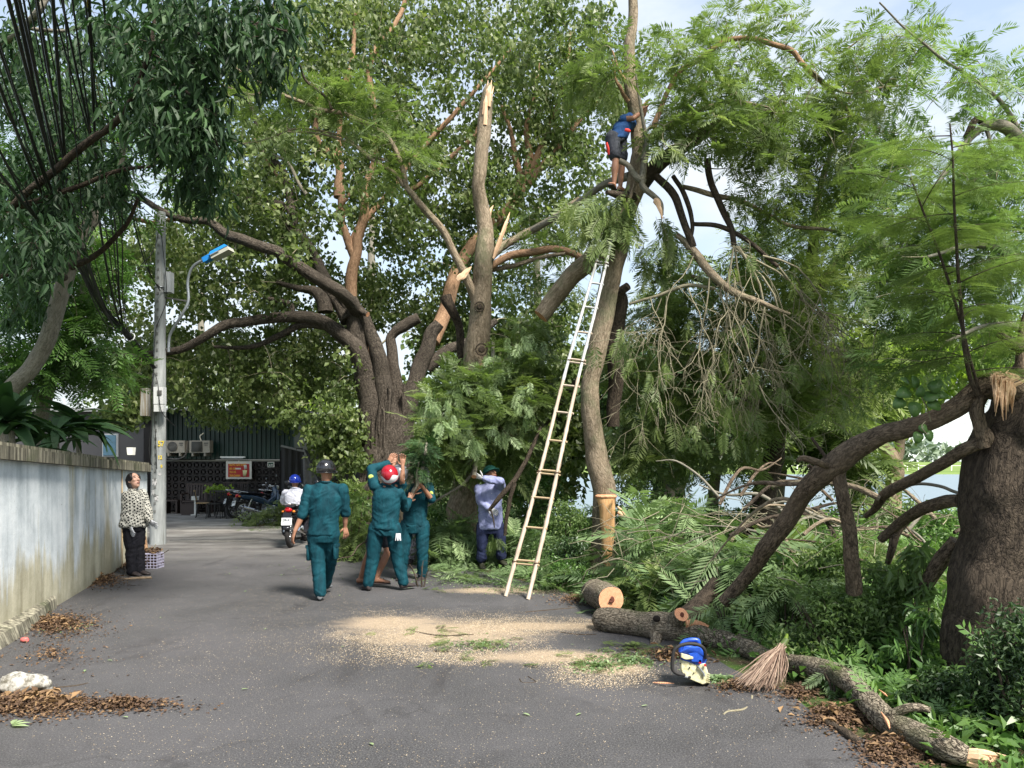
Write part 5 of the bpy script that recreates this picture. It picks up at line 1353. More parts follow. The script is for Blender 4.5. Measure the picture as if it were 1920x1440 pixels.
# ---------------- glossy dark tree over the wall, upper left
mg = Tree('glossy_dark_tree', 'dark tree with drooping glossy leaves overhanging the wall and cables', 'tree', (P(-30, 900, 9.5)[0], 9.5, 0), M['bark_grey'])
mg.limb([(-30, 1100, 9.6, 70), (-15, 900, 9.5, 44), (-5, 780, 9.4, 30), (18, 730, 9.4, 30), (60, 685, 9.4, 29), (85, 640, 9.4, 29), (100, 585, 9.4, 29), (120, 520, 9.4, 27), (145, 460, 9.4, 24), (185, 390, 9.4, 20), (215, 340, 9.3, 17), (225, 290, 9.2, 13), (240, 230, 9, 9)], 'trunk', 16, lump=.05)
mg.limb([(120, 520, 9.2, 14), (60, 505, 8.4, 14), (0, 520, 8, 13), (-60, 540, 8, 10)], mat=M['bark_dark'])
mg.limb([(135, 500, 9, 14), (190, 470, 8.4, 10), (235, 420, 8, 8), (258, 370, 7.6, 6)], mat=M['bark_dark'])
mg.limb([(20, 390, 7.6, 12), (90, 330, 7.4, 14), (160, 270, 7.2, 13), (220, 220, 7, 12), (265, 140, 6.8, 10), (285, 80, 6.7, 8), (290, 0, 6.6, 6)], mat=M['bark_dark'])
mg.limb([(-20, 400, 7.8, 14), (60, 380, 7.6, 12), (140, 350, 7.6, 9), (230, 320, 7.5, 7), (290, 310, 7.4, 5)], mat=M['bark_dark'])
mg.limb([(-40, 100, 8, 16), (0, 80, 8, 14), (40, 55, 7.8, 12), (70, 20, 7.6, 12), (90, -20, 7.6, 10)], mat=M['bark_grey'])
mg.limb([(50, 50, 7.8, 8), (110, 55, 7.8, 6), (160, 50, 7.8, 4)], mat=M['bark_grey'])
mg.limb([(285, 80, 6.7, 7), (380, 60, 6.6, 6), (460, 40, 6.6, 5), (540, 60, 6.5, 3)], mat=M['bark_dark'])
mg.limb([(265, 150, 6.8, 7), (330, 160, 6.7, 6), (380, 200, 6.6, 4), (410, 280, 6.6, 3)], mat=M['bark_dark'])
pts = blob_points([(110, 120, 150, 140, 7.5, 10.5, 100), (330, 60, 160, 75, 6, 8, 80), (500, 60, 60, 60, 6.2, 7.4, 18), (330, 190, 95, 90, 6.2, 8, 66), (380, 270, 42, 60, 6.4, 7.2, 24), (120, 330, 130, 90, 7.4, 10, 66), (50, 420, 80, 100, 6.6, 9, 60), (375, 355, 34, 30, 6.8, 7.4, 9), (30, 560, 70, 60, 8.6, 11, 22), (500, 130, 30, 30, 6.6, 7, 5)])
D = mg.twigs(pts, M['twig_dark'], rmul=.9)
mg.crown(pts, D, 'long', M['leaf_mango'], per=28, rad=.28, size=(.07, .17))
# feathery green behind it, over the wall
lw = Tree('pinnate_wall_tree', 'mid-green feather-leaved tree standing behind the plaster wall at the left', 'tree', (P(60, 880, 13)[0], 13, 0), M['bark_grey'])
lw.limb([(40, 1050, 13, 40), (60, 850, 13, 26), (100, 700, 13, 20), (150, 560, 13, 14), (180, 420, 13, 8)], 'trunk', 12)
lw.limb([(80, 760, 13, 16), (20, 680, 12.6, 12), (-40, 600, 12.4, 8)])
lw.limb([(110, 680, 13, 14), (170, 620, 12.8, 9), (230, 580, 12.6, 5)])
pts = blob_points([(90, 610, 110, 110, 11.6, 14, 90), (150, 480, 90, 90, 11.6, 14, 50), (30, 700, 70, 50, 11.6, 13.5, 26), (160, 690, 70, 40, 12, 14, 18), (60, 300, 120, 200, 12.5, 15, 90), (250, 250, 120, 160, 13, 15.5, 60)])
D = lw.twigs(pts, M['twig'], rmul=1.0)
lw.crown(pts, D, 'low', M['leaf_shrub'], per=10, rad=.42, size=(.30, .46), tb=.02)

# ---------------- background trees
def back_tree(label, px, Y, zb, h, regs, kind='broad', lm='leaf_banyan', bark='bark_grey', w=30, per=70, rad=1.1, size=(.20, .34), tb=0, top=None, name='background_tree'):
    b = P(px, 900, Y)
    t = Tree(name, label, 'tree', (b[0], Y, zb), M[bark])
    pts = blob_points(regs)
    tp = top or (px, HORIZON - (h - CAM_H) / Y * F)
    pyb = HORIZON + (CAM_H - zb) / Y * F
    t.limb([(px, pyb + 6, Y, w * 1.2), (px + 4, pyb * .8 + tp[1] * .2, Y, w), (px * .5 + tp[0] * .5 - 4, pyb * .5 + tp[1] * .5, Y, w * .7), (*tp, Y, w * .2)], 'trunk', 10)
    D = t.twigs(pts, M['twig'], rmul=2.2)
    t.crown(pts, D, kind, M[lm], per=per, rad=rad, size=size, tb=tb)
    return t
back_tree('sunlit yellow-green tree glowing behind the shade-cloth shed', 600, 33, 0, 5, [(600, 820, 60, 50, 30, 35, 26), (570, 790, 40, 40, 31, 35, 10), (660, 850, 40, 40, 31, 34, 10)], lm='leaf_yellow', tb=.1)
back_tree('dark leafy tree behind the cafe roof', 380, 34, 0, 10, [(400, 720, 150, 60, 31, 37, 20), (250, 740, 90, 40, 30, 35, 8)], tb=-.05)
back_tree('tall leafy tree directly behind the old fig', 700, 36, 0, 16, [(620, 760, 120, 80, 34, 40, 24), (850, 720, 120, 100, 32, 38, 30), (720, 810, 80, 50, 30, 34, 20)], tb=-.1)
back_tree('shady lakeside tree seen behind the ladder', 1010, 24, 0, 10, [(1000, 700, 90, 110, 20.5, 26, 70), (1060, 800, 80, 60, 21, 25, 44), (930, 800, 70, 90, 19, 23, 50), (1010, 890, 60, 40, 20, 23, 22)], tb=-.02, rad=.8, size=(.14, .26))
back_tree('dark lakeside tree right behind the ladder tree', 1250, 21, 0, 8, [(1220, 720, 90, 100, 18, 23, 60), (1320, 800, 90, 45, 18, 23, 42), (1230, 840, 60, 40, 18, 22, 22)], lm='leaf_dark', w=56, rad=.75, size=(.14, .26), tb=.1)
back_tree('lakeside tree with a thin straight trunk behind the thicket', 1335, 23, 0, 7, [(1330, 740, 80, 60, 21, 25, 30)], w=20, rad=.8, size=(.14, .26))
back_tree('lakeside tree behind the elbowed limb with weeping sprays', 1455, 22, 0, 7, [(1480, 790, 90, 50, 20, 24, 40), (1400, 800, 60, 40, 20, 24, 20), (1590, 800, 60, 60, 20, 24, 20), (1610, 880, 36, 40, 20, 22, 8)], kind='low', lm='leaf_feather', w=24, per=18, rad=.8, size=(.6, 1.0), tb=.05)
back_tree('slim lakeside trunk between the two lower limbs', 1597, 24, 0, 6, [(1600, 770, 80, 40, 22, 26, 20)], kind='low', lm='leaf_feather', w=16, per=16, rad=.8, size=(.6, 1.0))
tt = Tree('tan_forked_tree', 'smooth tan trunk forking in a Y in front of the lake', 'tree', (P(1675, 960, 22)[0], 22, 0), M['bark_tan'])
tt.limb([(1676, 985, 22, 44), (1676, 955, 22, 32), (1674, 900, 22, 30), (1672, 865, 22, 32), (1660, 845, 22, 22), (1645, 828, 22, 18), (1625, 800, 22, 14), (1600, 740, 22, 9)], 'trunk', 16)
tt.limb([(1676, 870, 22, 24), (1684, 850, 22, 18), (1690, 825, 22, 17), (1700, 790, 22, 14), (1720, 720, 22, 9)])
pts = blob_points([(1640, 700, 90, 70, 20.5, 24, 40), (1740, 690, 80, 60, 20.5, 24, 30), (1800, 640, 110, 60, 21, 25, 24), (1870, 660, 60, 40, 20, 23, 16)])
D = tt.twigs(pts, M['twig'], rmul=1.8)
tt.crown(pts, D, 'broad', M['leaf_yellow'], per=46, rad=.8, size=(.16, .28), tb=-.25)
# pulled-down leafy branch hanging in the middle of the view
pd = Tree('pulled_down_branch', 'big leafy branch hanging low over the men with silvery upturned fronds', 'branch', P(880, 700, 11), M['bark_grey'])
pd.limb([(1090, 700, 11.9, 6), (1050, 760, 11.9, 7), (1020, 800, 11.9, 8)], mat=M['bark_dark'], capmat=M['wood_cut'])
pd.limb([(925, 640, 12, 7), (920, 700, 11.9, 8), (900, 760, 11.6, 8), (895, 830, 11.3, 8), (893, 872, 11.1, 9), (890, 893, 10.95, 10)], capmat=M['wood_cut'])
pd.limb([(893, 872, 11.1, 5), (870, 905, 11.2, 6), (840, 925, 11.2, 5), (800, 950, 11.2, 3)])
pd.limb([(905, 760, 11.6, 6), (860, 780, 11.4, 5), (820, 800, 11.2, 4), (780, 835, 11, 3)])
pd.limb([(1020, 800, 11.9, 6), (1000, 770, 11.9, 5), (985, 740, 11.9, 4)])
pts = blob_points([(850, 760, 70, 60, 10.6, 12, 26), (830, 830, 60, 50, 10.4, 11.6, 22), (930, 770, 70, 80, 10.9, 12.2, 34), (990, 720, 60, 70, 11.2, 12.2, 24), (1000, 640, 50, 40, 11.4, 12.4, 10), (860, 860, 40, 40, 11.3, 12, 12), (975, 840, 50, 40, 11.8, 12.6, 16), (860, 720, 60, 30, 11, 12, 10)])
pq = blob_points([(830, 800, 60, 60, 10.2, 11, 12), (930, 760, 70, 60, 10.6, 11.6, 12), (850, 760, 60, 40, 10.4, 11.2, 8), (990, 660, 40, 50, 11, 12, 8), (940, 690, 40, 30, 11, 12, 6)])
pd.crown(pq, pq * 0 + [0, -.3, -.6], 'hang', M['leaf_cut'], per=9, rad=.2, size=(.15, .27), name='silvery_sprays', tb=.24)
D = pd.twigs(np.vstack([pts, pq]), M['twig_dark'], rmul=.8)[:len(pts)]
pd.crown(pts, D, 'frond', M['leaf_feather'], per=14, rad=.28, size=(.2, .38), tb=-.1)

# ============================================================ LOW GREENERY, LOGS, LITTER
def YG(py, z=0.0): return (CAM_H - z) * F / (py - HORIZON) * 1.0
def shrub(name, label, px, Y, w, h, kind, lm, n=30, per=40, rad=.16, size=(.04, .07), cat='bush', z=None, tb=0., lean=0, stems=5, depth=None, group=None, bark='twig_dark', hang=False):
    b = P(px, 900, Y); zb = z0(b[0], Y) if z is None else z
    t = Tree(name, label, cat, (b[0], Y, zb), M[bark], group)
    dp = depth or w * .6
    a = RNG.uniform(0, 2 * np.pi, n); r = RNG.uniform(0, 1, n) ** .5; zz = RNG.uniform(.06, 1, n)
    k = np.sqrt(np.clip(1 - (zz * .95) ** 2.6, 0, 1))
    pts = np.stack([b[0] + lean * zz + np.cos(a) * r * w / 2 * k, Y + np.sin(a) * r * dp / 2 * k, zb + zz * h], 1)
    for s_ in range(stems):
        a_ = RNG.uniform(0, 6.28); q = .5
        t.limb([(b[0] + .04 * math.cos(a_), Y + .04 * math.sin(a_), zb - .02, .012), (b[0] + w * .15 * math.cos(a_) + lean * .3, Y + dp * .15 * math.sin(a_), zb + h * .4, .008), (b[0] + w * .3 * math.cos(a_) + lean * .7, Y + dp * .3 * math.sin(a_), zb + h * .8, .004)], 'stem', 5, world=True, sub=3)
    D = t.twigs(pts, M[bark], rmul=.5)
    t.crown(pts, D, kind, M[lm], per=per, rad=rad, size=size, tb=tb, name='leaves')
    return t
# stuff: the undergrowth mat itself
m = MB()
def in_green(X, Y):
    return (X - edge_x(Y) > RNG.uniform(.1, .5, len(X)))
n = 62000
Yr = 3.6 * (26 / 3.6) ** RNG.uniform(0, 1, n)
Xr = edge_x(Yr) + RNG.uniform(0, 1, n) * (3.5 + Yr * .75)
hmap = .10 + .55 * ss(Xr - edge_x(Yr), .3, 1.6) * np.clip(.55 + .7 * fbm(np.stack([Xr * .9, Yr * .9, Xr * 0], 1), 3, 21), .1, 1.3)
hmap = np.where(Yr > 16, hmap * .6, hmap)
hmap = np.where((Xr < P(1095, 0, 9)[0] / 9 * Yr) & (Yr < 12), hmap * .45, hmap)
ok = in_green(Xr, Yr)
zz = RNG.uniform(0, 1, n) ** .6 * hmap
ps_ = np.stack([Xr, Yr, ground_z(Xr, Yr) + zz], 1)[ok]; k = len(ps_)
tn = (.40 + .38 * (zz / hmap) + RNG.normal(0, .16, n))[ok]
sp_ = RNG.uniform(0, 1, k) < .5 + .3 * fbm(ps_ * .6, 2, 9)
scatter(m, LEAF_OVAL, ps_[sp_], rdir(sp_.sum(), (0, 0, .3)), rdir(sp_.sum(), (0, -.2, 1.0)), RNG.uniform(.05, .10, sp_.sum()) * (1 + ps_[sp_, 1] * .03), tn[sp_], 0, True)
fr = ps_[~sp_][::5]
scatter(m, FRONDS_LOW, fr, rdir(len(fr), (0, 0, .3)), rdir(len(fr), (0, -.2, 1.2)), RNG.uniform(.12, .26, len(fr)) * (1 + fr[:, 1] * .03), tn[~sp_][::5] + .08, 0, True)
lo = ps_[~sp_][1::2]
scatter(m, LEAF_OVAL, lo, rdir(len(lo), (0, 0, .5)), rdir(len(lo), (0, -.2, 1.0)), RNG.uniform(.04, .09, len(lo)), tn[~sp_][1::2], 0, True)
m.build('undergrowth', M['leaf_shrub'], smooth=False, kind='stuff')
# feathery cut fronds strewn over it
m = MB()
def strew(regs, size=(.25, .45), tb=0.):
    for px0, px1, py0, py1, zt, n_ in regs:
        a_, b_ = RNG.uniform(px0, px1, n_), RNG.uniform(py0, py1, n_)
        pos = np.array([G(x, y) for x, y in zip(a_, b_)]); pos[:, 2] = ground_z(pos[:, 0], pos[:, 1]) + RNG.uniform(0, 1, n_) * zt + .02
        d = rdir(n_) * [1, 1, .35]
        scatter(m, FRONDS, pos, d, rdir(n_, (0, 0, 1.8)), RNG.uniform(*size, n_), .5 + tb + RNG.normal(0, .2, n_), 0, True)
strew([(800, 1000, 1030, 1098, .16, 150), (820, 990, 985, 1040, .4, 150), (990, 1110, 1040, 1115, .25, 70), (1110, 1180, 1120, 1150, .1, 12), (1090, 1500, 1030, 1130, .40, 120)])
m.build('strewn_fronds', M['leaf_cut'], smooth=False, kind='stuff')
m = MB()
for px, py, n_ in [(905, 1210, 14), (850, 1190, 6), (870, 1235, 5), (1100, 1250, 9), (1160, 1235, 8), (720, 1185, 2), (840, 1108, 4), (1180, 1215, 22), (1225, 1225, 10), (1560, 1310, 5), (500, 940, 10), (480, 995, 8), (560, 1000, 6), (500, 960, 8)]:
    c = G(px, py); pos = c + RNG.normal(0, 1, (n_, 3)) * [.16, .10, 0]; pos[:, 2] = .02 + RNG.uniform(0, .03, n_)
    scatter(m, FRONDS, pos, rdir(n_) * [1, 1, .1], rdir(n_, (0, 0, 4)), RNG.uniform(.12, .24, n_), .45 + RNG.normal(0, .2, n_))
m.build('fallen_sprigs', M['leaf_feather'], smooth=False, kind='stuff')

shrub('feathery_bush', 'fresh green feathery bush between the ladder and the leaning trunk', 1060, 10.7, .95, 1.0, 'oval', 'leaf_bright', 46, 70, .15, (.035, .06), tb=-.12)
shrub('dark_bush', 'dark bush with dead-looking lower leaves right behind the foot of the ladder', 1075, 10.0, .8, .55, 'oval', 'leaf_dark', 34, 60, .14, (.04, .07))
shrub('low_bush', 'low bright bush on the ground beneath the lowest ladder rungs', 1050, 9.6, .7, .35, 'oval', 'leaf_shrub', 26, 50, .12, (.035, .06))
shrub('cut_fern_pile', 'heap of pale fern-like cut fronds just right of the peeled trunk', 1215, 8.9, 1.15, .75, 'frond', 'leaf_cut', 26, 7, .16, (.42, .66), cat='cut branches', tb=.0, depth=1.2)
shrub('cut_fern_pile', 'yellowish-green feathery heap resting on the thick fallen trunk', 1230, 8.1, .95, .36, 'frond', 'leaf_feather', 18, 8, .12, (.26, .42), cat='cut branches', tb=.12, depth=.5, z=.08)
shrub('cut_fern_pile', 'blue-green feathery heap below the low end of the elbowed limb', 1370, 7.6, 1.2, .75, 'frond', 'leaf_cut', 30, 7, .16, (.4, .6), cat='cut branches', tb=-.12, depth=1.0)
shrub('fern_spray', 'silvery fern spray over the fallen trunk beside the twig broom', 1365, 6.7, .45, .42, 'frond', 'leaf_cut', 10, 6, .10, (.22, .34), cat='cut branches', tb=.15, depth=.3)
shrub('fern_spray', 'silvery fern spray standing behind the top of the twig broom', 1475, 6.5, .6, .6, 'frond', 'leaf_cut', 14, 6, .12, (.22, .36), cat='cut branches', tb=.08)
shrub('fern_spray', 'small fern spray hanging in front of the lying branch above the leaf litter', 1568, 5.15, .3, .2, 'frond', 'leaf_cut', 6, 5, .06, (.16, .24), cat='cut branches', tb=.1)
shrub('bright_bush', 'sunlit yellow-green bush under the two hanging lower limbs', 1560, 6.9, .95, .85, 'oval', 'leaf_bright', 48, 60, .14, (.045, .075), tb=-.02)
shrub('bright_bush', 'dense fresh green bush left of the enormous trunk', 1670, 6.1, .95, .78, 'oval', 'leaf_bright', 60, 64, .13, (.04, .065), tb=-.06)
shrub('leafy_bush', 'deep green bush right behind the middle of the lying branch', 1560, 5.9, .9, .62, 'oval', 'leaf_bright', 50, 60, .13, (.035, .06), tb=-.12)
shrub('leafy_bush', 'deep green bush between the twig broom and the bright bushes', 1450, 6.6, .7, .55, 'oval', 'leaf_bright', 36, 50, .13, (.04, .07), tb=-.15)
shrub('lance_leaf_plant', 'tall plant with long glossy lance leaves beside the enormous trunk', 1725, 5.9, .55, .95, 'long', 'leaf_bright', 24, 14, .12, (.09, .16), cat='plant', tb=-.12)
shrub('lance_leaf_plant', 'plant with long drooping leaves in the shade below the elbowed limb', 1440, 7.4, .7, .75, 'long', 'leaf_shrub', 20, 12, .12, (.12, .2), cat='plant', tb=.05)
shrub('lance_leaf_plant', 'dark lance-leaved plant against the foot of the enormous trunk', 1712, 5.3, .4, .55, 'long', 'leaf_shrub', 20, 12, .09, (.07, .12), cat='plant', tb=-.1)
shrub('creeping_bush', 'low round-leaved creeper at the foot of the enormous trunk', 1770, 4.75, .6, .26, 'oval', 'leaf_dark', 40, 50, .08, (.035, .055), tb=.12)
shrub('dark_corner_bush', 'dark small-leaved bush in the lower right corner of the view', 1905, 4.3, .55, .72, 'oval', 'leaf_dark', 50, 64, .11, (.03, .05), tb=.1)
shrub('dark_corner_bush', 'dark thin-twigged bush in front of the enormous trunk', 1868, 4.45, .36, .42, 'oval', 'leaf_dark', 24, 50, .08, (.03, .045), tb=.12)
shrub('roadside_greens', 'green leafy heap beside the parked motorbikes', 505, 19.5, 1.5, .45, 'low', 'leaf_feather', 20, 6, .2, (.3, .5), cat='plants', tb=.1, depth=.5)
shrub('cut_branch_heap', 'green cut branches leaning behind the walking man and the first teal helper', 665, 12.6, .5, 1.15, 'frond', 'leaf_feather', 20, 8, .2, (.3, .5), cat='cut branches', tb=-.08, depth=.5)
shrub('cut_branch_heap', 'feathery cut branches lying at the feet of the two teal helpers', 790, 9.75, .5, .36, 'frond', 'leaf_cut', 12, 6, .12, (.25, .4), cat='cut branches', tb=-.1, depth=.4)
shrub('cut_branch_heap', 'feathery heap on the verge left of the man in the blue shirt', 850, 11.9, 1.0, .7, 'frond', 'leaf_cut', 26, 7, .2, (.35, .55), cat='cut branches', tb=.05)
shrub('cut_branch_heap', 'feathery heap right behind the boots of the man in the blue shirt', 970, 11.6, .8, .5, 'frond', 'leaf_cut', 20, 7, .2, (.35, .55), cat='cut branches', tb=0.)
shrub('leafy_bush', 'bush by the foot of the old fig tree beside the shade-cloth shed', 660, 15.4, 1.1, .9, 'oval', 'leaf_shrub', 34, 40, .22, (.07, .12))
shrub('tall_bush', 'tall bush between the splintered trunk and the blue-shirted man', 845, 13.6, 1.2, 1.5, 'oval', 'leaf_shrub', 44, 40, .26, (.06, .11), tb=.05)
shrub('tall_bush', 'tall bush behind the middle rungs of the ladder', 1000, 13.5, 1.5, 1.5, 'oval', 'leaf_shrub', 50, 40, .26, (.06, .11), tb=0)
shrub('tall_bush', 'tall shady bush by the water right of the peeled trunk', 1230, 13.0, 1.6, 1.2, 'oval', 'leaf_shrub', 50, 36, .26, (.06, .11), tb=-.02)
shrub('waterside_bush', 'waterside bush under the fan of bare twigs', 1360, 14, 1.8, 1.0, 'oval', 'leaf_shrub', 40, 34, .26, (.07, .11), tb=.05)
shrub('waterside_bush', 'waterside bush at the foot of the tan forked tree', 1690, 20, 2.6, .7, 'oval', 'leaf_bright', 34, 30, .3, (.10, .16), tb=0)
shrub('waterside_bush', 'waterside bush left of the tan forked tree', 1540, 18, 2.4, .6, 'oval', 'leaf_shrub', 30, 30, .3, (.09, .15), tb=.1)
shrub('waterside_bush', 'waterside bush beside the enormous trunk at the lake edge', 1770, 15, 1.4, .8, 'oval', 'leaf_shrub', 30, 34, .26, (.08, .13), tb=.1)

shrub('cut_fern_pile', 'tall heap of fresh feathery cuttings behind the pale torn splinter', 1240, 9.9, 1.6, 1.05, 'frond', 'leaf_cut', 34, 7, .2, (.4, .62), cat='cut branches', tb=.1, depth=1.0)
shrub('cut_fern_pile', 'feathery heap right behind the lower bend of the elbowed limb', 1480, 8.2, 1.3, .85, 'frond', 'leaf_feather', 26, 7, .2, (.3, .5), cat='cut branches', tb=.12, depth=.9)
shrub('cut_fern_pile', 'tangled feathery heap between the two hanging lower limbs and the lake', 1660, 8.4, 1.5, .8, 'frond', 'leaf_feather', 26, 7, .2, (.3, .5), cat='cut branches', tb=.15, depth=.9)
shrub('cut_fern_pile', 'loose pale frond heap left of the elbowed limb, above the fallen log', 1310, 7.9, .8, .55, 'frond', 'leaf_cut', 18, 7, .16, (.3, .48), cat='cut branches', tb=.15, depth=.6)
shrub('tall_bush', 'tall leafy bush standing between the peeled trunk and the water', 1195, 12.2, 1.0, 1.5, 'oval', 'leaf_bright', 44, 40, .22, (.05, .09), tb=-.15)
# brush of dead twigs lying across the bank
m = MB(); r2 = np.random.default_rng(21)
for k in range(190):
    px, py = r2.uniform(1150, 1800), r2.uniform(960, 1090); Yk = r2.uniform(6.2, 11)
    a_ = P(px, py, Yk); a_[2] = max(a_[2], z0(a_[0], Yk) + .1)
    d = r2.normal(0, 1, 3) * [1, .6, .45]; d = N(d); L_ = r2.uniform(.25, .9)
    q = [a_ + d * L_ * t + np.array([0, 0, -.1 * t * t]) + r2.normal(0, .02, 3) for t in np.linspace(0, 1, 5)]
    m.tube(q, np.linspace(r2.uniform(.003, .008), .0015, 5), 4, cap=(False, False))
m.build('fallen_twigs', M['twig'], kind='stuff')

# broken branches crossing in front of the water
tg = Tree('branch_tangle', 'tangle of thin broken branches crossing in front of the water below the elbowed limb', 'branches', P(1600, 1060, 8), M['bark_acacia'])
for k in range(26):
    x0_, y0_, Y_ = r2.uniform(1330, 1800), r2.uniform(930, 1070), r2.uniform(6.6, 9.5)
    dx = r2.uniform(70, 190) * r2.choice([-1, 1]); dy = -r2.uniform(5, 95); w_ = r2.uniform(3.5, 9)
    tg.limb([(x0_, y0_, Y_, w_), (x0_ + dx * .35, y0_ + dy * .5 - r2.uniform(0, 22), Y_ + .1, w_ * .85), (x0_ + dx * .7, y0_ + dy * .8 - r2.uniform(-10, 18), Y_ + .25, w_ * .6), (x0_ + dx, y0_ + dy, Y_ + .35, w_ * .3)], mat=M[['bark_acacia', 'bark_grey', 'bark_limb', 'bark_dark'][k % 4]], sides=7)
tg.clear = True
pts = blob_points([(1560, 960, 230, 60, 6.8, 9.4, 90)])
tg.twigs(pts, M['twig'], rmul=.7, sag=.05)
# ---- dracaena clumps above the wall: every strap leaf is a part
DR = [quad_leaf(.13, .18, .7, 2), quad_leaf(.15, .2, .35, 2)]
def strap_mesh(seed, dr):
    m_ = MB(); xs = np.linspace(0, 1, 8); V = []
    for x in xs:
        w = .12 * math.sin(math.pi * min(1, x * .9 + .12)) ** .7
        zc = .35 * x - dr * x * x
        V += [[x * (1 - .18 * dr * x), -w, zc + w * .35], [x * (1 - .18 * dr * x), 0, zc], [x * (1 - .18 * dr * x), w, zc + w * .35]]
    f = [[3 * i + j, 3 * i + 3 + j, 3 * i + 4 + j, 3 * i + 1 + j] for i in range(7) for j in range(2)]
    m_.add(V, f, tint=.25 + .12 * seed); me = m_.mesh('strap_leaf'); me.materials.append(M['leaf_mango']); return me
STR = [strap_mesh(i, d) for i, d in enumerate([.35, .6, .9, 1.2])]
r3 = np.random.default_rng(8)
def dracaena(label, px, py, Y, n_, size):
    t = thing('dracaena', label, 'plant', (P(px, py, Y)[0], Y, 0))
    c = P(px, py, Y)
    MB().tube([(c[0], Y, 0), (c[0] + .05, Y, c[2] * .6), c], [.05, .04, .03], 8).build('stem', M['bark_grey'], t)
    for k in range(n_):
        o = link('strap_leaf', STR[r3.integers(0, 4)], t, c + r3.normal(0, .05, 3) + [0, 0, -.12 * r3.random()])
        o.rotation_euler = (r3.normal(0, .25), r3.uniform(-1.0, .3), k * 2.4 + r3.normal(0, .3))
        s_ = size * r3.uniform(.7, 1.15); o.scale = (s_, s_, s_)
dracaena('broad dracaena rosette drooping over the wall coping, nearest to the pole', 145, 800, 10.6, 44, .72)
dracaena('dracaena rosette in the middle above the wall coping', 105, 815, 10.0, 26, .5)
dracaena('dark dracaena rosette at the left edge above the wall coping', 20, 780, 8.4, 38, .6)
dracaena('small dracaena tuft by the left edge, low on the wall coping', 60, 830, 8.8, 18, .42)

# ---- logs
def wood_thing(name, label, cat, rows, bark, capm=None, sides=18, lump=.12, cap=(True, True), extra=None, ls=.12, sub=6):
    q = smooth_path([(*P(a, b, c), rpx(w, c)) for a, b, c, w in rows], sub)
    if extra is None:
        m_ = MB().tube(q[:, :3], q[:, 3], sides, 0, cap, 1 if capm else None, lump, ls)
        return tag(m_.build(name, [M[bark]] + ([M[capm]] if capm else [])), label, cat)
    t = thing(name, label, cat, (q[0, 0], q[0, 1], 0))
    MB().tube(q[:, :3], q[:, 3], sides, 0, cap, 1 if capm else None, lump, ls).build('trunk', [M[bark]] + ([M[capm]] if capm else []), t)
    for nm, rw, bk, cm in extra:
        q = smooth_path([(*P(a, b, c), rpx(w, c)) for a, b, c, w in rw], sub)
        MB().tube(q[:, :3], q[:, 3], max(8, sides - 6), 0, (True, True), 1 if cm else None, lump, ls).build(nm, [M[bk]] + ([M[cm]] if cm else []), t)
    return t
t = wood_thing('sawn_log', 'short thick sawn log with a round orange cut face at the road edge', 'log', [(1112, 1108, 8.7, 44), (1122, 1114, 8.3, 52), (1136, 1121, 7.95, 54), (1146, 1125, 7.75, 49)], 'bark_log', 'wood_cut', 22, extra=[])
MB().ball(P(1148, 1124, 7.735) + [0, -.004, 0], (.022, .006, .036)).ball(P(1146, 1128, 7.735) + [0, -.004, 0], (.03, .006, .014)).build('heart_rot', M['wood_heart'], t)
t = wood_thing('felled_log', 'thick fallen trunk section with sawn stubs lying at the road edge', 'log',
    [(1130, 1158, 7.3, 40), (1137, 1163, 7.2, 48), (1165, 1166, 7.1, 48), (1200, 1170, 7.0, 48), (1235, 1176, 6.9, 54), (1262, 1178, 6.85, 56), (1290, 1182, 6.8, 44), (1330, 1196, 6.6, 34), (1360, 1204, 6.5, 30)], 'bark_log', extra=[
    ('stub', [(1262, 1172, 6.85, 40), (1270, 1160, 6.75, 32), (1278, 1152, 6.68, 28)], 'bark_log', 'wood_cut'),
    ('stub', [(1228, 1186, 6.85, 30), (1230, 1198, 6.75, 22), (1227, 1212, 6.65, 20)], 'bark_log', 'wood_cut'),
    ('stub', [(1275, 1165, 6.9, 40), (1300, 1145, 7.0, 36), (1320, 1122, 7.1, 32), (1345, 1092, 7.2, 26)], 'bark_dark', None)])
MB().ball(P(1231, 1160, 6.78), (.035, .02, .03)).build('dark_hollow', M['hollow'], t)
MB().ball(P(1279, 1153, 6.665), (.018, .006, .026)).build('heart_rot', M['wood_heart'], t)
MB().tube(smooth_path([P(1285, 1170, 6.72), P(1305, 1168, 6.7), P(1328, 1176, 6.68)], 4), [rpx(w, 6.7) for w in np.linspace(16, 8, 9)], 8, flat=.6).build('torn_patch', M['wood_cut'], t)
t = wood_thing('fallen_branch', 'long rough-barked branch snaking along the road edge to a pale snapped end', 'branch',
    [(1340, 1192, 6.62, 30), (1372, 1205, 6.4, 34), (1405, 1218, 6.2, 34), (1440, 1234, 5.95, 32), (1480, 1243, 5.7, 36), (1530, 1254, 5.4, 40), (1575, 1268, 5.15, 42), (1610, 1295, 4.9, 42), (1640, 1328, 4.62, 44), (1668, 1356, 4.4, 46), (1700, 1372, 4.25, 50), (1750, 1392, 4.08, 50), (1790, 1410, 3.97, 46), (1815, 1418, 3.93, 34)], 'bark_log', None, 20, extra=[
    ('stub', [(1372, 1202, 6.42, 20), (1390, 1196, 6.42, 18), (1402, 1183, 6.42, 15)], 'bark_log', 'bark_dark'),
    ('stub', [(1545, 1262, 5.3, 12), (1548, 1278, 5.25, 8), (1548, 1290, 5.22, 5)], 'bark_log', None),
    ('stub', [(1672, 1340, 4.35, 20), (1700, 1328, 4.3, 17), (1722, 1326, 4.28, 15), (1745, 1332, 4.25, 12)], 'bark_log', 'wood_cut')], ls=.09, lump=.16)
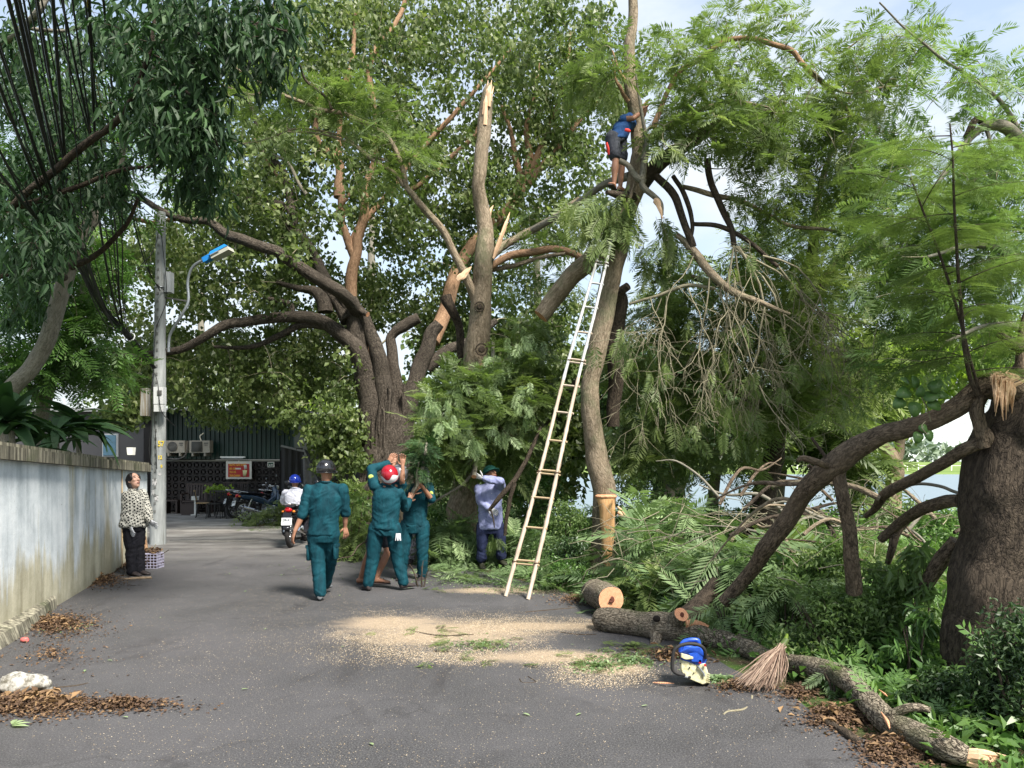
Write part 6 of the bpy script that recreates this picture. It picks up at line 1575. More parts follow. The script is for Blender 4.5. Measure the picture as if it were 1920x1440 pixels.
for k in range(16):
    y_ = 1412 + r3.uniform(-6, 18)
    pth = smooth_path([P(1795 + r3.uniform(0, 14), y_ * .5 + 1418 * .5, 3.94), P(1845, y_ + 6, 3.89 + .05 * r3.random()), P(1880 + r3.uniform(-24, 34), y_ + 10 + r3.normal(0, 3), 3.86)], 4)
    MB().tube(pth, np.interp(np.linspace(0, 1, 9), [0, .4, 1], [.018, .024, .004]), 6, flat=.6, lump=.5, lscale=.04, seed=k).build('torn_fibre', M['wood_pale'], t, False)
for a_, b_, w in [((1652, 1335, 4.36), (1668, 1366, 4.20), 9), ((1648, 1293, 4.76), (1664, 1306, 4.7), 5)]:
    MB().tube(smooth_path([P(*a_), (P(*a_) + P(*b_)) / 2 - [0, .02, 0], P(*b_)], 4), [rpx(w * f_, 4.4) for f_ in np.interp(np.linspace(0, 1, 9), [0, .5, 1], [.2, 1, .3])], 7, flat=.8).build('bark_wound', M['wood_cut'], t)
wood_thing('rotten_plank', 'dark rotten piece of branch lying flat on the asphalt near the leaf litter', 'stick', [(1534, 1349, 4.67, 14), (1556, 1358, 4.58, 18), (1580, 1372, 4.45, 18), (1600, 1388, 4.32, 20), (1612, 1394, 4.27, 16)], 'bark_dark', sides=7, lump=.4, ls=.05)
wood_thing('sawn_offcut', 'sawn dark branch piece lying beside the root stub of the fallen trunk', 'branch', [(1175, 1218, 6.42, 7), (1210, 1219, 6.4, 9), (1262, 1222, 6.3, 10)], 'bark_dark', sides=8)
wood_thing('sawn_offcut', 'reddish wood sliver in front of the fallen trunk, left of the chainsaw', 'wood piece', [(1232, 1231, 6.2, 4), (1262, 1230, 6.2, 5)], 'wood_cut', sides=6)
wood_thing('wood_sliver', 'pink wood sliver on the asphalt left of the chainsaw', 'wood piece', [(1224, 1280, 5.46, 3), (1245, 1281, 5.45, 5), (1264, 1282, 5.44, 3)], 'wood_cut', sides=6)
t = wood_thing('forked_stick', 'forked bare stick on the asphalt in front of the twig broom', 'stick', [(1410, 1305, 5.15, 5), (1408, 1322, 5.0, 5), (1390, 1331, 4.85, 5), (1366, 1334, 4.83, 5), (1356, 1340, 4.77, 4)], 'twig', sides=6)
wood_thing('bent_twig', 'small bent twig in the middle of the empty asphalt', 'stick', [(974, 1273, 5.56, 3), (980, 1280, 5.47, 3), (1004, 1279, 5.48, 3), (990, 1268, 5.62, 2)], 'twig_dark', sides=5)
for rows, lab in [([(775, 1184, 7.13, 3), (825, 1192, 6.95, 4), (888, 1190, 7.0, 3)], 'long dark stick lying on the sawdust'), ([(812, 1221, 6.38, 4), (845, 1223, 6.35, 5), (862, 1224, 6.33, 3)], 'short dark stick at the near side of the sawdust'),
                  ([(985, 1148, 8.05, 3), (1040, 1143, 8.2, 3), (1078, 1140, 8.3, 3)], 'thin stick between the ladder feet and the sawn log'), ([(1050, 1186, 7.1, 4), (1085, 1190, 7.0, 4), (1118, 1190, 7.0, 3)], 'dark stick at the right end of the sawdust'),
                  ([(1475, 1322, 4.95, 3), (1520, 1328, 4.9, 4), (1555, 1326, 4.92, 3)], 'thin stick at the top of the brown leaf litter on the right'), ([(60, 1150, 8.0, 3), (20, 1200, 6.8, 3)], 'thin stick at the foot of the wall by the first litter pile'),
                  ([(90, 1291, 5.32, 5), (140, 1286, 5.38, 4), (165, 1281, 5.45, 3)], 'reddish stick beside the white plastic bag'), ([(140, 1085, 10.4, 5), (160, 1083, 10.5, 5)], 'pale stick on the litter pile nearest the woman')]:
    wood_thing('stick', lab, 'stick', rows, 'twig_dark', sides=5)

# ---- litter, chips, sawdust
def litter(name, regs, leafmat, temps, size, zt, tb=0., flat=3.):
    m_ = MB()
    for cx, cy, rx, ry, n_ in regs:
        a_ = RNG.uniform(0, 6.283, n_); r_ = np.abs(RNG.normal(0, .55, n_)).clip(0, 1.5)
        pos = np.array([G(cx + rx * r * math.cos(a), max(cy + ry * r * math.sin(a), 930)) for a, r in zip(a_, r_)])
        pos[:, 0] = np.where(pos[:, 0] < 0, np.maximum(pos[:, 0], wall_x(pos[:, 1]) + .02), pos[:, 0])
        pos[:, 2] = .004 + RNG.uniform(0, 1, n_) * zt * np.clip(1 - r_ * .8, .05, 1)
        scatter(m_, temps, pos, rdir(n_) * [1, 1, .4], rdir(n_, (0, 0, flat)), RNG.uniform(*size, n_), .45 + tb + RNG.normal(0, .25, n_))
    return m_.build(name, leafmat, smooth=False, kind='stuff')
litter('brown_leaf_litter', [(100, 1172, 95, 24, 4200), (190, 1090, 55, 14, 2000), (230, 1060, 30, 14, 900), (50, 1322, 130, 26, 5200), (230, 1325, 130, 14, 1500), (1580, 1345, 80, 26, 3000), (1690, 1405, 80, 34, 5200), (100, 1230, 120, 40, 500), (1500, 1300, 60, 16, 900), (1260, 1230, 90, 14, 700), (1080, 1125, 60, 12, 900), (290, 985, 20, 8, 200), (1380, 1290, 60, 12, 500), (420, 975, 110, 8, 300)],
       M['leaf_litter'], LEAF1, (.010, .036), .06)
litter('dry_leaf_litter', [(100, 1172, 80, 18, 130), (190, 1090, 45, 10, 60), (70, 1322, 130, 24, 200), (1580, 1345, 80, 24, 90), (1690, 1400, 80, 30, 150), (1250, 1235, 90, 14, 30)], M['leaf_litter'], LEAF_OVAL, (.045, .09), .08, .35)
litter('green_leaf_litter', [(110, 1175, 80, 14, 200), (1180, 1240, 80, 20, 500), (900, 1210, 70, 14, 260), (1350, 1275, 30, 8, 800), (600, 1060, 300, 60, 120), (1120, 1250, 60, 16, 400), (880, 1090, 120, 10, 900), (1000, 1105, 120, 10, 600), (520, 990, 70, 8, 300)], M['leaf_cut'], LEAF1, (.012, .04), .02, 0.)
M['chip'] = mat('pale wood chips', lambda t, b: t.links.new(ramp(t, attr_fac(t), [(0, (.24, .18, .11)), (.5, (.48, .38, .25)), (1, (.66, .58, .45))]), b.inputs['Base Color']), rough=.9, spec=.1)
CH = [(np.array([[0, -.3, 0], [1, -.25, .05], [.9, .3, 0], [.1, .35, .08]]), np.array([[0, 1, 2, 3]]))]
def chips(regs, size, name):
    m_ = MB()
    for cx, cy, rx, ry, n_, sp_ in regs:
        a_ = RNG.uniform(0, 6.283, n_); r_ = np.sqrt(RNG.uniform(0, 1, n_)) * (1 + np.abs(RNG.normal(0, sp_, n_)))
        px, py = cx + rx * r_ * np.cos(a_), cy + ry * r_ * np.sin(a_)
        t_ = (CAM_H * F) / np.maximum(py - HORIZON, 60)
        X = (px - 960) / F * t_ * .995
        pos = np.stack([X, t_ * .994, np.full(n_, .006)], 1)
        k = fbm(pos * [2.3, 1.2, 0] + 7, 3, 5) > RNG.uniform(-.75, .35, n_)
        ok = (pos[:, 0] < edge_x(pos[:, 1]) + .3) & (pos[:, 0] > wall_x(pos[:, 1]) + .05) & k
        pos = pos[ok]; q = len(pos)
        scatter(m_, CH, pos, rdir(q) * [1, 1, .15], rdir(q, (0, 0, 3)), RNG.uniform(*size, q), RNG.uniform(0, 1, q))
    return m_.build(name, M['chip'], smooth=False, kind='stuff')
chips([(850, 1190, 210, 42, 34000, .14), (1010, 1172, 120, 16, 15000, .16), (700, 1175, 70, 26, 8000, .35), (960, 1232, 150, 16, 10000, .25), (1130, 1262, 80, 22, 7000, .35), (970, 1106, 120, 8, 7000, .15), (700, 1230, 90, 14, 2500, .4)], (.003, .0085), 'sawdust')
chips([(650, 1150, 520, 120, 8000, .2), (800, 1300, 800, 150, 9000, .1), (560, 1160, 120, 60, 5000, .3), (300, 1150, 200, 100, 1800, .3), (600, 1060, 260, 30, 1600, .4), (1250, 1290, 200, 60, 1600, .3)], (.0025, .007), 'scattered_chips')
# white bag, red packet, leaf sprigs
M['bag'] = mat('dirty white plastic', lambda t, b: (t.links.new(ramp(t, noise_n(t, vec(t), 14, 5, .7), [(.40, (.13, .12, .095)), (.5, (.34, .33, .30)), (.65, (.52, .52, .50))]), b.inputs['Base Color']), bump(t, b, noise_n(t, vec(t), 22, 5, .7), .8, .01)), rough=.4)
c = G(42, 1298)
def lumpy(name, label, cat, c, r, m_, amp=.25, fr=9., seed=0, group=None):
    mb = MB(); mb.ball(c, r, seg=28, rings=18)
    V = mb.V[0]; d = V - c
    mb.V[0] = c + d * (1 + amp * fbm(V * fr, 3, seed))[:, None]; mb.V[0][:, 2] = np.maximum(mb.V[0][:, 2], .004)
    return tag(mb.build(name, m_), label, cat, group)
lumpy('plastic_bag', 'crumpled dirty white plastic bag on the brown litter at the left edge', 'bag', c + [0.0, 0, .06], (.19, .085, .07), M['bag'], .55, 15)
lumpy('crumpled_packet', 'small crumpled red packet beside the litter pile at the wall foot', 'packet', G(46, 1204) + [0, 0, .02], (.04, .025, .025), mat('red packet', col=(.48, .12, .11), rough=.4), .3, 40, 3)
t = thing('leaf_sprig', 'single pale green leaf sprig on the asphalt at the lower left', 'leaf', G(35, 1360))
for k, a_ in enumerate((.1, .7, 1.35, 1.9)):
    mb = MB(); scatter(mb, [quad_leaf(.34, .1, .1, 2)], np.array([G(22, 1365) + [0, 0, .012 + .004 * k]]), np.array([[math.cos(a_), math.sin(a_), .06]]), np.array([[0, 0, 1.]]), np.array([.10]), .95)
    mb.build('leaf', M['leaf_cut'], t, False)
for k, (px, py, s_) in enumerate([(200, 1240, .05), (300, 1160, .045), (1215, 1325, .05), (160, 1258, .05), (452, 1295, .05), (700, 1400, .05), (1090, 1340, .05), (980, 1340, .06), (640, 1215, .04), (240, 1348, .05), (500, 1180, .04), (1070, 1210, .03)]):
    mb = MB(); a_ = k * 1.7
    scatter(mb, [quad_leaf(.4, .12, .1, 2)], np.array([G(px, py) + [0, 0, .01]]), np.array([[math.cos(a_), math.sin(a_), .05]]), np.array([[0, .1, 1.]]), np.array([s_]), .9)
    tag(mb.build('dry_leaf', M['leaf_cut'], None, False), 'single pale fallen leaf lying on the open asphalt', 'leaf', 'single leaves on the asphalt')

# ============================================================ LADDER
lad = thing('bamboo_ladder', 'tall pale bamboo ladder leaning on the feathery-leaved trunk', 'ladder', G(968, 1121))
M['bamboo'] = mat('dry bamboo', lambda t, b: (t.links.new(ramp(t, noise_n(t, vec(t, 'bk', (14, 14, 1.2)), 2.2, 5, .65), [(.3, (.24, .18, .135)), (.5, (.44, .36, .28)), (.75, (.58, .51, .42))]), b.inputs['Base Color']), bump(t, b, noise_n(t, vec(t, 'bk', (40, 40, 2)), 2, 4), .3, .004)), rough=.55)
M['bamboo_grey'] = mat('sun-bleached bamboo', lambda t, b: t.links.new(ramp(t, noise_n(t, vec(t, 'bk', (14, 14, 1.2)), 2.2, 5, .65), [(.3, (.26, .26, .25)), (.5, (.42, .43, .42)), (.75, (.56, .57, .55))]), b.inputs['Base Color']), rough=.5)
M['bamboo_y'] = mat('yellow bamboo', lambda t, b: t.links.new(ramp(t, noise_n(t, vec(t, 'bk', (14, 14, 1.2)), 2.2, 5, .65), [(.3, (.30, .21, .11)), (.6, (.48, .37, .23)), (.8, (.58, .48, .33))]), b.inputs['Base Color']), rough=.5)
fl, fr_ = G(948, 1118), G(990, 1124)
tl, tr = P(1127, 458, 10.45), P(1146, 452, 10.40)
def ladp(a, b, py):
    t0, t1 = 0., 1.
    for _ in range(40):
        tm = (t0 + t1) / 2; q = a + (b - a) * tm
        y = HORIZON - F * (q[2] - CAM_H) / q[1]
        if y > py: t0 = tm
        else: t1 = tm
    return q
for a, b, fx in ((fl, tl, 0), (fr_, tr, 1)):
    nn = 96; tt_ = np.linspace(0, 1, nn)
    pth = a + (b - a) * tt_[:, None] + np.stack([.016 * np.sin(tt_ * 7 + fx), 0 * tt_, 0 * tt_], 1) * np.sin(np.pi * tt_)[:, None]
    L_ = np.linalg.norm(b - a); node = np.abs(((tt_ * L_ / .24) + fx * .4) % 1 - .5) < .09
    rad = (.026 - .007 * tt_) * (1 + .16 * node)
    k = int(nn * .58)
    MB().tube(pth[:k + 1], rad[:k + 1], 10).build('rail', M['bamboo'], lad)
    MB().tube(pth[k:], rad[k:] * .97, 10).build('rail', M['bamboo_grey'], lad)
for i, (py, dbl, my) in enumerate([(1050, 1, 'bamboo_y'), (988, 0, 'bamboo_y'), (932, 0, 'bamboo_y'), (881, 1, 'bamboo_y'), (825, 0, 'bamboo_y'), (772, 0, 'bamboo'), (722, 0, 'bamboo'), (673, 1, 'bamboo'), (622, 0, 'bamboo'), (575, 0, 'bamboo_grey'), (530, 0, 'bamboo_grey'), (490, 1, 'bamboo_grey')]):
    a, b = ladp(fl, tl, py), ladp(fr_, tr, py + 3)
    e = N(b - a) * .035
    MB().tube([a - e * .4, (a + b) / 2, b + e], [.0135, .014, .0135], 8).build('rung', M[my], lad)
    if dbl:
        d = N(fl - tl) * .045
        MB().tube([a - e + d, (a + b) / 2 + d, b + e * 1.4 + d], [.011, .012, .011], 8).build('rung', M[my], lad)
        for q in (a, b):
            MB().ring(q + d * .5, basis((1, 0, 0), N(tl - fl)), .030, .006, 12, 6).build('lashing', M['leaf_litter'], lad)

# ============================================================ PEOPLE
def cloth_mat(name, c1, c2, sc=9., rough=.8):
    def bld(t, b):
        n = noise_n(t, vec(t, 'obj', (sc, sc, sc * .35)), 1.6, 5, .6, .4)
        t.links.new(ramp(t, n, [(.3, c1), (.7, c2)]), b.inputs['Base Color'])
        h = math_n(t, 'ADD', n, math_n(t, 'MULTIPLY', noise_n(t, vec(t), 260, 2, .5), .12))
        bump(t, b, h, .7, .02)
    return mat(name, bld, rough=rough, spec=.2)
M['teal'] = cloth_mat('teal uniform cloth', (0.001, 0.024, 0.035), (0.003, 0.053, 0.072))
M['navy'] = cloth_mat('navy cloth', (0.010, 0.014, 0.04), (0.022, 0.03, 0.075))
M['blackcloth'] = cloth_mat('black cloth', (0.008, 0.008, 0.011), (0.018, 0.018, 0.024))
M['lavender'] = cloth_mat('washed blue shirt', (0.17, 0.19, 0.36), (0.29, 0.32, 0.50))
M['whiteshirt'] = cloth_mat('white shirt cloth', (0.56, 0.57, 0.66), (0.70, 0.71, 0.79))
M['blue_vest'] = cloth_mat('blue vest cloth', (0.014, 0.05, 0.15), (0.025, 0.08, 0.22))
M['grey_short'] = cloth_mat('dark grey shorts', (0.022, 0.025, 0.032), (0.05, 0.055, 0.068))
M['beigecloth'] = cloth_mat('beige shirt cloth', (0.42, 0.32, 0.20), (0.55, 0.44, 0.30))
def check_b(t, b):
    v = vec(t, 'obj', (1, 1, 1))
    ch = nd(t, 'ShaderNodeTexVoronoi', Scale=30.0, Randomness=0.12); ch.feature = 'F1'; ch.distance = 'CHEBYCHEV'
    m_ = t.nodes.new('ShaderNodeMapping'); m_.inputs['Rotation'].default_value = (.2, .78, .3); t.links.new(v, m_.inputs[0]); t.links.new(m_.outputs[0], ch.inputs['Vector'])
    c = mixc(t, mrange(t, ch.outputs['Distance'], .33, .37), (.012, .012, .014), (.50, .49, .43))
    t.links.new(c, b.inputs['Base Color'])
    bump(t, b, noise_n(t, v, 14, 4, .6), .6, .02)
M['checked'] = mat('black and cream patterned blouse', check_b, rough=.8, spec=.2)
def pat_b(t, b):
    t.links.new(ramp(t, noise_n(t, vec(t), 38, 3, .6), [(.45, (.14, .14, .16)), (.55, (.42, .40, .44))]), b.inputs['Base Color'])
M['greypattern'] = mat('grey patterned cloth', pat_b, rough=.85)
def skin_b(t, b):
    t.links.new(ramp(t, noise_n(t, vec(t), 9, 4, .6), [(.3, (.235, .115, .07)), (.7, (.34, .18, .115))]), b.inputs['Base Color'])
    b.inputs['Subsurface Weight'].default_value = .06
    b.inputs['Subsurface Radius'].default_value = (.02, .008, .004)
M['skin'] = mat('skin', skin_b, rough=.5, spec=.35)
def skin2_b(t, b):
    t.links.new(ramp(t, noise_n(t, vec(t), 9, 4, .6), [(.3, (.42, .24, .17)), (.7, (.54, .33, .25))]), b.inputs['Base Color'])
M['skin_pale'] = mat('paler skin', skin2_b, rough=.5, spec=.35)
M['hair'] = mat('black hair', lambda t, b: bump(t, b, noise_n(t, vec(t, 'obj', (60, 60, 6)), 3, 4), .6, .01), col=(.010, .008, .008), rough=.4)
M['glove'] = cloth_mat('white work glove', (.42, .43, .45), (.62, .63, .66))
M['eye'] = mat('eye dark', col=(.015, .01, .01), rough=.2)
M['lip'] = mat('lip', col=(.34, .12, .10), rough=.5)
M['shoe'] = mat('dark shoe', col=(.035, .028, .028), rough=.5)
M['shoe_grey'] = mat('grey shoe', col=(.13, .14, .15), rough=.6)
M['boot'] = mat('muddy boot', col=(.022, .024, .014), rough=.6)
M['helmet_black'] = mat('black helmet', col=(.010, .010, .012), rough=.16, spec=.7)
M['helmet_red'] = mat('red helmet', col=(.28, .006, .016), rough=.16, spec=.7)
M['helmet_white'] = mat('white helmet band', col=(.62, .63, .66), rough=.2, spec=.6)
M['helmet_blue'] = mat('blue helmet', col=(.010, .035, .36), rough=.14, spec=.7)
M['helmet_grey'] = mat('grey helmet', col=(.20, .21, .23), rough=.2, metal=.4)
M['helmet_green'] = cloth_mat('green pith helmet', (0.012, 0.075, 0.062), (0.025, 0.12, 0.095), 4.)
M['patch'] = mat('yellow-green badge', col=(.38, .48, .10), rough=.7)
M['rubber'] = mat('tyre rubber', col=(.018, .017, .017), rough=.7)
M['chrome'] = mat('chrome', col=(.55, .55, .56), rough=.15, metal=1)
M['red_lens'] = mat('red lamp lens', col=(.45, .01, .015), rough=.15)
M['bike_black'] = mat('glossy black plastic', col=(.012, .013, .017), rough=.22, spec=.6)
M['bike_blue'] = mat('dark blue bike panel', col=(.02, .05, .10), rough=.25, spec=.6)
M['plate'] = mat('number plate', col=(.66, .69, .70), rough=.4)
M['plate_ink'] = mat('plate ink', col=(.02, .03, .05), rough=.5)
M['mirror'] = mat('mirror glass', col=(.8, .85, .9), rough=.05, metal=1)

def remeshed(mb, voxel, sm=3, wr=0., wfreq=(7, 7, 3), seed=0, fac=.5):
    me = mb.mesh('tmp', attrs=False)
    o = bpy.data.objects.new('tmp', me); COL.objects.link(o)
    md = o.modifiers.new('r', 'REMESH'); md.mode = 'VOXEL'; md.voxel_size = voxel; md.use_smooth_shade = True
    if sm:
        s2 = o.modifiers.new('s', 'SMOOTH'); s2.factor = fac; s2.iterations = sm
    dg = bpy.context.evaluated_depsgraph_get(); dg.update()
    out = bpy.data.meshes.new_from_object(o.evaluated_get(dg))
    bpy.data.objects.remove(o)
    n = len(out.vertices)
    co = np.zeros(n * 3, np.float32); out.vertices.foreach_get('co', co); co = co.reshape(-1, 3)
    if wr:
        nn = np.zeros(n * 3, np.float32); out.vertex_normals.foreach_get('vector', nn); nn = nn.reshape(-1, 3)
        wp = co + .05 * np.stack([fbm(co * 6 + k * 7 + seed, 2, seed + k) for k in range(3)], 1)
        def ridge(ang, s2):
            q = wp @ roty(ang); return 1 - 2.2 * np.abs(fbm(q * np.array([4.5, 6, 17]) + s2, 2, seed + int(s2)))
        mk = ss(fbm(co * 4 + seed, 2, seed + 9), -.25, .25)
        w = .35 * fbm(co * wfreq + seed, 3, seed) + .75 * (ridge(.55, 3) * mk + ridge(-.6, 5) * (1 - mk))
        co = co + nn * (w * wr)[:, None]
        out.vertices.foreach_set('co', co.astype(np.float32).ravel()); out.update()
    out.polygons.foreach_set('use_smooth', np.ones(len(out.polygons), bool))
    return out, co
def capsule(m, pts, rad, sides=12, flat=None):
    pts = np.asarray(pts, float); rad = np.asarray(rad, float)
    if len(pts) == 2:
        pts = np.vstack([pts[0], (pts[0] + pts[1]) / 2, pts[1]]); rad = np.array([rad[0], rad.mean(), rad[1]])
    q = smooth_path(np.hstack([pts, rad[:, None]]), 4)
    e0, e1 = N(q[0, :3] - q[1, :3]), N(q[-1, :3] - q[-2, :3])
    P_ = np.vstack([q[0, :3] + e0 * q[0, 3] * .85, q[0, :3] + e0 * q[0, 3] * .55, q[:, :3], q[-1, :3] + e1 * q[-1, 3] * .55, q[-1, :3] + e1 * q[-1, 3] * .85])
    R_ = np.concatenate([[q[0, 3] * .45, q[0, 3] * .82], q[:, 3], [q[-1, 3] * .82, q[-1, 3] * .45]])
    m.tube(P_, R_, sides, flat=flat)
def hand_geo(m, fm, w, d, n, curl=.5, spread=.22, k=1.0):
    """palm into m, five fingers into fm; w wrist, d direction, n palm normal, fingers curl towards n"""
    d = N(d); n = N(n - d * np.dot(n, d)); s = np.cross(d, n)
    pl = [(w - d * .012, .021, .016), (w + d * .02, .028, .016), (w + d * .055, .037, .016), (w + d * .085, .036, .013), (w + d * .095, .028, .009)]
    m.loft([(c if i else c, s * a * k, n * b * k) for i, (c, a, b) in enumerate([(w + (c - w) * k, a, b) for c, a, b in pl])], 12)
    for j, (off, L) in enumerate([(-.029, .068), (-.010, .078), (.010, .073), (.029, .058)]):
        b0 = w + (d * .078 + s * off) * k
        dd = N(d + s * off * spread * 18)
        p, c = [b0], dd
        for q, seg in enumerate((.46, .32, .26)):
            c = N(c + n * curl * (.25 + .75 * q))
            p.append(p[-1] + c * L * seg * k)
        fm.tube(smooth_path(p, 3), np.linspace(.0088, .0066, 10) * k, 7)
    b0 = w + (d * .022 - s * .026) * k
    p = [b0, b0 + (d * .55 - s * .75 + n * .25) * .036 * k, b0 + (d * .8 - s * .62 + n * (.3 + curl * .5)) * .068 * k]
    fm.tube(smooth_path(p, 4), np.linspace(.0115, .0078, 9) * k, 7)
def head_geo(m, c, f, u, k=1.0, face=True):
    f = N(f); u = N(u - f * np.dot(u, f)); s = np.cross(f, u)
    R = np.stack([s, f, u], 1)
    m.ball(c + u * .025 * k, np.array([.074, .094, .100]) * k, R, seg=18, rings=14)
    m.ball(c + f * .022 * k - u * .050 * k, np.array([.056, .062, .066]) * k, R, seg=16, rings=12)
    if face:
        m.ball(c + f * .062 * k - u * .100 * k, np.array([.022, .020, .018]) * k, R, seg=10, rings=8)
        m.loft([(c + (f * .088 + u * .030) * k, s * .008 * k, f * .010 * k), (c + (f * .098 + u * .005) * k, s * .011 * k, f * .013 * k), (c + (f * .104 - u * .020) * k, s * .017 * k, f * .016 * k), (c + (f * .088 - u * .033) * k, s * .014 * k, f * .012 * k)], 10)
        m.ball(c + (f * .074 + u * .042) * k, np.array([.048, .024, .013]) * k, R, seg=12, rings=8)
        for sg in (-1, 1): m.ball(c + (f * .062 + s * sg * .036 - u * .008) * k, np.array([.022, .024, .022]) * k, R, seg=10, rings=8)
        m.ball(c + (f * .078 - u * .056) * k, np.array([.024, .018, .013]) * k, R, seg=12, rings=8)
    for sg in (-1, 1): m.ball(c + (s * sg * .076 - f * .008) * k, np.array([.010, .020, .032]) * k, R, seg=10, rings=8)
    return R
def person(label, Y0, J, face=True, shirt=None, trousers=None, skin='skin', sleeve=1.0, fwd=(0, -1, 0), headf=None, headu=(0, 0, 1), scale=1.0, hands=None, shoes='shoe', bare_legs=False, shorts=0., gloves=False,
           girth=1.0, hair=True, hem=.02, boots=False, seed=0, tcuff=1.0, loose=1.0, headk=1.0, sandals=False, foot=None, footdirs=None, voxel=.011):
    """J: joint name -> (px, py, dY)"""
    j = {k: P(v[0], v[1], Y0 + (v[2] if len(v) > 2 else 0)) for k, v in J.items()}
    f = N(fwd)
    t = thing('person', label, 'person', (j['hipL'][0] * .5 + j['hipR'][0] * .5, Y0, 0))
    Sh, Hp = (j['shL'] + j['shR']) / 2, (j['hipL'] + j['hipR']) / 2
    up = N(Sh - Hp); ac = N(j['shR'] - j['shL']); ah = N(j['hipR'] - j['hipL'] + ac * .05)
    wS = np.linalg.norm(j['shR'] - j['shL']) / 2
    def dep(a): return N(np.cross(a, up))
    def tor(gr, down, topk=1.0):
        st = []
        for tt_, w_, d_ in ((-down, .150, .105), (-.02, .158, .112), (.18, .142, .104), (.38, .132, .096), (.62, .146, .104), (.82, .150, .104), (.94, .130, .090), (1.03, .085, .072), (1.10, .055, .055)):
            c = Hp + (Sh - Hp) * tt_; a = N(ah * (1 - max(0, min(1, tt_))) + ac * max(0, min(1, tt_)))
            wk = w_ * (1 if tt_ < .5 else np.clip(wS / .165, .55, 1.25))
            st.append((c, a * wk * gr * girth, dep(a) * d_ * gr * girth))
        return st
    body, fing, gl, glf = MB(), MB(), MB(), MB(); glist = []
    body.loft(tor(.84, .12), 18)
    hd = j['head']; nk = j['neck']
    hf = N(headf if headf is not None else f)
    R = head_geo(body, hd, hf, np.asarray(headu, float), scale * headk, face)
    capsule(body, [nk - up * .05, nk, hd - R[:, 2] * .045 - R[:, 1] * .015], [.056, .050, .050])
    for s_ in 'LR':
        sh, el, wr = j['sh' + s_], j['el' + s_], j['wr' + s_]
        capsule(body, [sh, sh * .5 + el * .5, el], [.046, .041, .036])
        capsule(body, [el, el * .65 + wr * .35, wr], [.036, .036, .024])
        hh = (hands or {}).get(s_)
        if hh:
            hm, hfm = (gl, glf) if gloves else (body, fing)
            hand_geo(hm, hfm, wr, np.array(hh[0], float), np.array(hh[1], float), hh[2] if len(hh) > 2 else .4, hh[3] if len(hh) > 3 else .22, scale * (1.12 if gloves else 1.05))
            if gloves:
                capsule(gl, [wr - N(hh[0]) * .04, wr], [.031, .028])
                glist.append((gl, glf)); gl, glf = MB(), MB()
        hi, kn, an = j['hip' + s_], j['kn' + s_], j['an' + s_]
        capsule(body, [hi, hi * .5 + kn * .5, kn], [.074, .066, .047])
        capsule(body, [kn, kn * .68 + an * .32, an * .6 + kn * .4, an], [.046, .052, .042, .031])
        fd = N((footdirs or {}).get(s_, (f[0], f[1], 0)))
        up_f = np.array([0, 0, 1.]); sd = np.cross(fd, up_f)
        sole = an[2] - .062 if foot is None else foot
        a0 = np.array([an[0], an[1], sole])
        fst = [(a0 - fd * .055 + up_f * .030, sd * .026, up_f * .028), (a0 - fd * .02 + up_f * .036, sd * .032, up_f * .036), (a0 + fd * .06 + up_f * .032, sd * .036, up_f * .030), (a0 + fd * .12 + up_f * .022, sd * .043, up_f * .021), (a0 + fd * .165 + up_f * .016, sd * .036, up_f * .014), (a0 + fd * .185 + up_f * .013, sd * .018, up_f * .008)]
        if bare_legs or shorts or sandals:
            body.loft(fst, 12); capsule(body, [an, a0 + up_f * .035], [.032, .034])
            MB().loft([(c - [0, 0, c[2] - sole + .006], a * 1.18, up_f * .010) for c, a, b in fst], 12).tube([a0 + fd * .10 + up_f * .012 + sd * .042, a0 + fd * .09 + up_f * .056, a0 + fd * .10 + up_f * .012 - sd * .042], .007, 6).build('sandal', M[shoes], t)
        else:
            mb = MB(); mb.loft([(c, a * 1.22, b * 1.18) for c, a, b in fst], 14)
            if boots: capsule(mb, [a0 + up_f * .05, an + (kn - an) * .30, an + (kn - an) * .52], [.046, .050, .058])
            else: capsule(mb, [a0 + up_f * .04, an + (kn - an) * .05], [.040, .040])
            me, _ = remeshed(mb, .010, 2); me.materials.append(M[shoes]); link('boot' if boots else 'shoe', me, t)
    me, _ = remeshed(body, .0095, 2, fac=.4)
    me.materials.append(M[skin])
    bo = link('body', me, t)
    if fing.V:
        # fingers are rooted inside the palm and joined to the body mesh
        fm = fing.mesh('f', attrs=False); fm.materials.append(M[skin])
        import bmesh
        bm = bmesh.new(); bm.from_mesh(me); bm.from_mesh(fm); bm.to_mesh(me); bm.free()
        me.polygons.foreach_set('use_smooth', np.ones(len(me.polygons), bool))
    for gl, glf in glist:
        me, _ = remeshed(gl, .008, 2, fac=.4)
        fm = glf.mesh('f', attrs=False)
        import bmesh
        bm = bmesh.new(); bm.from_mesh(me); bm.from_mesh(fm); bm.to_mesh(me); bm.free()
        me.polygons.foreach_set('use_smooth', np.ones(len(me.polygons), bool))
        me.materials.clear(); me.materials.append(M['glove']); link('glove', me, t)
    if face:
        mm = MB(); mb = MB(); hk = scale * headk
        for sg in (-1, 1):
            mm.ball(hd + (R[:, 1] * .086 + R[:, 0] * sg * .031 + R[:, 2] * .024) * hk, np.array([.012, .006, .006]) * hk, R, seg=8, rings=6)
            mb.tube([hd + (R[:, 1] * .088 + R[:, 0] * sg * .016 + R[:, 2] * .044) * hk, hd + (R[:, 1] * .093 + R[:, 0] * sg * .032 + R[:, 2] * .050) * hk, hd + (R[:, 1] * .080 + R[:, 0] * sg * .052 + R[:, 2] * .044) * hk], .0035, 5)
        mm.build('eyes', M['eye'], t); mb.build('eyebrows', M['hair'], t)
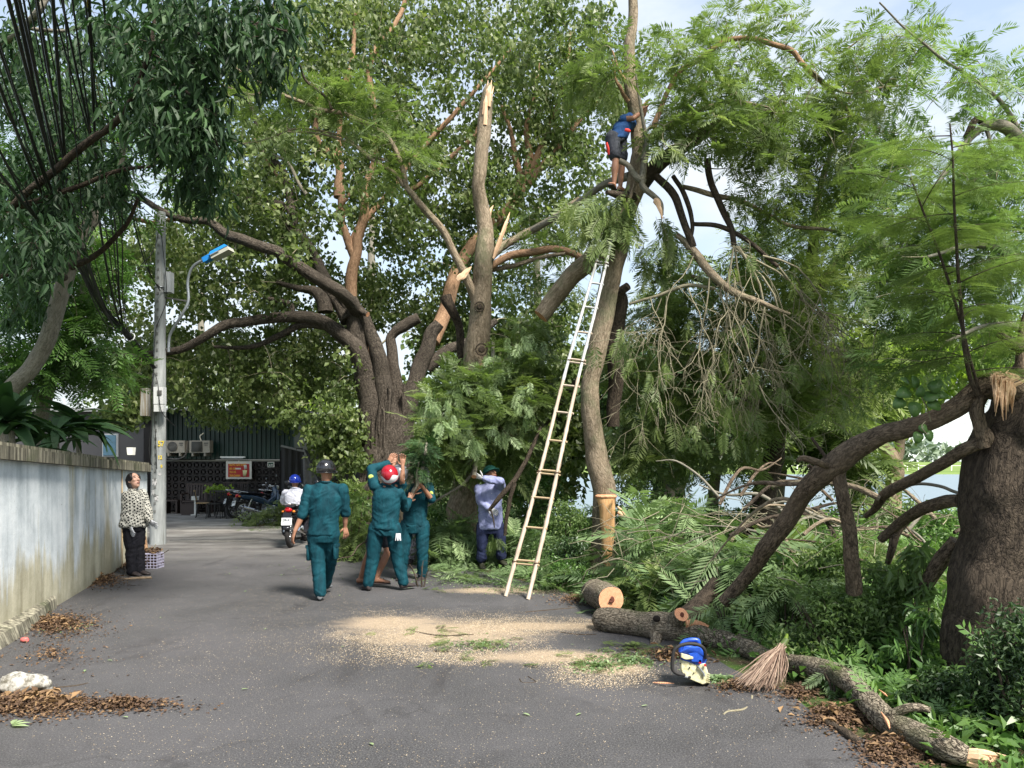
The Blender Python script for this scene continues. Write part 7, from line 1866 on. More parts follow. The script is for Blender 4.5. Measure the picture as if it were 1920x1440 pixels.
        MB().tube([hd + (R[:, 1] * .088 - R[:, 0] * .022 - R[:, 2] * .058) * hk, hd + (R[:, 1] * .097 - R[:, 2] * .057) * hk, hd + (R[:, 1] * .088 + R[:, 0] * .022 - R[:, 2] * .058) * hk], .0055, 6).build('lips', M['lip'], t)
    if hair:
        hk = scale * headk
        mm = MB(); mm.ball(hd + (R[:, 2] * .036 - R[:, 1] * .012) * hk, np.array([.081, .096, .098]) * hk, R, seg=20, rings=12, zmin=-.25)
        me, _ = remeshed(mm, .009, 2); me.materials.append(M['hair']); link('hair', me, t)
    if shirt:
        mb = MB(); mb.loft([(c, a * (1.10 * loose if i != 3 else 1.2 * loose), b * (1.14 * loose)) for i, (c, a, b) in enumerate(tor(1.0, hem * 1.6))], 22)
        for s_ in 'LR':
            sh, el, wr = j['sh' + s_], j['el' + s_], j['wr' + s_]
            mb.ball(sh - up * .008, (.060 * loose, .058 * loose, .054), seg=12, rings=10)
            capsule(mb, [nk - up * .035 + (sh - nk) * .12, nk - up * .03 + (sh - nk) * .55, sh - up * .004], [.056, .058, .056])
            if sleeve >= 1.0:
                e2 = el + (wr - el) * (sleeve - 1.0)
                capsule(mb, [sh, sh * .5 + el * .5, el], [.064 * loose, .057 * loose, .051 * loose])
                if sleeve > 1.0: capsule(mb, [el, el * .5 + e2 * .5, e2], [.051 * loose, .048 * loose, .043 * loose])
            elif sleeve > 0:
                e2 = sh + (el - sh) * sleeve
                capsule(mb, [sh, e2], [.062 * loose, .056 * loose])
        capsule(mb, [Sh, nk - up * .035], [.066, .058])
        me, _ = remeshed(mb, voxel, 3, .018, seed=seed); me.materials.append(M[shirt]); link('shirt', me, t)
        # collar
        MB().ring(nk - up * .004, basis(ac, up), .058, .014, 20, 6).build('collar', M[shirt], t)
        if sleeve == 1.0 or sleeve > 1.6:
            for s_ in 'LR':
                sh, el, wr = j['sh' + s_], j['el' + s_], j['wr' + s_]
                a, b = (sh, el) if sleeve == 1.0 else (el, el + (wr - el) * (sleeve - 1))
                d = N(b - a); MB().tube([b - d * .022, b + d * .020], .051 if sleeve == 1.0 else .044, 14).build('cuff', M[shirt], t)
    if trousers:
        mb = MB()
        mb.loft([(Hp + (Sh - Hp) * k_, ah * w_ * girth, dep(ah) * d_ * girth) for k_, w_, d_ in ((.20, .146, .110), (.08, .156, .118), (-.08, .168, .126), (-.2, .150, .112))], 20)
        for s_ in 'LR':
            hi, kn, an = j['hip' + s_], j['kn' + s_], j['an' + s_]
            capsule(mb, [hi, hi * .5 + kn * .5, kn], [.098, .092, .078])
            if shorts:
                continue
            e2 = kn + (an - kn) * tcuff
            capsule(mb, [kn, kn * .5 + e2 * .5, e2 + (kn - e2) * .05], [.078, .072, .066 if not boots else .085])
        if shorts:
            mb = MB()
            mb.loft([(Hp + (Sh - Hp) * k_, ah * w_, dep(ah) * d_) for k_, w_, d_ in ((.20, .146, .110), (.08, .156, .118), (-.08, .168, .126), (-.2, .150, .112))], 20)
            for s_ in 'LR':
                hi, kn = j['hip' + s_], j['kn' + s_]
                e2 = hi + (kn - hi) * shorts
                capsule(mb, [hi, hi * .5 + e2 * .5, e2], [.094, .092, .088])
        me, _ = remeshed(mb, voxel, 3, .012, seed=seed + 5); me.materials.append(M[trousers]); link('trousers' if not shorts else 'shorts', me, t)
    return t, j, R
def helmet(t, hd, R, m_, band=None, k=1.0, peak=True, rear=.0):
    mb = MB(); c = hd + R[:, 2] * .030 * k - R[:, 1] * .006
    mb.ball(c, np.array([.110, .128, .118]) * k, R, seg=26, rings=14, zmin=-.38, zmax=1)
    mb.ring(c - R[:, 2] * .046 * k, R @ np.diag([1, 1.16, 1]), .102 * k, .006, 26, 6)
    mb.build('helmet', M[m_], t)
    if peak:
        MB().ring(c - R[:, 2] * .03, R, .125 * k, .012 * k, 14, 6, a0=math.radians(40), a1=math.radians(140)).build('helmet_peak', M[m_], t)
    if band:
        a = MB()
        n_ = 20; V = []
        for i in range(n_ + 1):
            th = math.radians(-178 + 176 * i / n_)
            w = .052 + .018 * math.sin(i * .6)
            for q in range(4):
                z = -.34 + (w / .122) * 1.6 * q / 3 * (.55 + .45 * math.sin(math.pi * i / n_))
                cr = math.sqrt(max(0, 1 - z * z)) * 1.012
                V.append(c + R @ (np.array([.1115 * cr * math.cos(th), .1295 * cr * math.sin(th), .118 * z * 1.01]) * k))
        a.add(V, [[4 * i + q, 4 * i + 4 + q, 4 * i + 5 + q, 4 * i + 1 + q] for i in range(n_) for q in range(3)])
        a.build('helmet_band', M[band], t)
    MB().tube(smooth_path([c + R @ np.array([.092, .02, -.01]), c + R @ np.array([.07, .05, -.12]), c + R @ np.array([0, .07, -.15]), c + R @ np.array([-.07, .05, -.12]), c + R @ np.array([-.092, .02, -.01])], 4), .004, 5).build('chin_strap', M['blackcloth'], t)

# the man walking away in the middle of the lane
t, j, R = person('man in teal uniform and black helmet walking away alone, sleeves rolled up', 8.85,
    dict(head=(612, 884, 0), neck=(611, 903, 0), shL=(580, 918), shR=(641, 918), elL=(567, 966, -.05), elR=(648, 962, .06), wrL=(553, 996, -.10), wrR=(647, 987, .10), hipL=(591, 1000), hipR=(621, 1000), knL=(597, 1058, -.02), knR=(618, 1055, .16), anL=(600, 1113, -.10), anR=(610, 1096, .36)),
    face=False, shirt='teal', trousers='teal', sleeve=1.0, fwd=(.1, 1, 0), headf=(.35, 1, -.05), hands=dict(L=((-.35, .1, -1), (.6, .4, 0), .5), R=((.1, .1, -1), (-.6, .6, 0), .5)), shoes='shoe_grey', seed=1, loose=1.06, footdirs=dict(L=(-.25, 1, 0), R=(.1, 1, 0)), tcuff=1.04)
helmet(t, j['head'], R, 'helmet_black')
for px, py, s_ in ((580, 1036, -1), (630, 1034, 1)):
    c = P(px, py, 8.86)
    mb = MB(); mb.loft([(c + [0, 0, z], np.array([.022, 0, 0]) * k, np.array([0, .075, 0]) * k) for z, k in ((-.09, .8), (-.08, 1), (.07, 1), (.08, .8))], 12, power=5).build('cargo_pocket', M['teal'], t)
    MB().box(c + [s_ * .012, 0, .075], (.03, .15, .035)).build('pocket_flap', M['teal'], t, False)
# red-helmeted man, arms up, seen from behind
t, j, R = person('man in teal uniform and red-white helmet, back turned, arm bent over his head', 9.45,
    dict(head=(731, 892, .0), neck=(724, 909, 0), shL=(702, 911, 0), shR=(750, 926, .04), elL=(696, 880, .06), elR=(759, 953, .22), wrL=(727, 869, .2), wrR=(766, 940, .42), hipL=(706, 990), hipR=(738, 990), knL=(699, 1048, .02), knR=(745, 1046, .05), anL=(690, 1096, -.02), anR=(757, 1093, .02)),
    face=False, shirt='teal', trousers='teal', sleeve=2.0, fwd=(.15, 1, 0), headf=(-.25, .75, .65), headu=(-.1, -.6, .8), hands=dict(L=((.5, .1, .85), (.4, .8, 0), .35), R=((.3, .4, .8), (.1, .8, .5), .9)), seed=7, loose=1.06, footdirs=dict(L=(-.5, .8, 0), R=(.6, .6, 0)))
helmet(t, j['head'], R, 'helmet_red', 'helmet_white')
for q, a, b in (('L', 'shL', 'elL'),):
    c = j[a] * .45 + j[b] * .55 + np.array([-.01, -.064, 0]); MB().ball(c, (.036, .010, .030), seg=12, rings=6).build('badge', M['patch'], t)
c = P(747, 1000, 9.33)
for k in range(5): MB().tube([c + [-.025 + .012 * k, 0, .0], c + [-.03 + .014 * k, -.012, -.05], c + [-.034 + .016 * k + .01 * (k % 2), -.008, -.09]], .006, 6).build('glove_finger', M['glove'], t)
# the man hidden behind him
t, j, R = person('barelegged man in flip-flops mostly hidden behind the red-helmeted man, hand raised', 9.85,
    dict(head=(750, 889, .1), neck=(747, 903, .1), shL=(722, 920, .12), shR=(756, 922, .1), elL=(728, 895, .2), elR=(754, 900, -.02), wrL=(738, 872, .15), wrR=(755, 874, -.02), hipL=(706, 992, 0), hipR=(729, 992, .0), knL=(692, 1038, .0), knR=(726, 1036, -.1), anL=(676, 1084, .10), anR=(706, 1084, -.15)),
    face=False, shirt='teal', trousers='grey_short', sleeve=.6, shorts=.6, fwd=(.5, .8, 0), headf=(.1, .6, .6), headu=(0, -.6, .8), hands=dict(R=((0, .05, 1), (.1, -1, 0), .25), L=((.1, .1, 1), (.2, -1, 0), .3)), seed=11, footdirs=dict(L=(.8, .3, 0), R=(1, -.1, 0)), loose=.95)
helmet(t, j['head'], R, 'helmet_grey')
# the man facing us holding the cut branch
t, j, R = person('man in teal uniform and grey helmet facing us, holding an upright leafy branch', 10.35,
    dict(head=(789, 891, -.02), neck=(784, 907, 0), shL=(757, 917, .0), shR=(804, 914, 0), elL=(757, 949, -.10), elR=(809, 936, -.12), wrL=(773, 925, -.28), wrR=(790, 910, -.28), hipL=(762, 985), hipR=(792, 985), knL=(757, 1032, -.05), knR=(792, 1034, -.03), anL=(753, 1078, 0), anR=(792, 1080, .02)),
    face=True, shirt='teal', trousers='teal', sleeve=1.0, fwd=(-.1, -1, 0), headf=(-.35, -.9, .35), hands=dict(L=((.5, -.2, .6), (.4, .5, .2), 1.1, .05), R=((-.6, -.1, .5), (.0, .6, .2), 1.1, .05)), seed=15)
helmet(t, j['head'], R, 'helmet_grey')
c = j['shR'] * .5 + j['elR'] * .5 + np.array([.02, -.06, 0]); MB().ball(c, (.03, .010, .034), seg=12, rings=6).build('badge', M['patch'], t)
# stooping helper behind
t, j, R = person('stooping person in beige shirt and grey patterned trousers behind the teal helpers', 12.0,
    dict(head=(762, 925, -.2), neck=(758, 936, -.1), shL=(745, 942, 0), shR=(775, 944, 0), elL=(741, 962, -.1), elR=(781, 966, -.1), wrL=(745, 978, -.25), wrR=(776, 982, -.25), hipL=(757, 985), hipR=(776, 985), knL=(758, 1018, -.05), knR=(775, 1018, -.03), anL=(757, 1048, 0), anR=(771, 1047, .02)),
    face=True, shirt='beigecloth', trousers='greypattern', sleeve=1.8, fwd=(0, -1, -.2), headf=(-.3, -.8, -.5), headu=(0, -.4, .9), hands=dict(L=((0, -.2, -1), (.5, .5, 0), .4), R=((0, -.2, -1), (-.5, .5, 0), .4)), seed=17, scale=.95)
# the older man with the pith helmet
t, j, R = person('older man in washed blue shirt, glasses and green pith helmet dragging a branch, looking up', 11.3,
    dict(head=(920, 890, -.03), neck=(917, 906, 0), shL=(898, 916, .02), shR=(938, 911, 0), elL=(901, 942, -.06), elR=(938, 903, -.26), wrL=(917, 953, -.20), wrR=(906, 897, -.28), hipL=(906, 986), hipR=(934, 986), knL=(904, 1022, -.02), knR=(939, 1020, .0), anL=(903, 1057, 0), anR=(940, 1050, .05)),
    face=True, shirt='lavender', trousers='navy', sleeve=1.9, fwd=(.2, -1, 0), headf=(.62, -.62, .48), headu=(-.25, .25, .9), hands=dict(L=((.7, -.2, -.4), (.1, .6, -.2), 1.0, .08), R=((-.9, -.1, .35), (0, .5, .3), .6)), gloves=True, boots=True, shoes='boot', seed=21, loose=1.12, tcuff=.72, hem=.05, footdirs=dict(L=(.2, -1, 0), R=(.5, -1, 0)))
c = j['head'] + R[:, 2] * .035
MB().ball(c, (.108, .125, .112), R, seg=26, rings=12, zmin=0.02).loft([(c + R[:, 2] * .006, R[:, 0] * .108, R[:, 1] * .125), (c - R[:, 2] * .004, R[:, 0] * .140, R[:, 1] * .162), (c - R[:, 2] * .016, R[:, 0] * .142, R[:, 1] * .165), (c - R[:, 2] * .006, R[:, 0] * .11, R[:, 1] * .127)], 28).build('pith_helmet', M['helmet_green'], t)
g = MB()
for sg in (-1, 1):
    q = j['head'] + R[:, 1] * .104 + R[:, 0] * sg * .033 + R[:, 2] * .022
    g.ring(q, basis(R[:, 0], R[:, 1]), .024, .0028, 16, 5)
    g.bar(q + R[:, 0] * sg * .024, j['head'] + R[:, 0] * sg * .080 + R[:, 2] * .022, .003, .003)
g.bar(j['head'] + R[:, 1] * .108 - R[:, 0] * .01 + R[:, 2] * .024, j['head'] + R[:, 1] * .108 + R[:, 0] * .01 + R[:, 2] * .024, .003, .003)
g.build('glasses', M['shoe'], t)
for k in range(5): MB().ball(P(922, 925 + 13 * k, 11.17), .007, seg=8, rings=5).build('button', M['glove'], t)
# the woman by the wall
t, j, R = person('woman in black and cream patterned blouse and white gloves looking up beside the concrete pole', 10.75,
    dict(head=(251, 902, 0), neck=(249, 917, .0), shL=(239, 930, -.10), shR=(266, 927, .12), elL=(238, 961, -.12), elR=(276, 958, .06), wrL=(244, 985, -.14), wrR=(280, 975, .0), hipL=(243, 984, -.05), hipR=(259, 984, .06), knL=(246, 1031, -.05), knR=(260, 1030, .05), anL=(247, 1071, -.05), anR=(262, 1069, .05)),
    face=True, shirt='checked', trousers='blackcloth', skin='skin_pale', sleeve=1.95, fwd=(.85, -.45, 0), headf=(.80, -.42, .36), headu=(-.3, .15, .9), hands=dict(L=((.35, -.2, -.8), (.5, .6, 0), .15, .5), R=((.75, -.2, -.55), (-.3, .4, .4), .15, .5)), gloves=True, hair=False, seed=25, loose=1.18, girth=1.0, hem=.04, footdirs=dict(L=(.9, -.4, 0), R=(1, -.3, 0)), scale=.97, tcuff=1.06, voxel=.010)
mm = MB(); hd = j['head']
mm.ball(hd + R[:, 2] * .030 - R[:, 1] * .018, (.086, .096, .100), R, seg=20, rings=14, zmin=-.3)
mm.loft([(hd + R[:, 2] * .05 - R[:, 1] * .045, R[:, 0] * .086, R[:, 1] * .062), (hd - R[:, 1] * .050 - R[:, 2] * .02, R[:, 0] * .090, R[:, 1] * .060), (hd - R[:, 1] * .048 - R[:, 2] * .075, R[:, 0] * .084, R[:, 1] * .050), (hd - R[:, 1] * .040 - R[:, 2] * .110, R[:, 0] * .066, R[:, 1] * .036)], 16)
for sg in (-1, 1): mm.ball(hd + R[:, 0] * sg * .074 + R[:, 1] * (.022 if sg > 0 else .01) + R[:, 2] * .045, (.016, .052, .055), R, seg=10, rings=8)
me, _ = remeshed(mm, .008, 3, .002, (40, 40, 8)); me.materials.append(M['hair']); link('hair', me, t)
# the climber
t, j, R = person('barelegged climber in dark blue vest standing high in the fork, head hidden behind the trunk', 10.45,
    dict(head=(1200, 208, .62), neck=(1186, 216, .42), shL=(1169, 224, .10), shR=(1186, 226, .45), elL=(1187, 222, .02), elR=(1200, 228, .5), wrL=(1204, 210, .12), wrR=(1212, 205, .45), hipL=(1148, 258, -.05), hipR=(1163, 262, .12), knL=(1154, 302, -.10), knR=(1166, 304, .12), anL=(1151, 345, -.08), anR=(1163, 350, .12)),
    face=False, shirt='blue_vest', trousers='grey_short', sleeve=0, shorts=.75, fwd=(.8, .3, .4), headf=(.7, .3, .5), hands=dict(L=((.1, .1, 1), (.8, .3, 0), .6), R=((-.1, 0, 1), (.6, .3, 0), .6)), seed=31, foot=None, footdirs=dict(L=(-.2, -.4, 0), R=(.4, .4, 0)), loose=1.1, girth=.98, scale=.94)
for a, b in (((1137, 268), (1141, 290)), ((1172, 243), (1182, 246))):
    MB().tube([P(*a, 10.22), P((a[0] + b[0]) / 2 + 1, (a[1] + b[1]) / 2, 10.20), P(*b, 10.22)], [.02, .024, .016], 8, flat=.4).build('harness_strap', mat('red webbing', col=(.55, .03, .02)), t)
# foothold: the climber's feet rest on a short stub of the limb
ld.limb([(1185, 372, 10.75, 22), (1168, 366, 10.5, 16), (1150, 362, 10.3, 12), (1138, 360, 10.2, 8)], mat=M['bark_dark'], nodes=False)
# branches in hands
q = smooth_path([(*P(a, b, c), rpx(w, c)) for a, b, c, w in [(772, 940, 9.98, 5), (775, 925, 10.0, 6), (784, 908, 10.02, 7), (792, 880, 10.05, 6), (796, 855, 10.1, 5), (800, 830, 10.2, 4)]], 5)
br = Tree('held_branch', 'leafy cut branch held upright in front of the face of the grey-helmeted man', 'branch', q[0, :3], M['bark_grey'])
br.limb([(772, 940, 9.98, 6), (775, 925, 10.0, 7), (784, 908, 10.02, 8), (792, 880, 10.05, 7), (796, 855, 10.1, 6), (800, 830, 10.2, 4)], capmat=M['wood_cut'], name='stem')
br.limb([(778, 915, 10.0, 5), (780, 890, 10.0, 4), (784, 866, 10.0, 3)], name='stem')
pts = blob_points([(790, 862, 16, 16, 9.95, 10.25, 6), (778, 880, 10, 12, 9.9, 10.1, 4), (805, 845, 20, 18, 10.0, 10.4, 6), (784, 845, 18, 14, 10, 10.4, 4)])
D = br.twigs(pts, M['twig_dark'], rmul=.5); br.clear = False
br.crown(pts, D, 'frond', M['leaf_mango'], per=6, rad=.1, size=(.16, .28), tb=.1)
br2 = Tree('dragged_branch', 'dark forked branch held in the glove of the man in the blue shirt', 'branch', P(918, 955, 10.9), M['bark_dark'])
br2.limb([(917, 957, 10.95, 6), (935, 938, 10.9, 9), (955, 915, 10.9, 10), (975, 885, 11, 9), (992, 850, 11.1, 8), (1010, 800, 11.3, 6)], capmat=M['wood_cut'])
br2.limb([(965, 905, 10.9, 9), (956, 930, 10.9, 8), (950, 970, 10.9, 8), (948, 1005, 10.9, 6)])
br2.limb([(920, 955, 10.9, 3), (924, 975, 10.9, 3), (926, 990, 10.9, 2)])
pts = blob_points([(927, 1004, 8, 14, 10.8, 10.95, 3)])
br2.clear = False
br2.crown(pts, pts * 0 + [0, 0, -1.], 'hang', M['leaf_feather'], per=6, rad=.06, size=(.14, .22), tb=-.1)
br3 = Tree('bare_twig_branch', 'thin bare twig trailing on the asphalt between the two nearest teal men', 'branch', P(660, 1025, 9.6), M['twig_dark'])
br3.limb([(625, 1058, 9.2, 1.2), (640, 1048, 9.3, 1.6), (660, 1044, 9.45, 2), (672, 1025, 9.6, 2.2), (690, 1015, 9.8, 2.4)])

# ============================================================ MOTORBIKES
def motorbike(label, loc, ang, lean, body_m, plate_txt, mirrors=True, group=None):
    R = rotz(ang) @ roty(lean)
    t = thing('motorbike', label, 'motorbike', loc, group)
    loc = np.asarray(loc, float)
    def W(v): return np.asarray(v, float) @ R.T + loc
    def out(mb, name, m_, parent=t, sm=True):
        mb.V = [W(v) for v in mb.V]; return mb.build(name, m_, parent, sm)
    for y, rr in ((-.60, .27), (.62, .27)):
        wh = out(MB().ring((0, y, .29), roty(math.pi / 2), .25, .045, 28, 10), 'tyre', M['rubber'])
        mb = MB().ring((0, y, .29), roty(math.pi / 2), .205, .016, 28, 8)
        for k in range(10):
            a = k * math.pi / 5
            mb.bar((0, y, .29), (0, y + .20 * math.cos(a), .29 + .20 * math.sin(a)), .008, .012)
        mb.tube([(-.05, y, .29), (.05, y, .29)], .045, 12)
        out(mb, 'rim', M['chrome'], t)
    out(MB().tube([(.055, .62, .29), (.055, .50, .62), (.05, .40, .88)], .020, 8), 'fork', M['chrome'])
    out(MB().tube([(-.055, .62, .29), (-.055, .50, .62), (-.05, .40, .88)], .020, 8), 'fork', M['chrome'])
    mb = MB(); th = np.linspace(.2, 2.6, 12)
    for i in range(11):
        a, b = th[i], th[i + 1]
        mb.bar((0, .62 + .315 * math.cos(a), .29 + .315 * math.sin(a)), (0, .62 + .315 * math.cos(b), .29 + .315 * math.sin(b)), .11, .02)
    out(mb, 'front_mudguard', M[body_m])
    mb = MB(); th = np.linspace(.9, 2.9, 10)
    for i in range(9):
        a, b = th[i], th[i + 1]
        mb.bar((0, -.60 + .32 * math.cos(a), .29 + .32 * math.sin(a)), (0, -.60 + .32 * math.cos(b), .29 + .32 * math.sin(b)), .13, .02)
    out(mb, 'rear_mudguard', M['bike_black'])
    mb = MB(); mb.loft([((0, -.72, .72), (.05, 0, 0), (0, 0, .03)), ((0, -.62, .70), (.10, 0, 0), (0, 0, .07)), ((0, -.35, .66), (.125, 0, 0), (0, 0, .09)), ((0, -.05, .58), (.10, 0, 0), (0, 0, .10)), ((0, .12, .48), (.07, 0, 0), (0, 0, .09)), ((0, .30, .55), (.09, 0, 0), (0, 0, .12)), ((0, .38, .80), (.12, 0, 0), (0, .03, .06)), ((0, .37, .96), (.10, 0, 0), (0, .06, .03))], 16)
    out(mb, 'body_panels', M[body_m])
    mb = MB()
    for s_ in (-1, 1): mb.loft([((s_ * .15, .30, .36), (.07, 0, 0), (0, .02, 0)), ((s_ * .17, .36, .60), (.09, 0, 0), (0, .02, 0)), ((s_ * .13, .38, .82), (.07, 0, 0), (0, .02, 0))], 12)
    out(mb, 'leg_shield', M[body_m])
    mb = MB(); mb.loft([((0, -.70, .78), (.07, 0, 0), (0, 0, .02)), ((0, -.60, .79), (.11, 0, 0), (0, 0, .035)), ((0, -.30, .78), (.13, 0, 0), (0, 0, .04)), ((0, -.05, .75), (.12, 0, 0), (0, 0, .035)), ((0, .05, .72), (.07, 0, 0), (0, 0, .02))], 16)
    out(mb, 'seat', M['blackcloth'])
    out(MB().tube(smooth_path([(-.10, -.50, .80), (-.11, -.78, .84), (0, -.86, .85), (.11, -.78, .84), (.10, -.50, .80)], 5), .013, 8), 'grab_rail', M['chrome'])
    out(MB().ball((0, -.77, .73), (.075, .045, .05)), 'tail_lamp', M['red_lens'])
    for s_ in (-1, 1): out(MB().ball((s_ * .10, -.75, .70), (.03, .04, .025)), 'indicator', M['lamp_lens2'])
    pt = out(MB().box((0, -.89, .52), (.19, .008, .14), rotx(-.25)), 'number_plate', M['plate'], t, False)
    lines = plate_txt.split('|')
    for i, s_ in enumerate(lines):
        cu_rot = Matrix([list(map(float, r)) for r in (R @ rotx(math.pi / 2 - .25))]).to_euler()
        text('plate_digits', s_, .062, W((0, -.897 - .006, .528 - .060 * i)), M['plate_ink'], t, rot=tuple(cu_rot), depth=.001, align='CENTER', bold=.001)
    out(MB().box((0, -.84, .62), (.15, .05, .12), rotx(-.3)), 'plate_bracket', M['bike_black'], t, False)
    out(MB().loft([((0, .05, .30), (.09, 0, 0), (0, 0, .08)), ((0, .22, .33), (.09, 0, 0), (0, 0, .09)), ((0, .36, .34), (.06, 0, 0), (0, 0, .06))], 12), 'engine', M['steel'])
    out(MB().tube(smooth_path([(.10, .30, .28), (.13, .10, .20), (.15, -.20, .24), (.16, -.40, .30)], 4), .018, 8).tube([(.16, -.40, .30), (.16, -.70, .38)], [.045, .05], 14), 'exhaust', M['chrome'])
    out(MB().tube([(.12, -.60, .29), (.10, -.40, .62)], .028, 8).tube([(-.12, -.60, .29), (-.10, -.40, .62)], .028, 8), 'shock_absorber', M['chrome'])
    out(MB().tube(smooth_path([(-.33, .22, 1.0), (-.18, .34, 1.0), (0, .38, .98), (.18, .34, 1.0), (.33, .22, 1.0)], 4), .016, 8), 'handlebar', M['chrome'])
    for s_ in (-1, 1):
        out(MB().tube([(s_ * .33, .22, 1.0), (s_ * .22, .31, 1.0)], .020, 8), 'grip', M['rubber'])
        if mirrors:
            mr = out(MB().tube([(s_ * .20, .33, 1.0), (s_ * .27, .30, 1.18)], .008, 6).ball((s_ * .29, .30, 1.22), (.055, .016, .05)), 'mirror', M['bike_black'])
            out(MB().ball((s_ * .29, .288, 1.22), (.047, .012, .042)), 'mirror_glass', M['mirror'], mr)
        out(MB().tube([(s_ * .06, -.02, .24), (s_ * .24, -.02, .26)], .014, 8), 'foot_peg', M['rubber'])
    out(MB().ball((0, .46, .94), (.07, .04, .06)), 'headlamp', M['sign_white'])
    out(MB().tube([(-.08, 0, .22), (-.16, -.08, .02)], .012, 6), 'side_stand', M['steel'])
    return t
M['lamp_lens2'] = mat('amber lens', col=(.55, .18, .02), rough=.2)
rb = P(551, 1026, 14.6)
motorbike('motorbike with red tail lamp and white plate being ridden away down the lane', (rb[0], 14.9, 0), .04, 0, 'bike_black', '29-X|45.8', True)
t, j, R = person('motorbike rider in white shirt and blue helmet, seen from behind', 14.8,
    dict(head=(553, 903, -.02), neck=(553, 915, -.02), shL=(536, 924, 0), shR=(571, 924, 0), elL=(530, 944, .15), elR=(577, 944, .15), wrL=(532, 943, .42), wrR=(574, 943, .42), hipL=(544, 962, -.08), hipR=(563, 962, -.08), knL=(535, 969, .38), knR=(572, 969, .38), anL=(535, 1000, .22), anR=(572, 1000, .22)),
    face=False, shirt='whiteshirt', trousers='blackcloth', sleeve=.75, fwd=(0, 1, 0), headf=(0, 1, 0), hands=dict(L=((.2, .9, -.1), (0, 0, -1), 1.0, .05), R=((-.2, .9, -.1), (0, 0, -1), 1.0, .05)), shoes='shoe', seed=41, footdirs=dict(L=(-.3, 1, 0), R=(.3, 1, 0)), hem=.04, loose=1.1)
helmet(t, j['head'], R, 'helmet_blue')
PG = 'parked motorbikes'
c = G(497, 976); motorbike('dark parked motorbike with two round mirrors, middle of the parked row', (c[0], c[1], 0), -.75, -.16, 'bike_blue', '29-K|17.2', True, PG)
c = G(525, 972); motorbike('parked motorbike with a white number plate nearest the rider', (c[0] + .1, c[1] + .5, 0), -.95, -.12, 'bike_black', '30-H|63.5', True, PG)
c = G(474, 972); motorbike('parked motorbike with its pale plate at the left end of the row', (c[0], c[1] + .3, 0), -.9, -.15, 'bike_black', '29-D|50.4', False, PG)

# ============================================================ SMALL OBJECTS
# chainsaw on the asphalt
M['saw_blue'] = mat('blue plastic', lambda t, b: t.links.new(ramp(t, noise_n(t, vec(t), 30, 4, .7), [(.3, (.010, .05, .30)), (.7, (.02, .09, .50))]), b.inputs['Base Color']), rough=.3, spec=.5)
M['saw_cream'] = mat('cream casing', lambda t, b: t.links.new(ramp(t, noise_n(t, vec(t), 26, 5, .7), [(.35, (.30, .27, .14)), (.5, (.56, .53, .33)), (.7, (.66, .63, .45))]), b.inputs['Base Color']), rough=.45)
saw = thing('chainsaw', 'blue and cream chainsaw with a black loop handle standing on the asphalt', 'chainsaw', G(1295, 1285))
YS = 5.42
so = G(1295, 1284)
def sp_(px, py, dy=0.): return P(px, py, YS + dy)
def slab(pts, dy0, dy1, name, m_, parent=saw, bev=.012):
    a = [sp_(x, y, dy0) for x, y in pts]; b = [sp_(x, y, dy1) for x, y in pts]
    c0, c1 = np.mean(a, 0), np.mean(b, 0)
    n = len(pts); mb = MB()
    rings = [[c0 + (p - c0) * .90 - [0, bev, 0] for p in a], a, b, [c1 + (p - c1) * .90 + [0, bev, 0] for p in b]]
    V = np.vstack([np.array(r) for r in rings] + [c0[None] - [0, bev, 0], c1[None] + [0, bev, 0]])
    f = [[r * n + k, r * n + (k + 1) % n, (r + 1) * n + (k + 1) % n, (r + 1) * n + k] for r in range(3) for k in range(n)]
    mb.add(V, f)
    mb.Ft.append(np.array([[(k + 1) % n, k, 4 * n] for k in range(n)] + [[3 * n + k, 3 * n + (k + 1) % n, 4 * n + 1] for k in range(n)]))
    mb.Mt.append(np.zeros(2 * n, np.int32)); mb.Tt.append(np.full(2 * n, .5))
    return mb.build(name, m_, parent, False)
slab([(1274, 1236), (1290, 1240), (1306, 1246), (1322, 1243), (1328, 1262), (1330, 1280), (1318, 1284), (1296, 1275), (1280, 1268), (1275, 1255)], -.06, .06, 'casing', M['saw_cream'])
slab([(1274, 1222), (1290, 1212), (1312, 1212), (1320, 1222), (1325, 1236), (1322, 1247), (1306, 1249), (1290, 1243), (1277, 1238)], -.05, .07, 'top_cover', M['saw_blue'])
slab([(1276, 1224), (1290, 1228), (1300, 1231), (1300, 1235), (1284, 1236), (1276, 1232)], -.085, -.05, 'air_vent', M['saw_cream'])
slab([(1291, 1225), (1306, 1222), (1318, 1232), (1316, 1242), (1296, 1240)], -.08, -.045, 'filter_cover', M['saw_blue'])
MB().tube(smooth_path([sp_(1276, 1222, .05), sp_(1278, 1208, .05), sp_(1288, 1201, .05), sp_(1306, 1200, .05), sp_(1310, 1206, .05), sp_(1312, 1220, .05)], 5), .017, 10).build('rear_handle', M['saw_blue'], saw)
MB().tube(smooth_path([sp_(1282, 1224, -.01), sp_(1284, 1214, -.01), sp_(1300, 1214, -.01), sp_(1306, 1222, -.01)], 4), .010, 8).build('rear_handle', M['saw_blue'], saw)
MB().tube(smooth_path([sp_(1284, 1266, -.10), sp_(1270, 1263, -.11), sp_(1261, 1255, -.11), sp_(1261, 1236, -.11), sp_(1264, 1220, -.11), sp_(1274, 1211, -.11), sp_(1292, 1207, -.11), sp_(1312, 1210, -.11), sp_(1321, 1219, -.10), sp_(1323, 1234, -.07)], 6), .0125, 10).build('loop_handle', M['rubber'], saw)
MB().tube([sp_(1262, 1262, -.10), sp_(1274, 1266, -.10), sp_(1290, 1270, -.07)], .008, 8).build('handle_bracket', M['steel'], saw)
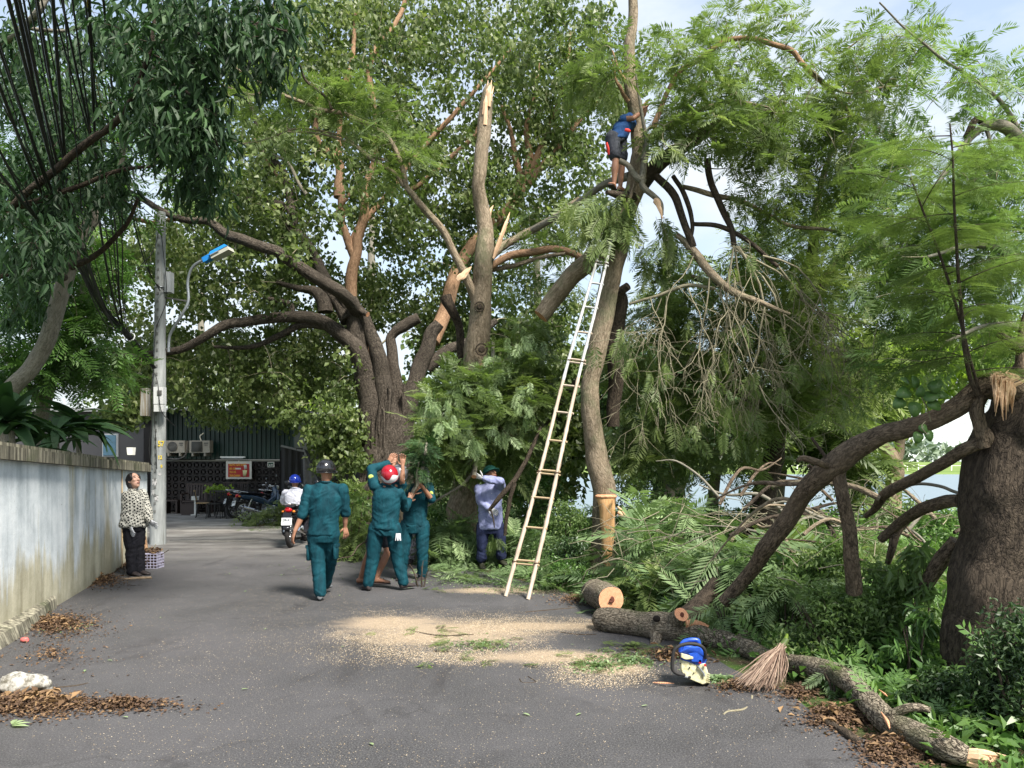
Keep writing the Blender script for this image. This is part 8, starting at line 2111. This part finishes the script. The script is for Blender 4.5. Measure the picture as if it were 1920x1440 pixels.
for px, py, r_ in ((1279, 1262, .007), (1293, 1270, .011), (1301, 1262, .005), (1276, 1244, .006), (1293, 1252, .006)):
    MB().ball(sp_(px, py, -.078), (r_, .006, r_)).build('screw_cap', M['rubber'], saw)
MB().tube([sp_(1309, 1249, -.085), sp_(1319, 1262, -.085), sp_(1321, 1268, -.085)], .007, 8).build('brake_lever', M['steel'], saw)
slab([(1310, 1237), (1315, 1237), (1315, 1244), (1310, 1244)], -.09, -.085, 'red_label', M['sign_red'], bev=.002)
slab([(1320, 1245), (1324, 1245), (1324, 1250), (1320, 1249)], -.09, -.085, 'red_label', M['sign_red'], bev=.002)
for k in range(5):
    slab([(1326, 1262 + 4 * k), (1331, 1263 + 4 * k), (1331, 1265 + 4 * k), (1326, 1264 + 4 * k)], -.075, .06, 'cooling_fin', M['saw_cream'], bev=.001)

# twig broom
bro = thing('twig_broom', 'bundled twig broom fanned out on the ground beside the chainsaw', 'broom', G(1425, 1295))
M['broom_twig'] = mat('dry midrib twigs', lambda t, b: t.links.new(ramp(t, attr_fac(t), [(0, (.075, .045, .032)), (.5, (.20, .135, .10)), (1, (.38, .29, .22))]), b.inputs['Base Color']), rough=.7)
r5 = np.random.default_rng(14)
mb = MB(); top = P(1466, 1212, 5.62)
for k in range(230):
    u = r5.uniform(0, 1); 
    ex, ey = 1368 + 100 * u ** .8 + r5.normal(0, 4), 1296 - 6 * u + 24 * math.sin(u * 2.6) * .5 - r5.uniform(0, 26) * r5.uniform(0, 1)
    g = G(ex, max(ey, 1262)); g[2] = .012 + r5.uniform(0, .07)
    a = top + r5.normal(0, .012, 3)
    mid = (a + g) / 2 + [r5.normal(0, .012), r5.normal(0, .012) - .03, r5.uniform(-.01, .05)]
    mb.tube(smooth_path([a, mid, g], 4), np.linspace(.0042, .0014, 9), 4, cap=(False, False), tint=r5.uniform(0, 1))
mb.build('bristles', M['broom_twig'], bro, kind='stuff')
MB().tube([P(1458, 1219, 5.6), P(1468, 1209, 5.63), P(1474, 1200, 5.66)], [.034, .026, .022], 12, lump=.3, lscale=.02).build('binding', M['leaf_feather'], bro)
MB().tube([P(1472, 1203, 5.65), P(1474, 1195, 5.67), P(1476, 1189, 5.69)], [.016, .014, .010], 8, lump=.3, lscale=.02).build('binding', M['leaf_yellow'], bro)

# plastic crate with cuttings, beside the woman
M['crate'] = mat('pale violet plastic', col=(.36, .35, .46), rough=.5)
c0 = G(276, 1066); Wc, Hc = .30, .22
cr = thing('plastic_crate', 'pale violet slatted plastic crate full of cuttings between the woman and the pole', 'crate', c0)
mb = MB()
for sy in (0, .22):
    for k in range(7): mb.box(c0 + [-Wc / 2 + Wc * k / 6, sy, Hc / 2], (.010, .008, Hc))
    for k in range(6): mb.box(c0 + [0, sy - .002, Hc * k / 5], (Wc + .01, .008, .012))
for sx in (-1, 1):
    for k in range(1, 6): mb.box(c0 + [sx * Wc / 2, .22 * k / 6, Hc / 2], (.008, .010, Hc))
    for k in range(6): mb.box(c0 + [sx * (Wc / 2 + .002), .11, Hc * k / 5], (.008, .22, .012))
mb.build('lattice', M['crate'], cr, False, kind='stuff')
MB().ring(c0 + [0, .11, Hc + .005], np.diag([1, .75, 1.]), .165, .010, 4, 6, a0=math.pi / 4, a1=math.pi / 4 + 2 * math.pi).build('rim', M['crate'], cr, False)
m = MB(); n = 700
pos = c0 + [0, .11, .02] + RNG.uniform(-1, 1, (n, 3)) * [Wc * .46, .10, 0] + np.stack([np.zeros(n), np.zeros(n), RNG.uniform(0, Hc + .05, n)], 1)
scatter(m, LEAF1, pos, rdir(n), rdir(n, (0, 0, 1)), RNG.uniform(.03, .06, n), RNG.uniform(.0, .8, n))
tag(m.build('crate_cuttings', M['leaf_litter'], None, False), 'dry cuttings filling the plastic crate by the pole', 'cuttings', None, 'stuff')
for k in range(9):
    a_ = c0 + [RNG.uniform(-.1, .1), .11, Hc * .6]; d = N([RNG.normal(0, .6), RNG.normal(0, .3), 1])
    tag(MB().tube([a_, a_ + d * .12, a_ + d * RNG.uniform(.18, .26) + [.02, 0, 0]], .006, 5).build('cut_stick', M['twig'] if k % 2 else M['twig_dark']), 'cut stick poking out of the plastic crate by the pole', 'stick', 'sticks in the crate')
# things leaning on the wall
tag(MB().tube([G(229, 1066) + [0, 0, .01], P(229, 880, 11.55)], .010, 6).build('thin_stick', M['bamboo_y'], None), 'thin pale stick leaning on the wall behind the woman', 'stick')
tag(MB().bar(G(225, 1062) + [0, 0, .01], P(223, 943, 11.6), .055, .02).build('dark_board', M['bark_dark'], None, False), 'narrow dark board leaning on the wall left of the woman', 'board')
wood_thing('broken_stake', 'short brown stake leaning at the pole foot behind the crate', 'stake', [(274, 1030, 13.0, 8), (272, 1015, 13.0, 7), (271, 1006, 13.0, 6)], 'bark_orange', sides=6)
wood_thing('fallen_plank', 'pale flat board on the ground under the feet of the woman', 'board', [(232, 1086, 10.35, 5), (262, 1084, 10.4, 6), (284, 1083, 10.42, 5)], 'bark_tan', sides=6)
tag(MB().box(P(246, 846, 13.0), (.09, .09, .13), taper=1.2).build('white_cup', M['sign_white'], None, False), 'white plastic cup standing on the far end of the wall coping', 'cup')

# cafe furniture
M['wood_dark'] = mat('dark furniture wood', col=(.045, .030, .026), rough=.5)
M['chair_metal'] = mat('black chair frame', col=(.015, .014, .014), rough=.45)
M['rattan'] = mat('tan rattan', col=(.36, .25, .13), rough=.7)
def chair(label, px, Y, ang, seat_m='chair_metal', back_h=.80, group='chairs around the cafe tables'):
    c = np.array([P(px, 900, Y)[0], Y, 0.]); R = rotz(ang)
    t = thing('cafe_chair', label, 'chair', c, group)
    def W(v): return np.asarray(v, float) @ R.T + c
    for sx in (-1, 1):
        for sy in (-1, 1):
            MB().tube([W((sx * .20, sy * .20, 0)), W((sx * .16, sy * .14, .42))], .012, 6).build('leg', M['chair_metal'], t)
    MB().box(W((0, 0, .43)), (.38, .38, .03), R).build('seat', M[seat_m], t, False)
    for sx in (-1, 1): MB().tube([W((sx * .17, .17, .43)), W((sx * .17, .24, back_h))], .012, 6).build('back_post', M['chair_metal'], t)
    for k in range(5): MB().bar(W((-.14 + .07 * k, .185, .50)), W((-.14 + .07 * k, .235, back_h - .02)), .022, .01).build('back_slat', M[seat_m], t, False)
    MB().bar(W((-.18, .24, back_h)), W((.18, .24, back_h)), .03, .04).build('top_rail', M[seat_m], t, False)
chair('tan rattan chair at the left end of the cafe tables', 381, 22.4, 1.9, 'rattan')
chair('black chair pushed in at the left of the cafe tables', 402, 22.0, .2)
chair('black chair at the middle of the cafe tables', 424, 22.2, 2.9)
chair('black chair pushed in between the two cafe tables', 441, 22.0, .1)
chair('black chair at the right end of the cafe tables', 457, 22.3, -1.4)
chair('tall slatted wooden chair behind the vegetables, left of its pair', 424, 23.6, 0, 'wood_dark', 1.0, 'slatted chairs behind the table')
chair('tall slatted wooden chair behind the tables, right of its pair', 450, 23.6, 0, 'wood_dark', 1.0, 'slatted chairs behind the table')
def table(label, x0p, x1p, Y):
    a, b = P(x0p, 927, Y)[0], P(x1p, 927, Y)[0]
    t = thing('cafe_table', label, 'table', ((a + b) / 2, Y, 0))
    MB().box(((a + b) / 2, Y, .70), (b - a, .6, .03)).build('tabletop', M['wood_dark'], t, False)
    for x in (a + .06, b - .06):
        for y in (-.25, .25): MB().bar((x, Y + y, 0), (x, Y + y, .685), .04, .04).build('leg', M['chair_metal'], t, False)
table('dark low cafe table with the green vegetables on it', 393, 432, 22.8)
table('dark low cafe table next to the parked motorbikes', 436, 470, 22.8)
m = MB(); n = 260; c = np.array([P(408, 915, 22.75)[0], 22.75, .80])
pos = c + RNG.normal(0, 1, (n, 3)) * [.16, .09, .05]
scatter(m, LEAF1, pos, rdir(n), rdir(n, (0, -.5, 1)), RNG.uniform(.08, .14, n), .6 + RNG.normal(0, .2, n))
tag(m.build('green_vegetables', M['leaf_yellow'], None, False), 'heap of bright green leafy vegetables on the cafe table', 'vegetables', None, 'stuff')
tb = thing('wooden_bench', 'dark wooden bench with slatted curved back against the openwork wall', 'bench', (P(362, 930, 24.2)[0], 24.2, 0))
a, b = P(345, 930, 24.2)[0], P(392, 930, 24.2)[0]
MB().box(((a + b) / 2, 24.2, .40), (b - a, .45, .05)).build('seat', M['wood_dark'], tb, False)
for k in range(9): MB().bar((a + (b - a) * (k + .5) / 9, 24.40, .42), (a + (b - a) * (k + .5) / 9, 24.46, .92), .06, .02).build('back_slat', M['wood_dark'], tb, False)
MB().bar((a - .03, 24.46, .94), (b + .03, 24.46, .94), .05, .06).build('top_rail', M['wood_dark'], tb, False)
for x in (a, b):
    MB().bar((x, 24.0, 0), (x, 24.0, .62), .05, .05).build('leg', M['wood_dark'], tb, False); MB().bar((x, 24.4, 0), (x, 24.46, .94), .05, .05).build('leg', M['wood_dark'], tb, False)
    MB().bar((x, 23.97, .62), (x, 24.45, .66), .05, .04).build('armrest', M['wood_dark'], tb, False)
tb = thing('low_bench', 'low wooden bench at the left end of the openwork wall beside the pole', 'bench', (P(325, 930, 24.2)[0], 24.2, 0))
a, b = P(308, 930, 24.2)[0], P(338, 930, 24.2)[0]
MB().box(((a + b) / 2, 24.2, .42), (b - a, .4, .05)).build('seat', M['wood_dark'], tb, False)
for x in (a + .1, b - .05): MB().box((x, 24.2, .2), (.06, .36, .39)).build('leg', M['wood_dark'], tb, False)
c = P(357, 950, 23.6); tag(MB().box((c[0], 23.6, .17), (.42, .35, .34)).box((c[0], 23.6, .35), (.44, .37, .02)).build('black_box', M['wood_dark'], None, False), 'low dark box on the ground in front of the slatted bench', 'box')
c = P(366, 942, 23.2); tag(MB().box((c[0], 23.2, .54), (.16, .2, .12)).box((c[0], 23.2, .24), (.05, .05, .48)).box((c[0], 23.2, .02), (.2, .2, .03)).build('white_box_stand', M['sign_white'], None, False), 'small white box on a thin stand left of the rattan chair', 'box')
